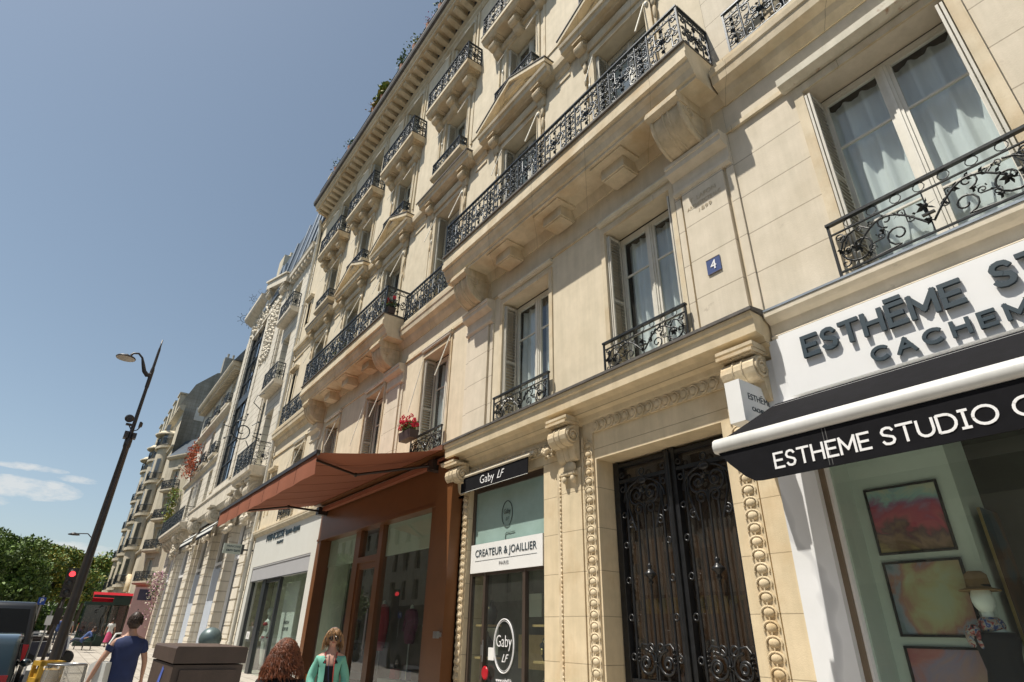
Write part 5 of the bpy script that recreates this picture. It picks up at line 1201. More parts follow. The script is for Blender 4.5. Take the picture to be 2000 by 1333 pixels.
# ------------------------------------------------------------------ bistro awning at the corner
A=thing('awning','scarlet bistro awning at the foot of the far corner building','awning',(-57.9,-2.45,0.35))
b=MB(); b.add([(-1.2,-1.5,3.55),(-1.2,1.6,3.55),(.55,1.6,3.05),(.55,-1.5,3.05)],[(0,1,2,3)]); b.box(.5,.56,-1.5,1.6,2.72,3.06); mk('cloth',b,pm('scarlet_cloth',(.33,.008,.016),.85,noise=.08,spec=.15),A)
b=MB(); b.box(.565,.57,-1.5,1.6,3.1,3.3); mk('sign_band',b,pm('bottle_green',(.01,.035,.025),.5),A)
m=MB(); m.box(-60.3,-57.0,-2.6,-1.46,3.0,3.55); m.box(-60.4,-56.95,-1.5,.0,.3,3.3) if 0 else None; mk('bistro_canopy',m,MATS['bottle_green'],B3)
m=MB()
for q in (-3.8,-3.2,-2.6,-2.0,-1.4): m.box(-59.2,-59.1,q,q+.06,.3,3.2)
m.box(-59.25,-59.15,-4.0,-1.3,.3,1.0); mk('terrace_screen',m,MATS['bottle_green'],B3)
m=MB(); m.quad((-59.18,-4.0,1.0),(-59.18,-1.3,1.0),(-59.18,-1.3,3.2),(-59.18,-4,3.2)); mk('terrace_glass',m,g_win,B3)
m=MB(); m.box(-60.2,-59.3,-3.9,-1.5,.3,3.3); mk('bistro_interior',m,pm('dark_timber',(.05,.02,.012),.6,noise=.4),B3)
# pink shopfront with a garland
t=thing('pink_signboard','pale pink shop panel with a dark screen, below the far corner building','sign',(-54.6,-.62,.3))
b=MB(); b.box(-.06,.06,-1.0,.55,0,3.9); mk('panel',b,pm('pale_pink',(.66,.42,.40),.6,noise=.08),t); b=MB(); b.box(.062,.075,-.7,.25,3.0,3.75); mk('screen',b,pm('screen_blue',(.05,.05,.10),.3),t)
b=MB(); [b.box(.062,.068,-.50+.05*(k%2),-.44+.05*(k%2),1.5+.16*k,1.6+.16*k) for k in range(6)]; mk('lettering_strip',b,ink,t)
leaf_g=pm('leaf_green',(.135,.215,.04),.65,noise=.45,nscale=.6,bump=0); leaf_d=pm('leaf_dark',(.055,.10,.022),.65,noise=.45,nscale=.6,bump=0); leaf_y=pm('leaf_yellow',(.27,.25,.035),.65,noise=.4,nscale=.6,bump=0)
def leaves(mb,n,fn,s,rnd):
    for i in range(n):
        p=fn(rnd); a=Vector((rnd.gauss(0,1),rnd.gauss(0,1),rnd.gauss(0,1)+.5)).normalized(); u=a.orthogonal().normalized(); u=(Matrix.Rotation(rnd.random()*6.3,3,a)@u); w=a.cross(u); q=s*rnd.uniform(.6,1.3)
        mb.add([tuple(p-u*q),tuple(p+w*q*.55),tuple(p+u*q),tuple(p-w*q*.55)],[(0,1,2,3)])
def foliage(name,parent,n,fn,s,mats,seed=1,split=None):
    rnd=random.Random(seed); m=MB()
    for i in range(len(mats)):
        m.m=i; leaves(m,int(n*(split[i] if split else 1/len(mats))),fn,s,rnd)
    return mk(name,m,mats,parent)
t=thing('flower_garland','hanging garland of pink and white blossom over the pink shop','flower garland',(-52.6,-.4,0))
foliage('blossom',t,900,lambda r:Vector((r.gauss(0,.55),r.gauss(-.1,.22),5.2-abs(r.gauss(0,1.2)))),.08,[pm('blossom_pink',(.60,.34,.44),.8,bump=0),pm('blossom_cream',(.68,.62,.48),.8,bump=0),leaf_d],5,[.45,.35,.2])
t=thing('climbing_plant','rust red creeper hanging from an upper balcony of the white building','plant',(-50.2,-.8,13.0))
foliage('foliage',t,900,lambda r:Vector((r.gauss(0,.8),r.gauss(0,.2),1.3-r.random()*2.3+r.gauss(0,.2))),.085,[pm('rust_leaf',(.42,.09,.03),.8,bump=0,noise=.4),pm('dry_leaf',(.25,.07,.03),.8,bump=0)],8,[.7,.3])
b=MB(); b.tube([(0,.3,-1.5),(.2,.1,0),(.1,0,1.6)],.03,5); mk('stem',b,MATS['dark_oak'],t)
t=thing('climbing_plant','yellow green creeper trailing down the corner building balconies','plant',(-57.2,-.55,10.6)); foliage('foliage',t,420,lambda r:Vector((r.gauss(0,.2),r.gauss(0,.2),1.6-r.random()*3)),.11,[leaf_y,leaf_g],9)
b=MB(); b.tube([(0,.1,-1.6),(.05,.0,0),(0,0,1.6)],.02,5); mk('stem',b,MATS['dark_oak'],t)

# ------------------------------------------------------------------ opposite side of the street (seen in the shop glass)
B5=thing('apartment_building','cream apartment building across the street, seen reflected in the shop windows','building',(0,0,0))
m=MB(); hh=[]; xx=-168
while xx<24:
    for z in (5.0,8.3,11.6,14.6): hh.append((xx,xx+1.2,z,z+2.1))
    xx+=3.1
wall(m,-170,26,4.2,17.5,hh,0,.3)
m.v=[(x,-27-y,z) for x,y,z in m.v]; mk('wall',m,cream,B5)
m=MB(); m.box(-170,26,-27.6,-27.4,0,17.5); mk('inner_wall',m,dark,B5)
m=MB(); m.px([(-27.6,17.5),(-26.6,17.5),(-26.6,17.8),(-28.4,20.5),(-34,20.8),(-34,17.5)],-170,26); mk('roof',m,slate,B5)
m=MB(); 
for i in range(32): m.box(-168+i*6,-168+i*6+.7,-27.0,-26.8,0,4.2)
m.box(-170,26,-27.2,-26.9,3.9,4.3); mk('shopfront',m,MATS['dark_timber'],B5)
t=thing('awning','yellow awning across the street, seen reflected in the shop windows','awning',(-26,-26.0,3.2)); b=MB(); b.add([(-4,-.9,.9),(4,-.9,.9),(4,.9,.2),(-4,.9,.2)],[(0,1,2,3)]); b.box(-4,4,.88,.92,-.2,.2); mk('cloth',b,pm('yellow_cloth',(.62,.48,.05),.7),t)
# ------------------------------------------------------------------ ground
def sheet(name,y0,y1,z,mat,xa=-260,xb=60,step=None):
    m=MB(); xs=[xb,-8,xa]
    for a,b in zip(xs[:-1],xs[1:]): m.quad((b,y0,gz(b)+z),(a,y0,gz(a)+z),(a,y1,gz(a)+z),(b,y1,gz(b)+z))
    return struct(name,m,mat)
asphalt=pm('asphalt',(.06,.06,.062),.9,noise=.2,nscale=2,bump=.3,bscale=150)
pave=joint(pm('granite_paving',(.36,.33,.28),.8,noise=.12,nscale=.8,bump=.2,bscale=80),1.0,0,.02,depth=.0)
# slabs: brick pattern in object space on the flat ground
t=pave.node_tree; bb=t.nodes['Principled BSDF']; src=bb.inputs['Base Color'].links[0].from_socket
c_=N(t,'ShaderNodeTexCoord'); bk=N(t,'ShaderNodeTexBrick',i_Scale=1.0); bk.inputs['Mortar Size'].default_value=.012; bk.inputs['Brick Width'].default_value=.9; bk.inputs['Row Height'].default_value=.45
bk.inputs['Color1'].default_value=(.42,.385,.33,1); bk.inputs['Color2'].default_value=(.33,.295,.25,1); bk.inputs['Mortar'].default_value=(.13,.11,.09,1)
t.links.new(c_.outputs['Object'],bk.inputs['Vector']); t.links.new(bk.outputs['Color'],bb.inputs['Base Color'])
m=MB(); m.add([(-800,-500,-.35),(400,-500,-.35),(400,700,-.35),(-800,700,-.35)],[(0,1,2,3)]); struct('ground',m,asphalt)
sheet('road',-20.5,-6.38,-.12,asphalt); sheet('pavement',-6.30,1.5,0.0,pave); 
m=MB(); xs=[60,-8,-260]
for a,b in zip(xs[:-1],xs[1:]): m.add([(b,-6.50,gz(b)+.006),(a,-6.50,gz(a)+.006),(a,-6.30,gz(a)+.006),(b,-6.30,gz(b)+.006),(b,-6.50,gz(b)-.13),(a,-6.50,gz(a)-.13)],[(0,1,2,3),(0,4,5,1)])
struct('kerb',m,pm('granite_kerb',(.38,.37,.34),.8,noise=.15,nscale=3))
sheet('opposite_pavement',-26.9,-20.5,.0,pm('far_paving',(.34,.31,.27),.85,noise=.15))
m=MB(); m.add([(-260,1.5,gz(-260)),(-84,1.5,gz(-84)),(-84,60,gz(-84)),(-260,60,gz(-260))],[(0,1,2,3)]); struct('square',m,MATS['far_paving'])

# ------------------------------------------------------------------ street lamp
L=thing('street_lamp','tall dark green-black street lamp with a curved arm and flat disc lantern, in the foreground','street lamp',(-19.5,-6.02,gz(-19.5)))
lamp_m=pm('lamp_paint',(.045,.038,.034),.4,noise=.2,nscale=4)
H=9.55
b=MB(); b.lathe([(.15,0),(.14,.5),(.12,.6),(.11,1.6),(.095,4.2),(.08,6.05),(.095,6.1),(.095,6.3),(.055,6.35),(.045,7.9),(.055,7.95),(.055,8.5),(.04,8.6),(.035,9.2),(.022,9.3),(.018,H),(0,H)],(0,0,0),16); mk('pole',b,lamp_m,L)
b=MB(); 
arm=[(0,0,8.15),(-.0,-.14,8.12),(0,-.32,8.28),(0,-.42,8.62),(0,-.52,8.95),(0,-.72,9.08),(0,-.88,8.98)]
arm=[(0,0,8.35),(-.0,-.10,8.32),(0,-.20,8.42),(0,-.28,8.62),(0,-.36,8.82),(0,-.48,8.93),(0,-.61,8.90),(0,-.66,8.82)]
b.tube(arm,[.07,.07,.06,.05,.03,.03,.03,.035],8); mk('arm',b,lamp_m,L)
b=MB(); b.lathe([(.04,.12),(.08,.08),(.24,.03),(.265,.0),(.255,-.025)],(0,-.76,8.70),20); h=mk('lamp_head',b,lamp_m,L)
b=MB(); b.lathe([(.25,-.026),(.10,-.034),(0,-.035)],(0,-.76,8.70),20); mk('lens',b,pm('lamp_lens',(.52,.48,.40),.3,noise=0,bump=0),h)
b=MB(); b.lathe([(.11,-.04),(.12,.0),(.08,.05)],(.12,-.16,6.88),14,'x'); b.box(-.02,.05,-.2,-.0,6.7,6.76); b.lathe([(.09,-.04),(.10,.0),(.06,.05)],(.02,.16,6.78),12,'y'); b.tube([(0,-.1,6.7),(0,.0,6.55),(0,.12,6.62),(0,.2,6.78)],.018,5); mk('floodlight',b,lamp_m,L)
b=MB(); b.box(-.10,.10,-.16,-.05,6.32,6.52); b.box(-.1,.1,.05,.15,6.34,6.5); mk('control_box',b,lamp_m,L)
def far_lamp(x,y,hh,lab):
    L=thing('street_lamp',lab,'street lamp',(x,y,gz(x)),0,'street lamps'); b=MB(); b.lathe([(.13,0),(.11,1.5),(.07,4),(.05,hh),(0,hh)],(0,0,0),10); mk('pole',b,lamp_m,L); b=MB(); b.tube([(0,0,hh-.4),(0,-.35,hh-.1),(0,-.9,hh-.15)],.03,5); b.lathe([(.05,.1),(.3,.0),(.28,-.04),(0,-.05)],(0,-1.0,hh-.2),12); mk('lamp_head',b,lamp_m,L)
far_lamp(-43,-5.52,6.2,'farther slim street lamp partly hidden behind the near lamp')

# ------------------------------------------------------------------ traffic light
T=thing('traffic_light','traffic light showing red beside the tall lamp','traffic light',(-27,-6.15,gz(-27)))
b=MB(); b.lathe([(.09,0),(.06,.4),(.055,3.0),(0,3.02)],(0,0,0),10); mk('pole',b,lamp_m,T)
b=MB(); b.box(-.1,.13,-.16,.16,2.30,3.25)
for z in (2.46,2.76,3.06): b.tube([(.13,.11*cos(a),z+.11*sin(a)) for a in [pi*k/6 for k in range(7)]],.03,4)
b.box(-.08,.1,-.11,.11,1.45,1.95); mk('signal_housing',b,MATS['dark_bar'],T)
b=MB(); b.ball((.135,0,3.06),(.03,.10,.10),12,8); mk('red_lamp',b,pm('red_signal',(.6,.02,.03),.4,noise=0,bump=0,emit=((1.0,.05,.06),1.8)),T)
b=MB(); b.ball((.132,0,2.76),(.02,.09,.09),10,6); b.ball((.132,0,2.46),(.02,.09,.09),10,6); mk('unlit_lamp',b,pm('unlit',(.03,.03,.03),.3),T)

# ------------------------------------------------------------------ utility cabinet, ball bollard, bin
K=thing('utility_cabinet','brown street utility cabinet with blue graffiti, in the foreground','cabinet',(-5.55,-5.45,0))
cb=pm('cabinet_brown',(.085,.055,.040),.55,noise=.15,nscale=5,stain=.2)
b=MB(); b.box(-.50,.50,-.235,.225,.08,1.36); b.box(-.52,.52,-.25,.24,0,.08); mk('body',b,cb,K)
b=MB(); b.px([(-.245,1.37),(-.245,1.462),(-.235,1.475),(.225,1.475),(.235,1.462),(.235,1.37)],-.515,.518); mk('lid',b,cb,K)
b=MB(); b.box(.503,.515,-.19,.18,.15,1.33); b.box(.515,.53,.10,.13,.95,1.1); b.ball((.52,.02,1.2),.012,6,4); mk('door',b,cb,K)
b=MB(); rg=random.Random(3)
for s_ in range(5):
    pts=[(-.1+.1*s_+.02*sin(i*1.1),-.241,.95+.045*i+rg.uniform(-.01,.01)) for i in range(5+s_%3)]; b.tube(pts,.011,4)
b.add([(-.05,-.239,1.12),(.06,-.239,1.18),(.16,-.239,1.32),(.10,-.239,1.34),(.0,-.239,1.24)],[(0,1,2,3,4)]); mk('graffiti',b,pm('blue_spray',(.10,.16,.55),.5,noise=.3,nscale=20,bump=0),K)
t=thing('bollard','grey-green ball topped metal bollard behind the cabinet','bollard',(-8.9,-4.72,gz(-8.9))); b=MB(); b.lathe([(.10,0),(.09,.1),(.08,1.28),(.11,1.31),(.11,1.34)],(0,0,0),14); mk('post',b,pm('bollard_green',(.11,.15,.15),.4,metal=.2,noise=.1),t); b=MB(); b.ball((0,0,1.46),.135,20,12); mk('ball_top',b,MATS['bollard_green'],t)
t=thing('litter_bin','street bin: clear plastic bag hanging from a metal hoop','bin',(-11.9,-6.02,gz(-11.9)))
b=MB(); b.tube([(.24*cos(2*pi*k/20),.24*sin(2*pi*k/20),1.03) for k in range(20)],.014,5,closed=True); b.tube([(.0,.24,1.03),(0,.27,.5),(0,.27,0)],.02,6); mk('hoop',b,steel,t)
bagm=glass('clear_plastic',(.95,.95,.93),.0,.35,.30,refl=.5)
b=MB(); n=36; prof=[(.235,1.03),(.25,.9),(.255,.7),(.26,.5),(.25,.35),(.17,.22),(.02,.17)]; vs=[]
for r,z in prof:
    for j in range(n):
        a=2*pi*j/n; q=r*(1+.07*sin(a*7+z*6)+.05*sin(a*11-z*13)); vs.append((q*cos(a),q*sin(a),z+.015*sin(a*5)))
b.add(vs,[(i*n+j,i*n+(j+1)%n,(i+1)*n+(j+1)%n,(i+1)*n+j) for i in range(len(prof)-1) for j in range(n)],True); mk('plastic_bag',b,bagm,t)
b=MB(); 
for i in range(16): b.ball((R.uniform(-.14,.14),R.uniform(-.14,.14),R.uniform(.25,.62)),(R.uniform(.05,.09),R.uniform(.05,.09),R.uniform(.03,.08)),6,4,False)
mk('rubbish',b,pm('mixed_rubbish',(.30,.19,.12),.8,noise=.8,nscale=8,bump=0),t)
for i in range(1): 
    me=text_mesh('VIGILANCE PROPRETE',.06,.002); me.materials.append(pm('grey_print',(.2,.2,.2),.5,noise=0)); o=link('printed_text',me,t,(.262,0,.78)); o.rotation_euler=(0,-pi/2*0,0); o.rotation_euler=(pi/2,pi/2*0,pi/2); o.rotation_euler=Matrix(((0,0,1),(0,1,0),(-1,0,0))).to_4x4().to_euler(); o.location=(.275,0,.72)
t=thing('plastic_crate','yellow plastic street works barrier box beside the bin','barrier',(-12.3,-6.24,gz(-12.3)),.25)
yl=pm('yellow_plastic',(.52,.31,.035),.5,noise=.15)
b=MB()
for q in (-.2,.16): b.box(q,q+.05,-.17,.17,0,.06)
for x in (-.2,.15):
    for y in (-.16,.11): b.box(x,x+.05,y,y+.05,.06,1.06)
for z in (.06,.3,.54,.78,1.0): b.box(-.2,.2,-.16,-.13,z,z+.06); b.box(-.2,.2,.13,.16,z,z+.06); b.box(.17,.2,-.13,.13,z,z+.06); b.box(-.2,-.17,-.13,.13,z,z+.06)
b.box(-.18,.18,-.12,.12,.1,.95); mk('barrier_body',b,yl,t)

# ------------------------------------------------------------------ vehicles
tyre=pm('tyre_rubber',(.02,.02,.02),.8); chrome=pm('chrome',(.7,.7,.7),.15,metal=1.0,noise=0,bump=0)
tail=pm('tail_light',(.45,.01,.015),.2,noise=.1,bump=0,coat=1.0)
def vehicle(name,label,cat,loc,L,Wd,prof,glassprof,mat,wheel=.31,wx=(.8,.8),rear_light=True,rz=0):
    t=thing(name,label,cat,loc,rz); n=len(prof)
    b=MB(); hw=Wd/2
    rings=[(-hw+.0,.86),(-hw*.985,.93),(-hw*.90,1.0),(hw*.90,1.0),(hw*.985,.93),(hw,.86)]
    # taper: upper body narrower than the sills
    def pt(x,z,y,s):
        zt=max(0,(z-.95))*.17; yy=y*(1-zt) ; return (x*(s if 0 else 1),yy,z)
    vs=[]; 
    for y,s in rings:
        for x,z in prof: vs.append(pt(x*(1-(1-s)*.12),.3+(z-.3)*(1-(1-s)*.12),y,s))
    k=len(rings); fs=[(i*n+j,i*n+(j+1)%n,(i+1)*n+(j+1)%n,(i+1)*n+j) for i in range(k-1) for j in range(n)]
    b.add(vs,fs,True); b.add(vs[:n],[tuple(range(n-1,-1,-1))]); b.add(vs[-n:],[tuple(range(n))]); mk('body',b,mat,t)
    # side glass
    for sg in (-1,1):
        for gp in glassprof:
            g=MB(); g.add([(x,sg*(hw*(1-max(0,z-.95)*.17)*.993+.012),z) for x,z in gp],[tuple(range(len(gp)))]); mk('side_window',g,g_car,t)
    for x in (L/2-wx[0],-L/2+wx[1]):
        for sg in (-1,1):
            w=MB(); w.lathe([(wheel*.6,-.1),(wheel*.95,-.1),(wheel,-.06),(wheel,.06),(wheel*.95,.1),(wheel*.6,.1)],(x,sg*(hw-.08),wheel),20,'y'); wo_=mk('wheel',w,tyre,t)
            w=MB(); w.lathe([(wheel*.6,.0),(wheel*.55,.03*sg),(wheel*.2,.07*sg),(0,.07*sg)],(x,sg*(hw-.02),wheel),16,'y'); mk('rim',w,chrome,wo_)
    return t
car_p=pm('teal_grey_carpaint',(.010,.026,.034),.3,metal=.2,noise=.03,bump=0,coat=1.0)
van_p=pm('black_vanpaint',(.012,.014,.018),.35,metal=.0,noise=.03,bump=0,coat=.3)
# x=+ is the rear (towards the camera)
prof=[(1.98,.30),(2.05,.42),(2.06,.66),(1.98,.80),(1.92,.98),(1.74,1.34),(1.62,1.43),(1.2,1.49),(.2,1.51),(-.4,1.46),(-1.2,1.02),(-1.9,.90),(-2.04,.72),(-2.06,.36),(-1.95,.28)]
C1=vehicle('parked_car','blue-grey hatchback parked at the kerb, seen from behind at the left edge','car',(-15.1,-7.50,gz(-15)-.12),4.1,1.72,prof,[[(1.55,.98),(1.46,1.34),(.6,1.41),(.5,.98)],[(.42,.98),(.5,1.41),(-.3,1.39),(-.95,1.02)]],car_p,.31,(.85,.8))
b=MB(); b.quad((1.935,-.62,1.0),(1.935,.62,1.0),(1.745,.54,1.35),(1.745,-.54,1.35)); mk('rear_window',b,g_car,C1)
for sg in (-1,1): b=MB(); b.box(1.88,2.065,sg*.80,sg*.55,.70,.93); mk('tail_light',b,tail,C1)
b=MB(); b.box(1.98,2.13,-.82,.82,.36,.58); mk('bumper',b,car_p,C1); b=MB(); b.box(2.0,2.075,-.5,.5,.60,.635); mk('trim',b,chrome,C1)
b=MB(); b.ball((-.75,.95,.98),(.07,.10,.07),8,6); mk('mirror',b,car_p,C1)
pv=[(2.40,.32),(2.46,.5),(2.45,.95),(2.36,1.15),(2.20,2.02),(2.10,2.12),(1.6,2.16),(-1.0,2.14),(-1.6,1.98),(-2.15,1.25),(-2.7,1.08),(-2.8,.75),(-2.8,.32),(-2.6,.28)]
C2=vehicle('parked_van','large black van parked in front of the hatchback','van',(-25.4,-7.60,gz(-26)-.12),5.2,2.0,pv,[[(1.9,1.15),(1.85,1.85),(.6,1.88),(.6,1.15)],[(.5,1.15),(.5,1.88),(-.9,1.86),(-.9,1.15)]],van_p,.34,(.9,1.0))
b=MB(); b.quad((2.375,-.82,1.16),(2.375,.82,1.16),(2.215,.70,1.96),(2.215,-.70,1.96)); mk('rear_window',b,g_car,C2)
for sg in (-1,1): b=MB(); b.box(2.36,2.47,sg*.97,sg*.80,.62,1.05); mk('tail_light',b,tail,C2)
b=MB(); b.box(2.40,2.55,-.95,.95,.36,.62); mk('bumper',b,MATS['dark_bar'],C2); b=MB(); b.box(2.46,2.48,-.26,.26,.72,.84); mk('number_plate',b,white_pl2,C2)
# scooters parked at the kerb
def scooter(x,y,lab,c,rz=1.3):
    t=thing('scooter',lab,'scooter',(x,y,gz(x)),rz,'scooters parked near the kerb')
    for q in (-.62,.62): b=MB(); b.lathe([(.14,-.05),(.23,-.055),(.25,0),(.23,.055),(.14,.05)],(q,0,.25),16,'y'); mk('wheel',b,tyre,t)
    b=MB(); b.px([(0,0)],0,0) if 0 else None
    b.add([],[]); b.py([(-.75,.45),(-.7,.78),(-.1,.80),(-.02,.40),(.28,.36),(.42,.9),(.5,1.0),(.56,.55),(.5,.28),(-.3,.26)],-.15,.15); mk('fairing',b,c,t)
    b=MB(); b.py([(-.78,.78),(-.75,.88),(-.2,.9),(-.08,.82)],-.13,.13); mk('seat',b,MATS['dark_bar'],t)
    b=MB(); b.tube([(.58,0,.3),(.42,0,1.02)],.03,6); b.tube([(.40,-.32,1.05),(.42,0,1.03),(.40,.32,1.05)],.018,5); b.ball((.36,-.3,1.22),(.02,.06,.05),6,4); b.ball((.36,.3,1.22),(.02,.06,.05),6,4); mk('handlebar',b,MATS['dark_bar'],t)
scooter(-31.5,-5.95,'dark scooter with a crimson front, nearest of the row',pm('dark_scooter',(.05,.05,.07),.3,coat=1.0)); scooter(-33.6,-6.0,'white scooter behind the dark one',white_pl,1.1); scooter(-35.6,-6.1,'dark blue scooter, farthest of the row',pm('navy_scooter',(.03,.05,.12),.3,coat=1.0),1.4)
# parking signs
s=thing('parking_sign','blue parking sign with a white P above the van','sign',(-27.6,-6.75,gz(-27))); b=MB(); b.lathe([(.03,0),(.03,2.35)],(0,0,0),8); mk('pole',b,steel,s); b=MB(); b.box(.03,.05,-.11,.11,2.05,2.28); mk('panel',b,pm('sign_blue',(.02,.08,.42),.4,noise=0),s); text('letter','P',.2,(.056,0,2.165),ink_w,s,rot=(pi/2,0,pi/2),offset=.008)
s=thing('notice_board','white rectangular notice sign beyond the blue parking sign','sign',(-29.6,-6.35,gz(-29))); b=MB(); b.lathe([(.03,0),(.03,1.9)],(0,0,0),8); mk('pole',b,steel,s); b=MB(); b.box(.03,.05,-.10,.10,1.4,1.72); mk('panel',b,white_pl2,s)
s=thing('advertising_column','dark glazed street kiosk under the far trees','kiosk',(-52.5,-3.7,gz(-52))); b=MB(); b.box(-.7,.7,-.8,.8,0,.6); b.box(-.75,.75,-.85,.85,2.5,2.7);
for q in (-.78,.72):
    for p in (-.65,.6): b.box(p,p+.06,q,q+.06,.6,2.5)
mk('kiosk_frame',b,MATS['bottle_green'],s); b=MB(); b.box(-.62,.62,-.74,.74,.6,2.5); mk('kiosk_glass',b,g_dark,s)
# bench
t=thing('bench','slatted green street bench with a man stretched out on it','bench',(-45.5,-4.25,gz(-45)),0.3); t['label']='slatted green street bench where the man in dark blue lounges'
bm_=pm('bench_green',(.02,.055,.04),.5)
b=MB()
for i in range(4): b.box(-.8,.8,-.22+i*.12,-.13+i*.12,.44,.47)
mk('seat',b,bm_,t); b=MB()
for i in range(3): b.box(-.8,.8,.24,.27,.52+i*.12,.61+i*.12)
mk('backrest',b,bm_,t)
for q in (-.6,.6): b=MB(); b.tube([(q,-.2,0),(q,-.15,.44),(q,.22,.44),(q,.28,.9)],.025,6); b.tube([(q,.25,0),(q,.18,.44)],.025,6); mk('leg',b,lamp_m,t)

# ------------------------------------------------------------------ plants on the main building
def geranium(x,y,z,w,lab,nf=34,seed=2):
    t=thing('flower_box',lab,'flower box',(x,y,z)); b=MB(); b.px([(-.11,.0),(.11,.0),(.14,.22),(-.14,.22)],-w/2,w/2); mk('planter',b,pm('brown_planter',(.06,.04,.035),.6),t)
    foliage('leaves',t,420,lambda r:Vector((r.uniform(-w/2,w/2),r.gauss(0,.09),.24+r.random()*.22)),.035,[leaf_g,leaf_d],seed)
    r=random.Random(seed); m=MB()
    for i in range(nf):
        c=Vector((r.uniform(-w/2-.05,w/2+.05),r.gauss(-.08,.09),.30+r.random()*.28))
        for k in range(12): q=Vector((r.gauss(0,1),r.gauss(0,1),r.gauss(0,1))).normalized()*.045; m.ball(tuple(c+q),.020,5,3,False)
    mk('flower_heads',m,pm('geranium_red',(.62,.02,.06),.7,noise=.25,nscale=20,bump=0),t); return t
geranium(-13.05,-.30,5.98,.62,'box of red geraniums on the window guard right of the brown awning')
geranium(-17.9,-.30,5.25,.5,'small box of red geraniums just showing above the brown awning',12,4)
t=geranium(-14.75,-.62,10.3,.5,'pot of crimson flowers behind the railing at the right end of the farther long balcony',5,6)
t=thing('balcony_plants','mixed green plants behind the farther long balcony railing','plants',(-19.5,-.55,10.4)); foliage('leaves',t,700,lambda r:Vector((r.uniform(-1.8,1.6),r.gauss(0,.1),abs(r.gauss(0,.3)))),.05,[leaf_g,leaf_y,leaf_d],12); b=MB(); b.box(-1.7,1.5,-.1,.1,-.15,.02); mk('planter',b,MATS['brown_planter'],t)
rp=random.Random(11)
labs=['spiky yellow-green plant in a pot on the roof edge, largest of the roof plants','leafy vine climbing the roof railing above the fourth window','low green roof plant near the top of the picture','small roof shrub with magenta flowers','wispy grass tuft near the left end of the roof railing','dry ochre plant beside the spiky roof plant','feathery weed left of the middle of the roof railing','small bushy roof plant above the third window']
for i,(x,n,s_,hh) in enumerate(((-18.6,240,.12,.6),(-16.6,150,.07,1.0),(-13.2,90,.06,.45),(-14.2,50,.05,.45),(-24.4,60,.05,.6),(-19.5,120,.08,.4),(-22.5,70,.06,.45),(-15.4,80,.06,.4))):
    t=thing('roof_plant',labs[i],'plant',(x,-.78,23.62),0,'potted plants along the roof railing')
    mm=[[leaf_y,leaf_g],[leaf_g,leaf_d],[leaf_g,leaf_d],[leaf_g,pm('magenta_flower',(.4,.02,.15),.7)],[leaf_g,leaf_d],[leaf_y,pm('ochre_leaf',(.35,.20,.05),.8)],[leaf_g,leaf_d],[leaf_y,leaf_g]][i]
    foliage('leaves',t,n,lambda r:Vector((r.gauss(0,.22),r.gauss(-.05,.10),.15+abs(r.gauss(0,hh*.5)))),s_,mm,20+i); b=MB(); b.lathe([(.12,-.2),(.16,.12)],(0,0,0),10); mk('pot',b,pm('terracotta',(.35,.14,.07),.8),t)

# ------------------------------------------------------------------ trees
bark=pm('bark',(.11,.085,.06),.9,noise=.3,bump=.5,bscale=10)
def tree(x,y,h,r,lab,mats,seed,n=9000,split=None,leaf=.17):
    rnd=random.Random(seed); z0=gz(x); t=thing('plane_tree',lab,'tree',(x,y,z0),0,'street trees at the far left')
    cl=[]
    for i in range(17):
        a=rnd.random()*6.28; q=rnd.random()**.5*r*.78; zc=h*.42+rnd.random()*h*.48; q*=1-.55*max(0,(zc/h-.6)/.4)**1.5; cl.append((Vector((q*cos(a),q*sin(a),zc)),r*rnd.uniform(.24,.46)))
    b=MB(); b.tube([(0,0,-.3),(.1,.0,h*.2),(-.05,.1,h*.42)],[.28,.22,.17],8)
    for c,s in cl[:14]: b.tube([(-.05,.1,h*.36),tuple((c+Vector((0,0,h*.36)))*.5+Vector((0,0,.2))),tuple(c)],[.11,.07,.02],5)
    mk('trunk',b,bark,t)
    def fn(rr):
        c,s=cl[rr.randrange(len(cl))]; v=Vector((rr.gauss(0,1),rr.gauss(0,1),rr.gauss(0,1))).normalized()*s*(.80+.28*rr.random()+.12*rr.gauss(0,1)); v.z*=.75; return c+v
    foliage('crown',t,n,fn,leaf,mats,seed+1,split)
tree(-50,-11.6,7.0,2.6,'tall dark green plane tree at the left edge',[leaf_g,leaf_d],31,12000,None,.13)
tree(-60,-9.2,7.5,2.7,'bright green plane tree, second from the left edge',[leaf_g,leaf_d],41,12000,[.6,.4],.14)
tree(-70,-7.2,7.7,2.8,'yellowing plane tree behind the traffic light',[leaf_g,leaf_y,leaf_d],51,12000,[.4,.35,.25],.15)
tree(-86,-5.6,9.0,3.6,'broad green plane tree between the lamp and the bistro',[leaf_g,leaf_d,leaf_y],61,13000,[.5,.3,.2],.18)
tree(-64,-14.5,8.6,4.0,'deep green plane tree far left behind the black van',[leaf_d,leaf_g],71,13000,[.6,.4],.18)
tree(-98,-3.2,9.6,3.6,'hazy green plane tree nearest the bistro corner',[leaf_g,leaf_y],81,12000,[.7,.3],.2)
tree(-80,-12,9.4,4.4,'large green plane tree closing the avenue',[leaf_g,leaf_d],91,13000,None,.2)
tree(-92,-9.5,9.6,4.2,'mid green plane tree filling the gap behind the yellowing one',[leaf_g,leaf_d],101,12000,None,.2)
t=thing('hedge','low dark green hedge line at the far end of the avenue','hedge',(-112,-8,gz(-112))); foliage('leaves',t,16000,lambda r:Vector((r.uniform(-2,2),r.uniform(-16,14),abs(r.gauss(1.2,1.6)))),.30,[leaf_d,leaf_g],111); b=MB(); b.tube([(0,-16,.3),(0,14,.3)],.15,5); mk('stem',b,bark,t)
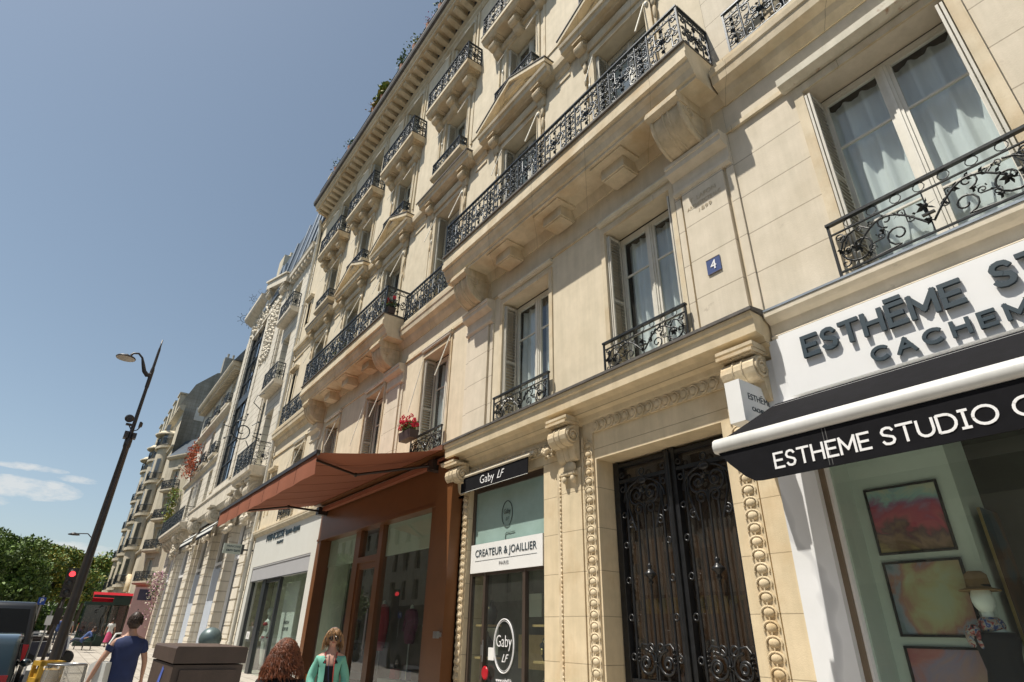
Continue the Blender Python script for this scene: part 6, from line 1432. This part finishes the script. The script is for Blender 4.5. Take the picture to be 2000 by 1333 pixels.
# ------------------------------------------------------------------ people
def skin_mesh(chains,sub=1):
    """chains: list of [(point,radius),...]; a chain whose first point equals an earlier vertex is welded to it"""
    vs=[];rad=[];ed=[];idx={}
    def vid(p,r):
        k=tuple(round(c,4) for c in p)
        if k not in idx: idx[k]=len(vs); vs.append(k); rad.append(r)
        return idx[k]
    for ch in chains:
        pr=None
        for p,r in ch:
            i=vid(p,r)
            if pr is not None and pr!=i: ed.append((pr,i))
            pr=i
    me=bpy.data.meshes.new('s'); me.from_pydata(vs,ed,[]); o=bpy.data.objects.new('s',me); COL.objects.link(o)
    md=o.modifiers.new('skin','SKIN'); md.use_smooth_shade=True
    lay=me.skin_vertices[0].data if me.skin_vertices else None
    if lay is None:
        bpy.context.view_layer.objects.active=o; bpy.context.view_layer.update(); lay=me.skin_vertices[0].data
    for i,r in enumerate(rad):
        rr=r if isinstance(r,tuple) else (r,r); lay[i].radius=rr; lay[i].use_root=(i==0)
    sb=o.modifiers.new('sub','SUBSURF'); sb.levels=sub; sb.render_levels=sub
    bpy.context.view_layer.update()
    dg=bpy.context.evaluated_depsgraph_get(); ev=o.evaluated_get(dg); m=bpy.data.meshes.new_from_object(ev)
    mb=MB(); mb.v=[tuple(v.co) for v in m.vertices]; mb.f=[tuple(p.vertices) for p in m.polygons]; mb.sm=[True]*len(mb.f); mb.mi=[0]*len(mb.f)
    bpy.data.objects.remove(o); bpy.data.meshes.remove(me); bpy.data.meshes.remove(m); return mb
def head_mesh(c,yaw=0,pitch=0,s=1.0):
    """head facing +x: brow, nose, lips, chin, ears"""
    b=MB(); n,m=28,22; vs=[]
    for i in range(m+1):
        t=pi*i/m; z=cos(t)
        for j in range(n):
            a=2*pi*j/n; x,y=sin(t)*cos(a),sin(t)*sin(a)
            rx,ry,rz=.100,.079,.122
            if z<0: k=1+.32*z; ry*=k; rx*=(1+.12*z)
            px_,py_,pz_=x*rx,y*ry,z*rz
            f=max(0,cos(a))**3 if sin(t)>.2 else 0
            lat=abs(py_)/.02
            if f>0:
                g=lambda z0,w:math.exp(-((pz_-z0)/w)**2)
                px_+=f*(.024*g(-.022,.016)*math.exp(-lat**2*.7)+.012*g(-.004,.016)*math.exp(-lat**2)+.006*g(.022,.010)*math.exp(-(abs(py_)-.03)**2/.0004)
                        -.008*g(.004,.012)*math.exp(-(abs(py_)-.032)**2/.0002)+.006*g(-.052,.008)*math.exp(-lat**2*.4)-.004*g(-.068,.006)+.008*g(-.09,.014)*math.exp(-lat**2*.3))
            vs.append((px_,py_,pz_))
    fs=[(i*n+j,i*n+(j+1)%n,(i+1)*n+(j+1)%n,(i+1)*n+j) for i in range(m) for j in range(n)]
    b.add(vs,fs,True)
    for sg in (-1,1): b.ball((-.005,sg*.078,-.008),(.018,.010,.030),8,6)
    M=Matrix.Translation(c)@Matrix.Rotation(yaw,4,'Z')@Matrix.Rotation(pitch,4,'Y')@Matrix.Scale(s,4); r=MB(); r.merge(b,M); return r,M
def hand(chains,w,d,side,curl=.6,r=.0085,down=Vector((0,0,-1)),fwd=Vector((1,0,0))):
    """palm and five separate fingers from the wrist point w, hanging along d"""
    w=Vector(w); d=Vector(d).normalized(); palm=w+d*.055; mid=w+d*.085
    chains.append([(tuple(w),.026),(tuple(palm),(.026)),(tuple(mid),.024)])
    f=Vector(fwd)-d*Vector(fwd).dot(d); f.normalize(); nrm=d.cross(f)*side
    for i,(off,ln) in enumerate(((-.027,.062),(-.009,.072),(.010,.076),(.028,.068))):
        b=mid+f*off*.95; p1=b+d*ln*.5+nrm*(-.004); p2=p1+(d*cos(curl)-nrm*sin(curl))*ln*.33; p3=p2+(d*cos(curl*1.8)-nrm*sin(curl*1.8))*ln*.28
        chains.append([(tuple(mid),.024),(tuple(b+d*.008),r*1.15),(tuple(p1),r),(tuple(p2),r*.92),(tuple(p3),r*.8)])
    t0=w+d*.03; t1=t0+f*.03+d*.02-nrm*.01; t2=t1+f*.012+d*.026-nrm*.012; t3=t2+d*.022-nrm*.008
    chains.append([(tuple(palm),.026),(tuple(t1),r*1.3),(tuple(t2),r*1.1),(tuple(t3),r*.9)])
SK=pm('skin',(.46,.26,.18),.5,noise=.06,nscale=12,bump=.05); SKR=pm('skin_rosy',(.50,.28,.21),.5,noise=.06,nscale=12,bump=.05)
def person(label,loc,yaw,H=1.72,shirt=None,trouser=None,skinm=None,arms=None,legs=None,sleeve=.5,head=(0,0),detail=True,group=None,shoe=None,lean=0.0,skirt=False,female=False,pelvis=None,torso_vec=None,neckline=None):
    s=H/1.75; t=thing('person',label,'person',loc,yaw,group); skinm=skinm or SK
    V=lambda x,y,z:(x*s,y*s,z*s)
    pel=Vector(pelvis) if pelvis else Vector((0,0,.96)); tv=Vector(torso_vec) if torso_vec else Vector((lean,0,1)); tv.normalize(); sidev=Vector((0,1,0)); fw=sidev.cross(tv)
    chest=pel+tv*.34; nb=pel+tv*.52; sh=pel+tv*.455
    sw=.165 if female else .172
    P=lambda v:tuple(Vector(v)*s)
    hips=[pel+Vector((0,sg*.09,-.04)) for sg in (-1,1)]
    legs=legs or [((.05,-.10,.50),(-.02,-.10,.08)),((-.03,.10,.50),(.06,.10,.08))]
    arms=arms or [((.0,-.26,1.14),(.06,-.27,.89)),((-.0,.26,1.14),(-.04,.27,.89))]
    body=[[(P(pel),.115*s),(P(pel+tv*.17),.105*s),(P(chest),.12*s),(P(pel+tv*.45),.095*s),(P(nb),.052*s),(P(nb+tv*.075),.05*s),(P(nb+tv*.12+fw*.01),.055*s)]]
    body[0]=[(p,(r if i>3 else r)) for i,(p,r) in enumerate(body[0])]
    shc=[];trc=[]
    for k,sg in enumerate((-1,1)):
        e,w=[Vector(v) for v in arms[k]]; so=sh+sidev*sg*sw
        body.append([(P(pel+tv*.45),.095*s),(P(so),.058*s),(P((so+e)/2),.046*s),(P(e),.038*s),(P((e+w)/2+Vector((0,0,0))),.034*s),(P(w),.024*s)])
        hc=[]; hand(hc,Vector(P(w)),Vector(w)-Vector(e),-sg,curl=.55,fwd=(1,0,.0001)); body+= [[(c if i else (c[0],c[1])) for i,c in enumerate(h)] for h in hc]
        kn,an=[Vector(v) for v in legs[k]]; hp=hips[k]
        toe=an+Vector((.15,0,-.04))
        body.append([(P(pel),.115*s),(P(hp),.085*s),(P((hp+kn)/2),.072*s),(P(kn),.052*s),(P((kn+an)/2+Vector((-.01,0,.04))),.048*s),(P(an),.032*s)])
        shc.append((so,e,w)); trc.append((hp,kn,an,toe))
    mb=skin_mesh(body,1)
    hc_=Vector(P(nb+tv*.178+fw*.015)); hm,HM=head_mesh(hc_,head[0],head[1]+(0 if not torso_vec else .4),s*.98); mb.merge(hm)
    # lofted torso so that the trunk is continuous from hips to shoulders
    def loft(secs,grow=0.0):
        q=MB(); n=20; vs=[]
        for h_,rx,ry in secs:
            cc=pel+tv*h_
            for j in range(n):
                a=2*pi*j/n; p=cc+fw*((rx+grow)*cos(a))+sidev*((ry+grow)*sin(a)); vs.append(tuple(p*s))
        q.add(vs,[(i*n+j,i*n+(j+1)%n,(i+1)*n+(j+1)%n,(i+1)*n+j) for i in range(len(secs)-1) for j in range(n)]+[tuple(range(n)),tuple(range(len(vs)-n,len(vs)))],True); return q
    k_=.88 if female else 1.0
    SEC=[(-.10,.115,.165*(1.0 if female else .98)),(.0,.115,.168*(1.0 if female else .98)),(.12,.108,(.168 if not female else .132)),(.24,.112,.160*k_),(.35,.125*(1.05 if female else 1),.182*k_),(.42,.115,.200*k_),(.465,.095,.180*k_),(.495,.075,.115*k_),(.525,.058,.065)]
    mb.merge(loft(SEC,-.006)); mk('body',mb,skinm,t)
    if shirt:
        ch=[[(P(pel+tv*-.02),(.130*s)),(P(pel+tv*.17),.124*s),(P(chest),.136*s),(P(pel+tv*.45),.108*s),(P(pel+tv*.495),.07*s)]]
        for k,sg in enumerate((-1,1)):
            so,e,w=shc[k]; c=[(P(pel+tv*.45),.108*s),(P(so),.075*s)]
            if sleeve<=.5: c.append((P(so+(e-so)*.62*sleeve/.5),.066*s))
            else: c+= [(P((so+e)/2),.062*s),(P(e),.052*s),(P(e+(w-e)*.85*(sleeve-.5)*2),.040*s)]
            ch.append(c)
        q=skin_mesh(ch,1)
        if not neckline: yk=MB(); yk.ball((0,0,0),(.098*s,.215*s,.06*s),16,8); q.merge(yk,Matrix.Translation(Vector(P(pel+tv*.452))))
        q.merge(loft([(-.14 if not female else -.12,.125,.172)]+(SEC[1:-1] if neckline else SEC[1:-1]+[(.515,.066,.078)]),.014)); 
        if neckline:
            q.f=[f for f in q.f if not (lambda c:(c.x>-.02 and c.z>neckline+abs(c.y)*1.3 and abs(c.y)<.12) or c.z>1.36)(sum((Vector(q.v[i]) for i in f),Vector())/len(f)/s)]; q.sm=[True]*len(q.f); q.mi=[0]*len(q.f)
        mk('shirt',q,shirt,t)
    if trouser:
        if skirt:
            b=MB(); b.lathe([(.125*s,.98*s),(.17*s,.86*s),(.2*s,.6*s),(.235*s,.30*s)],(0,0,0),18); mk('skirt',b,trouser,t)
        else:
            ch=[[(P(pel+tv*.05),.128*s),(P(pel),.128*s)]]
            for hp,kn,an,toe in trc: ch.append([(P(pel),.128*s),(P(hp+Vector((0,0,-.03))),.098*s),(P((hp+kn)/2),.084*s),(P(kn),.066*s),(P((kn+an)/2),.060*s),(P(an+Vector((0,0,.03))),.055*s)])
            q=skin_mesh(ch,1); q.merge(loft([(-.14,.10,.15)]+SEC[:2],.008)); mk('trousers',q,trouser,t)
    for hp,kn,an,toe in trc:
        b=MB(); c=an*s; b.ball((c.x+.05*s,c.y,c.z-.045*s),(.13*s,.045*s,.04*s),12,8); mk('shoe',b,shoe or MATS['dark_bar'],t)
    return t,hc_,s,HM
def strand_hair(parent,c,HM,mat,n,length,curl=0.0,r=.0035,bob=False,seed=1,seg=9,face=.35,spread=1.0,vol=1.04):
    rnd=random.Random(seed); m=MB(); 
    cap=MB(); cap.ball((-.008,0,.012),(.104*vol,.086*vol,.124*vol),20,14)
    cap.f=[f for f in cap.f if not all((cap.v[i][0]>.03 and cap.v[i][2]<.075) or cap.v[i][2]<-.06 for i in f)]; cap.sm=[True]*len(cap.f); cap.mi=[0]*len(cap.f)
    m.merge(cap)
    for i in range(n):
        a=rnd.uniform(face,2*pi-face) if rnd.random()<.8 else rnd.uniform(0,2*pi); t=rnd.uniform(.02,1.45)
        if cos(a)>.3: t=rnd.uniform(.02,.8)
        x,y,z=sin(t)*cos(a),sin(t)*sin(a),cos(t); p=Vector((x*.10*vol-.008,y*.084*vol,z*.124*vol+.012)); out=Vector((x,y,z*.5)).normalized()
        tang=Vector((cos(a),sin(a),0)); L=length*rnd.uniform(.7,1.15); pts=[]; ph=rnd.random()*6; fr=rnd.uniform(.8,1.3)
        for k in range(seg):
            q=k/(seg-1); d=L*q
            pos=p+tang*(.035*spread*sin(min(1,q*1.3)*pi*.5)*(1+curl*8*0))+Vector((0,0,-1))*d*(.35+.65*q)*1.0+out*.01*q
            rad=Vector((pos.x,pos.y,0)); 
            if pos.z<.06 and rad.length<.088: pos+=rad.normalized()*(.088-rad.length) if rad.length>1e-4 else Vector((0,0,0))
            if curl: pos+=Vector((cos(ph+q*11*fr),sin(ph+q*11*fr),sin(ph*2+q*9)))*curl*(.3+q)
            pts.append(tuple(pos))
        m.tube(pts,[r*1.2]+[r*1.3]*(seg-2)+[r*.4],4)
    b=MB(); b.merge(m,HM); mk('hair',b,mat,parent)
navy=pm('navy_cotton',(.022,.035,.105),.85,noise=.15,nscale=6,bump=.2,bscale=120); denim=pm('dark_denim',(.05,.06,.085),.9,noise=.15,nscale=9)
brown_h=pm('dark_brown_hair',(.035,.018,.010),.5,noise=.5,nscale=30,bump=0)
red_h=pm('auburn_hair',(.15,.045,.016),.42,noise=.75,nscale=22,bump=0); blond_h=pm('light_brown_hair',(.27,.15,.065),.4,noise=.6,nscale=35,bump=0)
# man in navy seen from behind, white tote bag on his left shoulder
pt,hc,s,HM=person('man in a navy short sleeved shirt walking away, seen from behind',(-10.7,-5.42,gz(-10.7)),pi,1.715,navy,denim,SK,sleeve=.5,
    arms=[((.03,-.27,1.14),(.14,-.30,.92)),((-.05,.29,1.16),(-.02,.37,.90))],legs=[((.16,-.09,.52),(.22,-.09,.10)),((-.04,.09,.5),(-.25,.09,.16))])
m=MB(); m.ball((-.010,0,.018),(.108,.092,.126),40,28); rn=random.Random(4); m.v=[(x*(1+rn.uniform(-.02,.035)),y*(1+rn.uniform(-.02,.035)),z*(1+rn.uniform(-.01,.03))) for x,y,z in m.v]
m.f=[f for f in m.f if not all((m.v[i][0]>.035 and m.v[i][2]<.07) or m.v[i][2]<-.085 for i in f)]; m.sm=[True]*len(m.f); m.mi=[0]*len(m.f)
for i in range(500):
    a=rn.uniform(0,6.28); t=rn.uniform(.1,1.9); x,y,z=sin(t)*cos(a),sin(t)*sin(a),cos(t)
    if x>.3 and z<.5: continue
    p=Vector((x*.106-.01,y*.09,z*.124+.018)); q=p+Vector((x*.012-.004,y*.012,-.022)); m.tube([tuple(p),tuple((p+q)/2+Vector((x,y,z))*.006),tuple(q)],[.005,.005,.0015],4)
b2=MB(); b2.merge(m,HM); mk('hair',b2,brown_h,pt)
bg_=thing('tote_bag','white cloth tote bag hanging from the shoulder of the man in navy','bag',(-10.7,-5.42,gz(-10.7)),pi)
b=MB(); vs=[]; 
prof_=[(-.20,.80),(.17,.80),(.17,1.08),(.04,1.14),(-.17,1.12)]
b.px([(0,0)],0,0) if 0 else None
b.py([(x*.8,z) for x,z in prof_],-.045,.045); b.v=[(cos(.7)*x-sin(.7)*y,sin(.7)*x+cos(.7)*y+.27,z) for x,y,z in b.v]; mk('bag_body',b,pm('white_canvas',(.66,.66,.62),.9,noise=.06,bump=.3,bscale=60),bg_)
b=MB()
for q in (-.05,.05): b.tube([(q,.27,1.13),(q*.6,.25,1.30),(q*.4+.02,.19,1.47),(q*.4,.13,1.475)],.013,5)
mk('strap',b,MATS['white_canvas'],bg_)
# woman with headphones, teal cardigan
teal=pm('teal_knit',(.16,.42,.33),.85,noise=.08,nscale=5,bump=.3,bscale=120); blk=pm('black_top',(.012,.012,.016),.9)
WX,WY=-8.3,-3.32
pt,hc,s,HM=person('woman in a teal cardigan and black top wearing blue headphones and sunglasses',(WX,WY,0),-.35,1.585,blk,blk,SKR,female=True,sleeve=.1,head=(.05,.0),neckline=1.24,
    arms=[((.0,-.24,1.14),(.14,-.20,.96)),((.0,.24,1.14),(.12,.22,.95))])
strand_hair(pt,hc,HM,blond_h,900,.185,.010,.0032,seed=5,face=1.2,spread=1.3,vol=1.10)
b=MB()
for i in range(150):        # fringe
    rnd=random.Random(900+i); y=rnd.uniform(-.07,.055); b.tube([(.045,y*.5,.128),(.085,y*.85,.095),(.102-abs(y)*.25,y*1.05+.006,.045+rnd.uniform(-.012,.012))],[.004,.004,.0015],4)
b2=MB(); b2.merge(b,HM); mk('fringe',b2,blond_h,pt)
b=MB(); b.lathe([(0,0),(.034,.004),(.035,.010),(0,.013)],(.097,-.035,.003),14,'x'); b.lathe([(0,0),(.034,.004),(.035,.010),(0,.013)],(.097,.035,.003),14,'x'); b.box(.1,.106,-.01,.01,.008,.014); b.tube([(.098,-.062,.008),(.0,-.083,.008)],.003,4); b.tube([(.098,.062,.008),(.0,.083,.008)],.003,4); b2=MB(); b2.merge(b,HM); mk('sunglasses',b2,pm('black_lens',(.008,.008,.01),.12,noise=0,bump=0),pt)
b=MB(); b.tube([(.0+.0,.100*cos(a),.008+.137*sin(a)) for a in [pi*k/16 for k in range(17)]],.0085,6); b2=MB(); b2.merge(b,HM); 
hp=thing('headphones','pale blue over-ear headphones on the woman in teal','headphones',(WX,WY,0),-.35); mk('headband',b2,pm('headphone_blue',(.10,.15,.33),.6,noise=.05),hp)
b=MB()
for sg in (-1,1): b.lathe([(.0,-.018),(.036,-.016),(.040,0),(.036,.016),(0,.018)],(0,sg*.100,-.005),16,'y')
b2=MB(); b2.merge(b,HM); mk('ear_cup',b2,MATS['headphone_blue'],hp)
b=MB(); b.ball((.098,0,-.052),(.008,.022,.007),10,6); b2=MB(); b2.merge(b,HM); mk('lips',b2,pm('lip',(.45,.09,.09),.4),pt)
# open cardigan: skin shell cut open at the front
def cardigan(parent,s,mat):
    P=lambda v:tuple(Vector(v)*s); pel=Vector((0,0,.96)); tv=Vector((0,0,1))
    ch=[[(P(pel-tv*.14),.185*s),(P(pel+tv*.17),.165*s),(P(pel+tv*.34),.165*s),(P(pel+tv*.43),.125*s),(P(pel+tv*.47),.09*s)]]
    for sg in (-1,1): so=pel+tv*.455+Vector((0,sg*.165,0)); e=Vector((0,sg*.24,1.14)); w=Vector((.13,sg*.21,.96)); ch.append([(P(pel+tv*.43),.125*s),(P(so-tv*.03),.070*s),(P((so+e)/2),.068*s),(P(e),.064*s),(P(w),.05*s)])
    m=skin_mesh(ch,2); keep=[]
    for f in m.f:
        c=sum((Vector(m.v[i]) for i in f),Vector())/len(f)/s
        if c.x>.0 and abs(c.y)<.085 : continue
        if c.z>1.45 and abs(c.y)<.09: continue
        keep.append(f)
    m.f=keep; m.sm=[True]*len(keep); m.mi=[0]*len(keep)
    # drape folds
    m.v=[(x*(1+.03*sin(y*70+z*9)),y*(1+.03*sin(x*60+z*14)),z) for x,y,z in m.v]
    mk('cardigan',m,mat,parent)
cardigan(pt,s,teal)
b=MB(); b.tube([(.075,-.03,1.33),(.13,-.02,1.2),(.15,.0,1.05),(.14,.05,.9)],.004,4); mk('headphone_cable',b,navy,hp); b=MB(); b.tube([(.05,.07,1.34),(.125,.05,1.2),(.15,.06,1.0),(.15,.12,.85)],.007,5); b.tube([(.05,-.075,1.34),(.11,-.07,1.22)],.006,5); mk('strap',b,pm('red_strap',(.35,.04,.03),.7),pt)
# auburn haired woman, back of the head close to the camera
RX,RY=-5.15,-4.90
pt,hc,s,HM=person('woman with big curly auburn hair and a black top, seen from behind',(RX,RY,0),2.75,1.50,blk,blk,SK,female=True,sleeve=.95)
rnd=random.Random(77); m=MB(); m.ball((-.012,0,.01),(.112,.105,.128),18,12); m.ball((-.04,0,-.08),(.095,.105,.12),16,10)
for i in range(2600):
    a=rnd.uniform(.55,2*pi-.55); t=rnd.uniform(.05,2.0); x,y,z=sin(t)*cos(a),sin(t)*sin(a),cos(t)
    base=Vector((x*.108-.012,y*.10,z*.124+.012)); ph=rnd.random()*6.28; fr=rnd.uniform(8,15); L=rnd.uniform(.07,.19); pts=[]; out=Vector((x,y,z*.35)).normalized(); amp=rnd.uniform(.004,.017); fl=.05+.10*max(0,-z+.3)
    for k in range(9):
        q=k/8; pts.append(tuple(base+out*(fl*q*(1.15-.3*q))+Vector((0,0,-L*q*q*.9-.02*q))+Vector((cos(ph+q*fr),sin(ph+q*fr),.5*sin(ph+q*fr*1.2)))*amp*(.3+q)))
    m.tube(pts,[.0028]*8+[.001],4)
b2=MB(); b2.merge(m,HM); mk('hair',b2,[red_h],pt)
# far pedestrians
pink=pm('pink_cloth',(.60,.09,.20),.85,noise=.2); grey_c=pm('grey_cloth',(.30,.30,.30),.9); white_c=pm('white_cloth',(.62,.62,.60),.9); red_c=pm('red_cloth',(.5,.04,.04),.9); blue_c=pm('mid_blue_cloth',(.06,.10,.25),.9)
def ped(x,y,yaw,H,label,sh,tr,skirt=False,hair=brown_h,fem=False):
    pt,hc,s,HM=person(label,(x,y,gz(x)),yaw,H,sh,tr,SK,female=fem,skirt=skirt,sleeve=.5); m=MB(); m.ball((-.012,0,.018),(.104,.088,.122),14,10)
    m.f=[f for f in m.f if not all(m.v[i][0]>.03 and m.v[i][2]<.07 for i in f)]; m.sm=[True]*len(m.f); m.mi=[0]*len(m.f); b=MB(); b.merge(m,HM); mk('hair',b,hair,pt)
ped(-50.0,-2.75,pi-.3,1.66,'distant woman in a pale top and long pink skirt near the bistro',white_c,pink,True,fem=True)
ped(-57,-4.1,0,1.7,'distant pedestrian in red, left of a darker figure',red_c,denim)
ped(-58.5,-3.8,.3,1.76,'distant pedestrian in black between two people in red',blk,denim)
ped(-56,-3.55,-.3,1.68,'distant pedestrian in orange red beside the bench',pm('orange_cloth',(.5,.12,.03),.9),grey_c)
ped(-62,-3.2,0,1.74,'distant pedestrian in dark clothes close to the bistro terrace',blk,blk)
ped(-47,-5.2,0,1.72,'distant pedestrian in grey behind the lamp post',grey_c,denim)
ped(-53,-5.5,2.9,1.75,'distant pedestrian in blue near the scooters',blue_c,denim)
ped(-66,-4.6,2.9,1.66,'farthest pedestrian, in white, under the trees',white_c,grey_c)
# man lounging on the bench, head to the right, legs out to the left
bz=gz(-45.5)
pt,hc,s,HM=person('man in dark blue lounging back on the street bench',(-45.1,-4.3,bz),-1.75,1.75,blue_c,denim,SK,sleeve=.9,pelvis=(.05,0,.56),torso_vec=(-.75,0,.9),
   arms=[((-.35,-.26,.72),(-.12,-.24,.62)),((-.38,.27,.74),(-.14,.22,.64))],legs=[((.45,-.10,.60),(.86,-.10,.34)),((.45,.10,.56),(.84,.12,.10))],head=(0,-.1))
m=MB(); m.ball((-.012,0,.018),(.104,.088,.122),14,10); b=MB(); b.merge(m,HM); mk('hair',b,brown_h,pt)
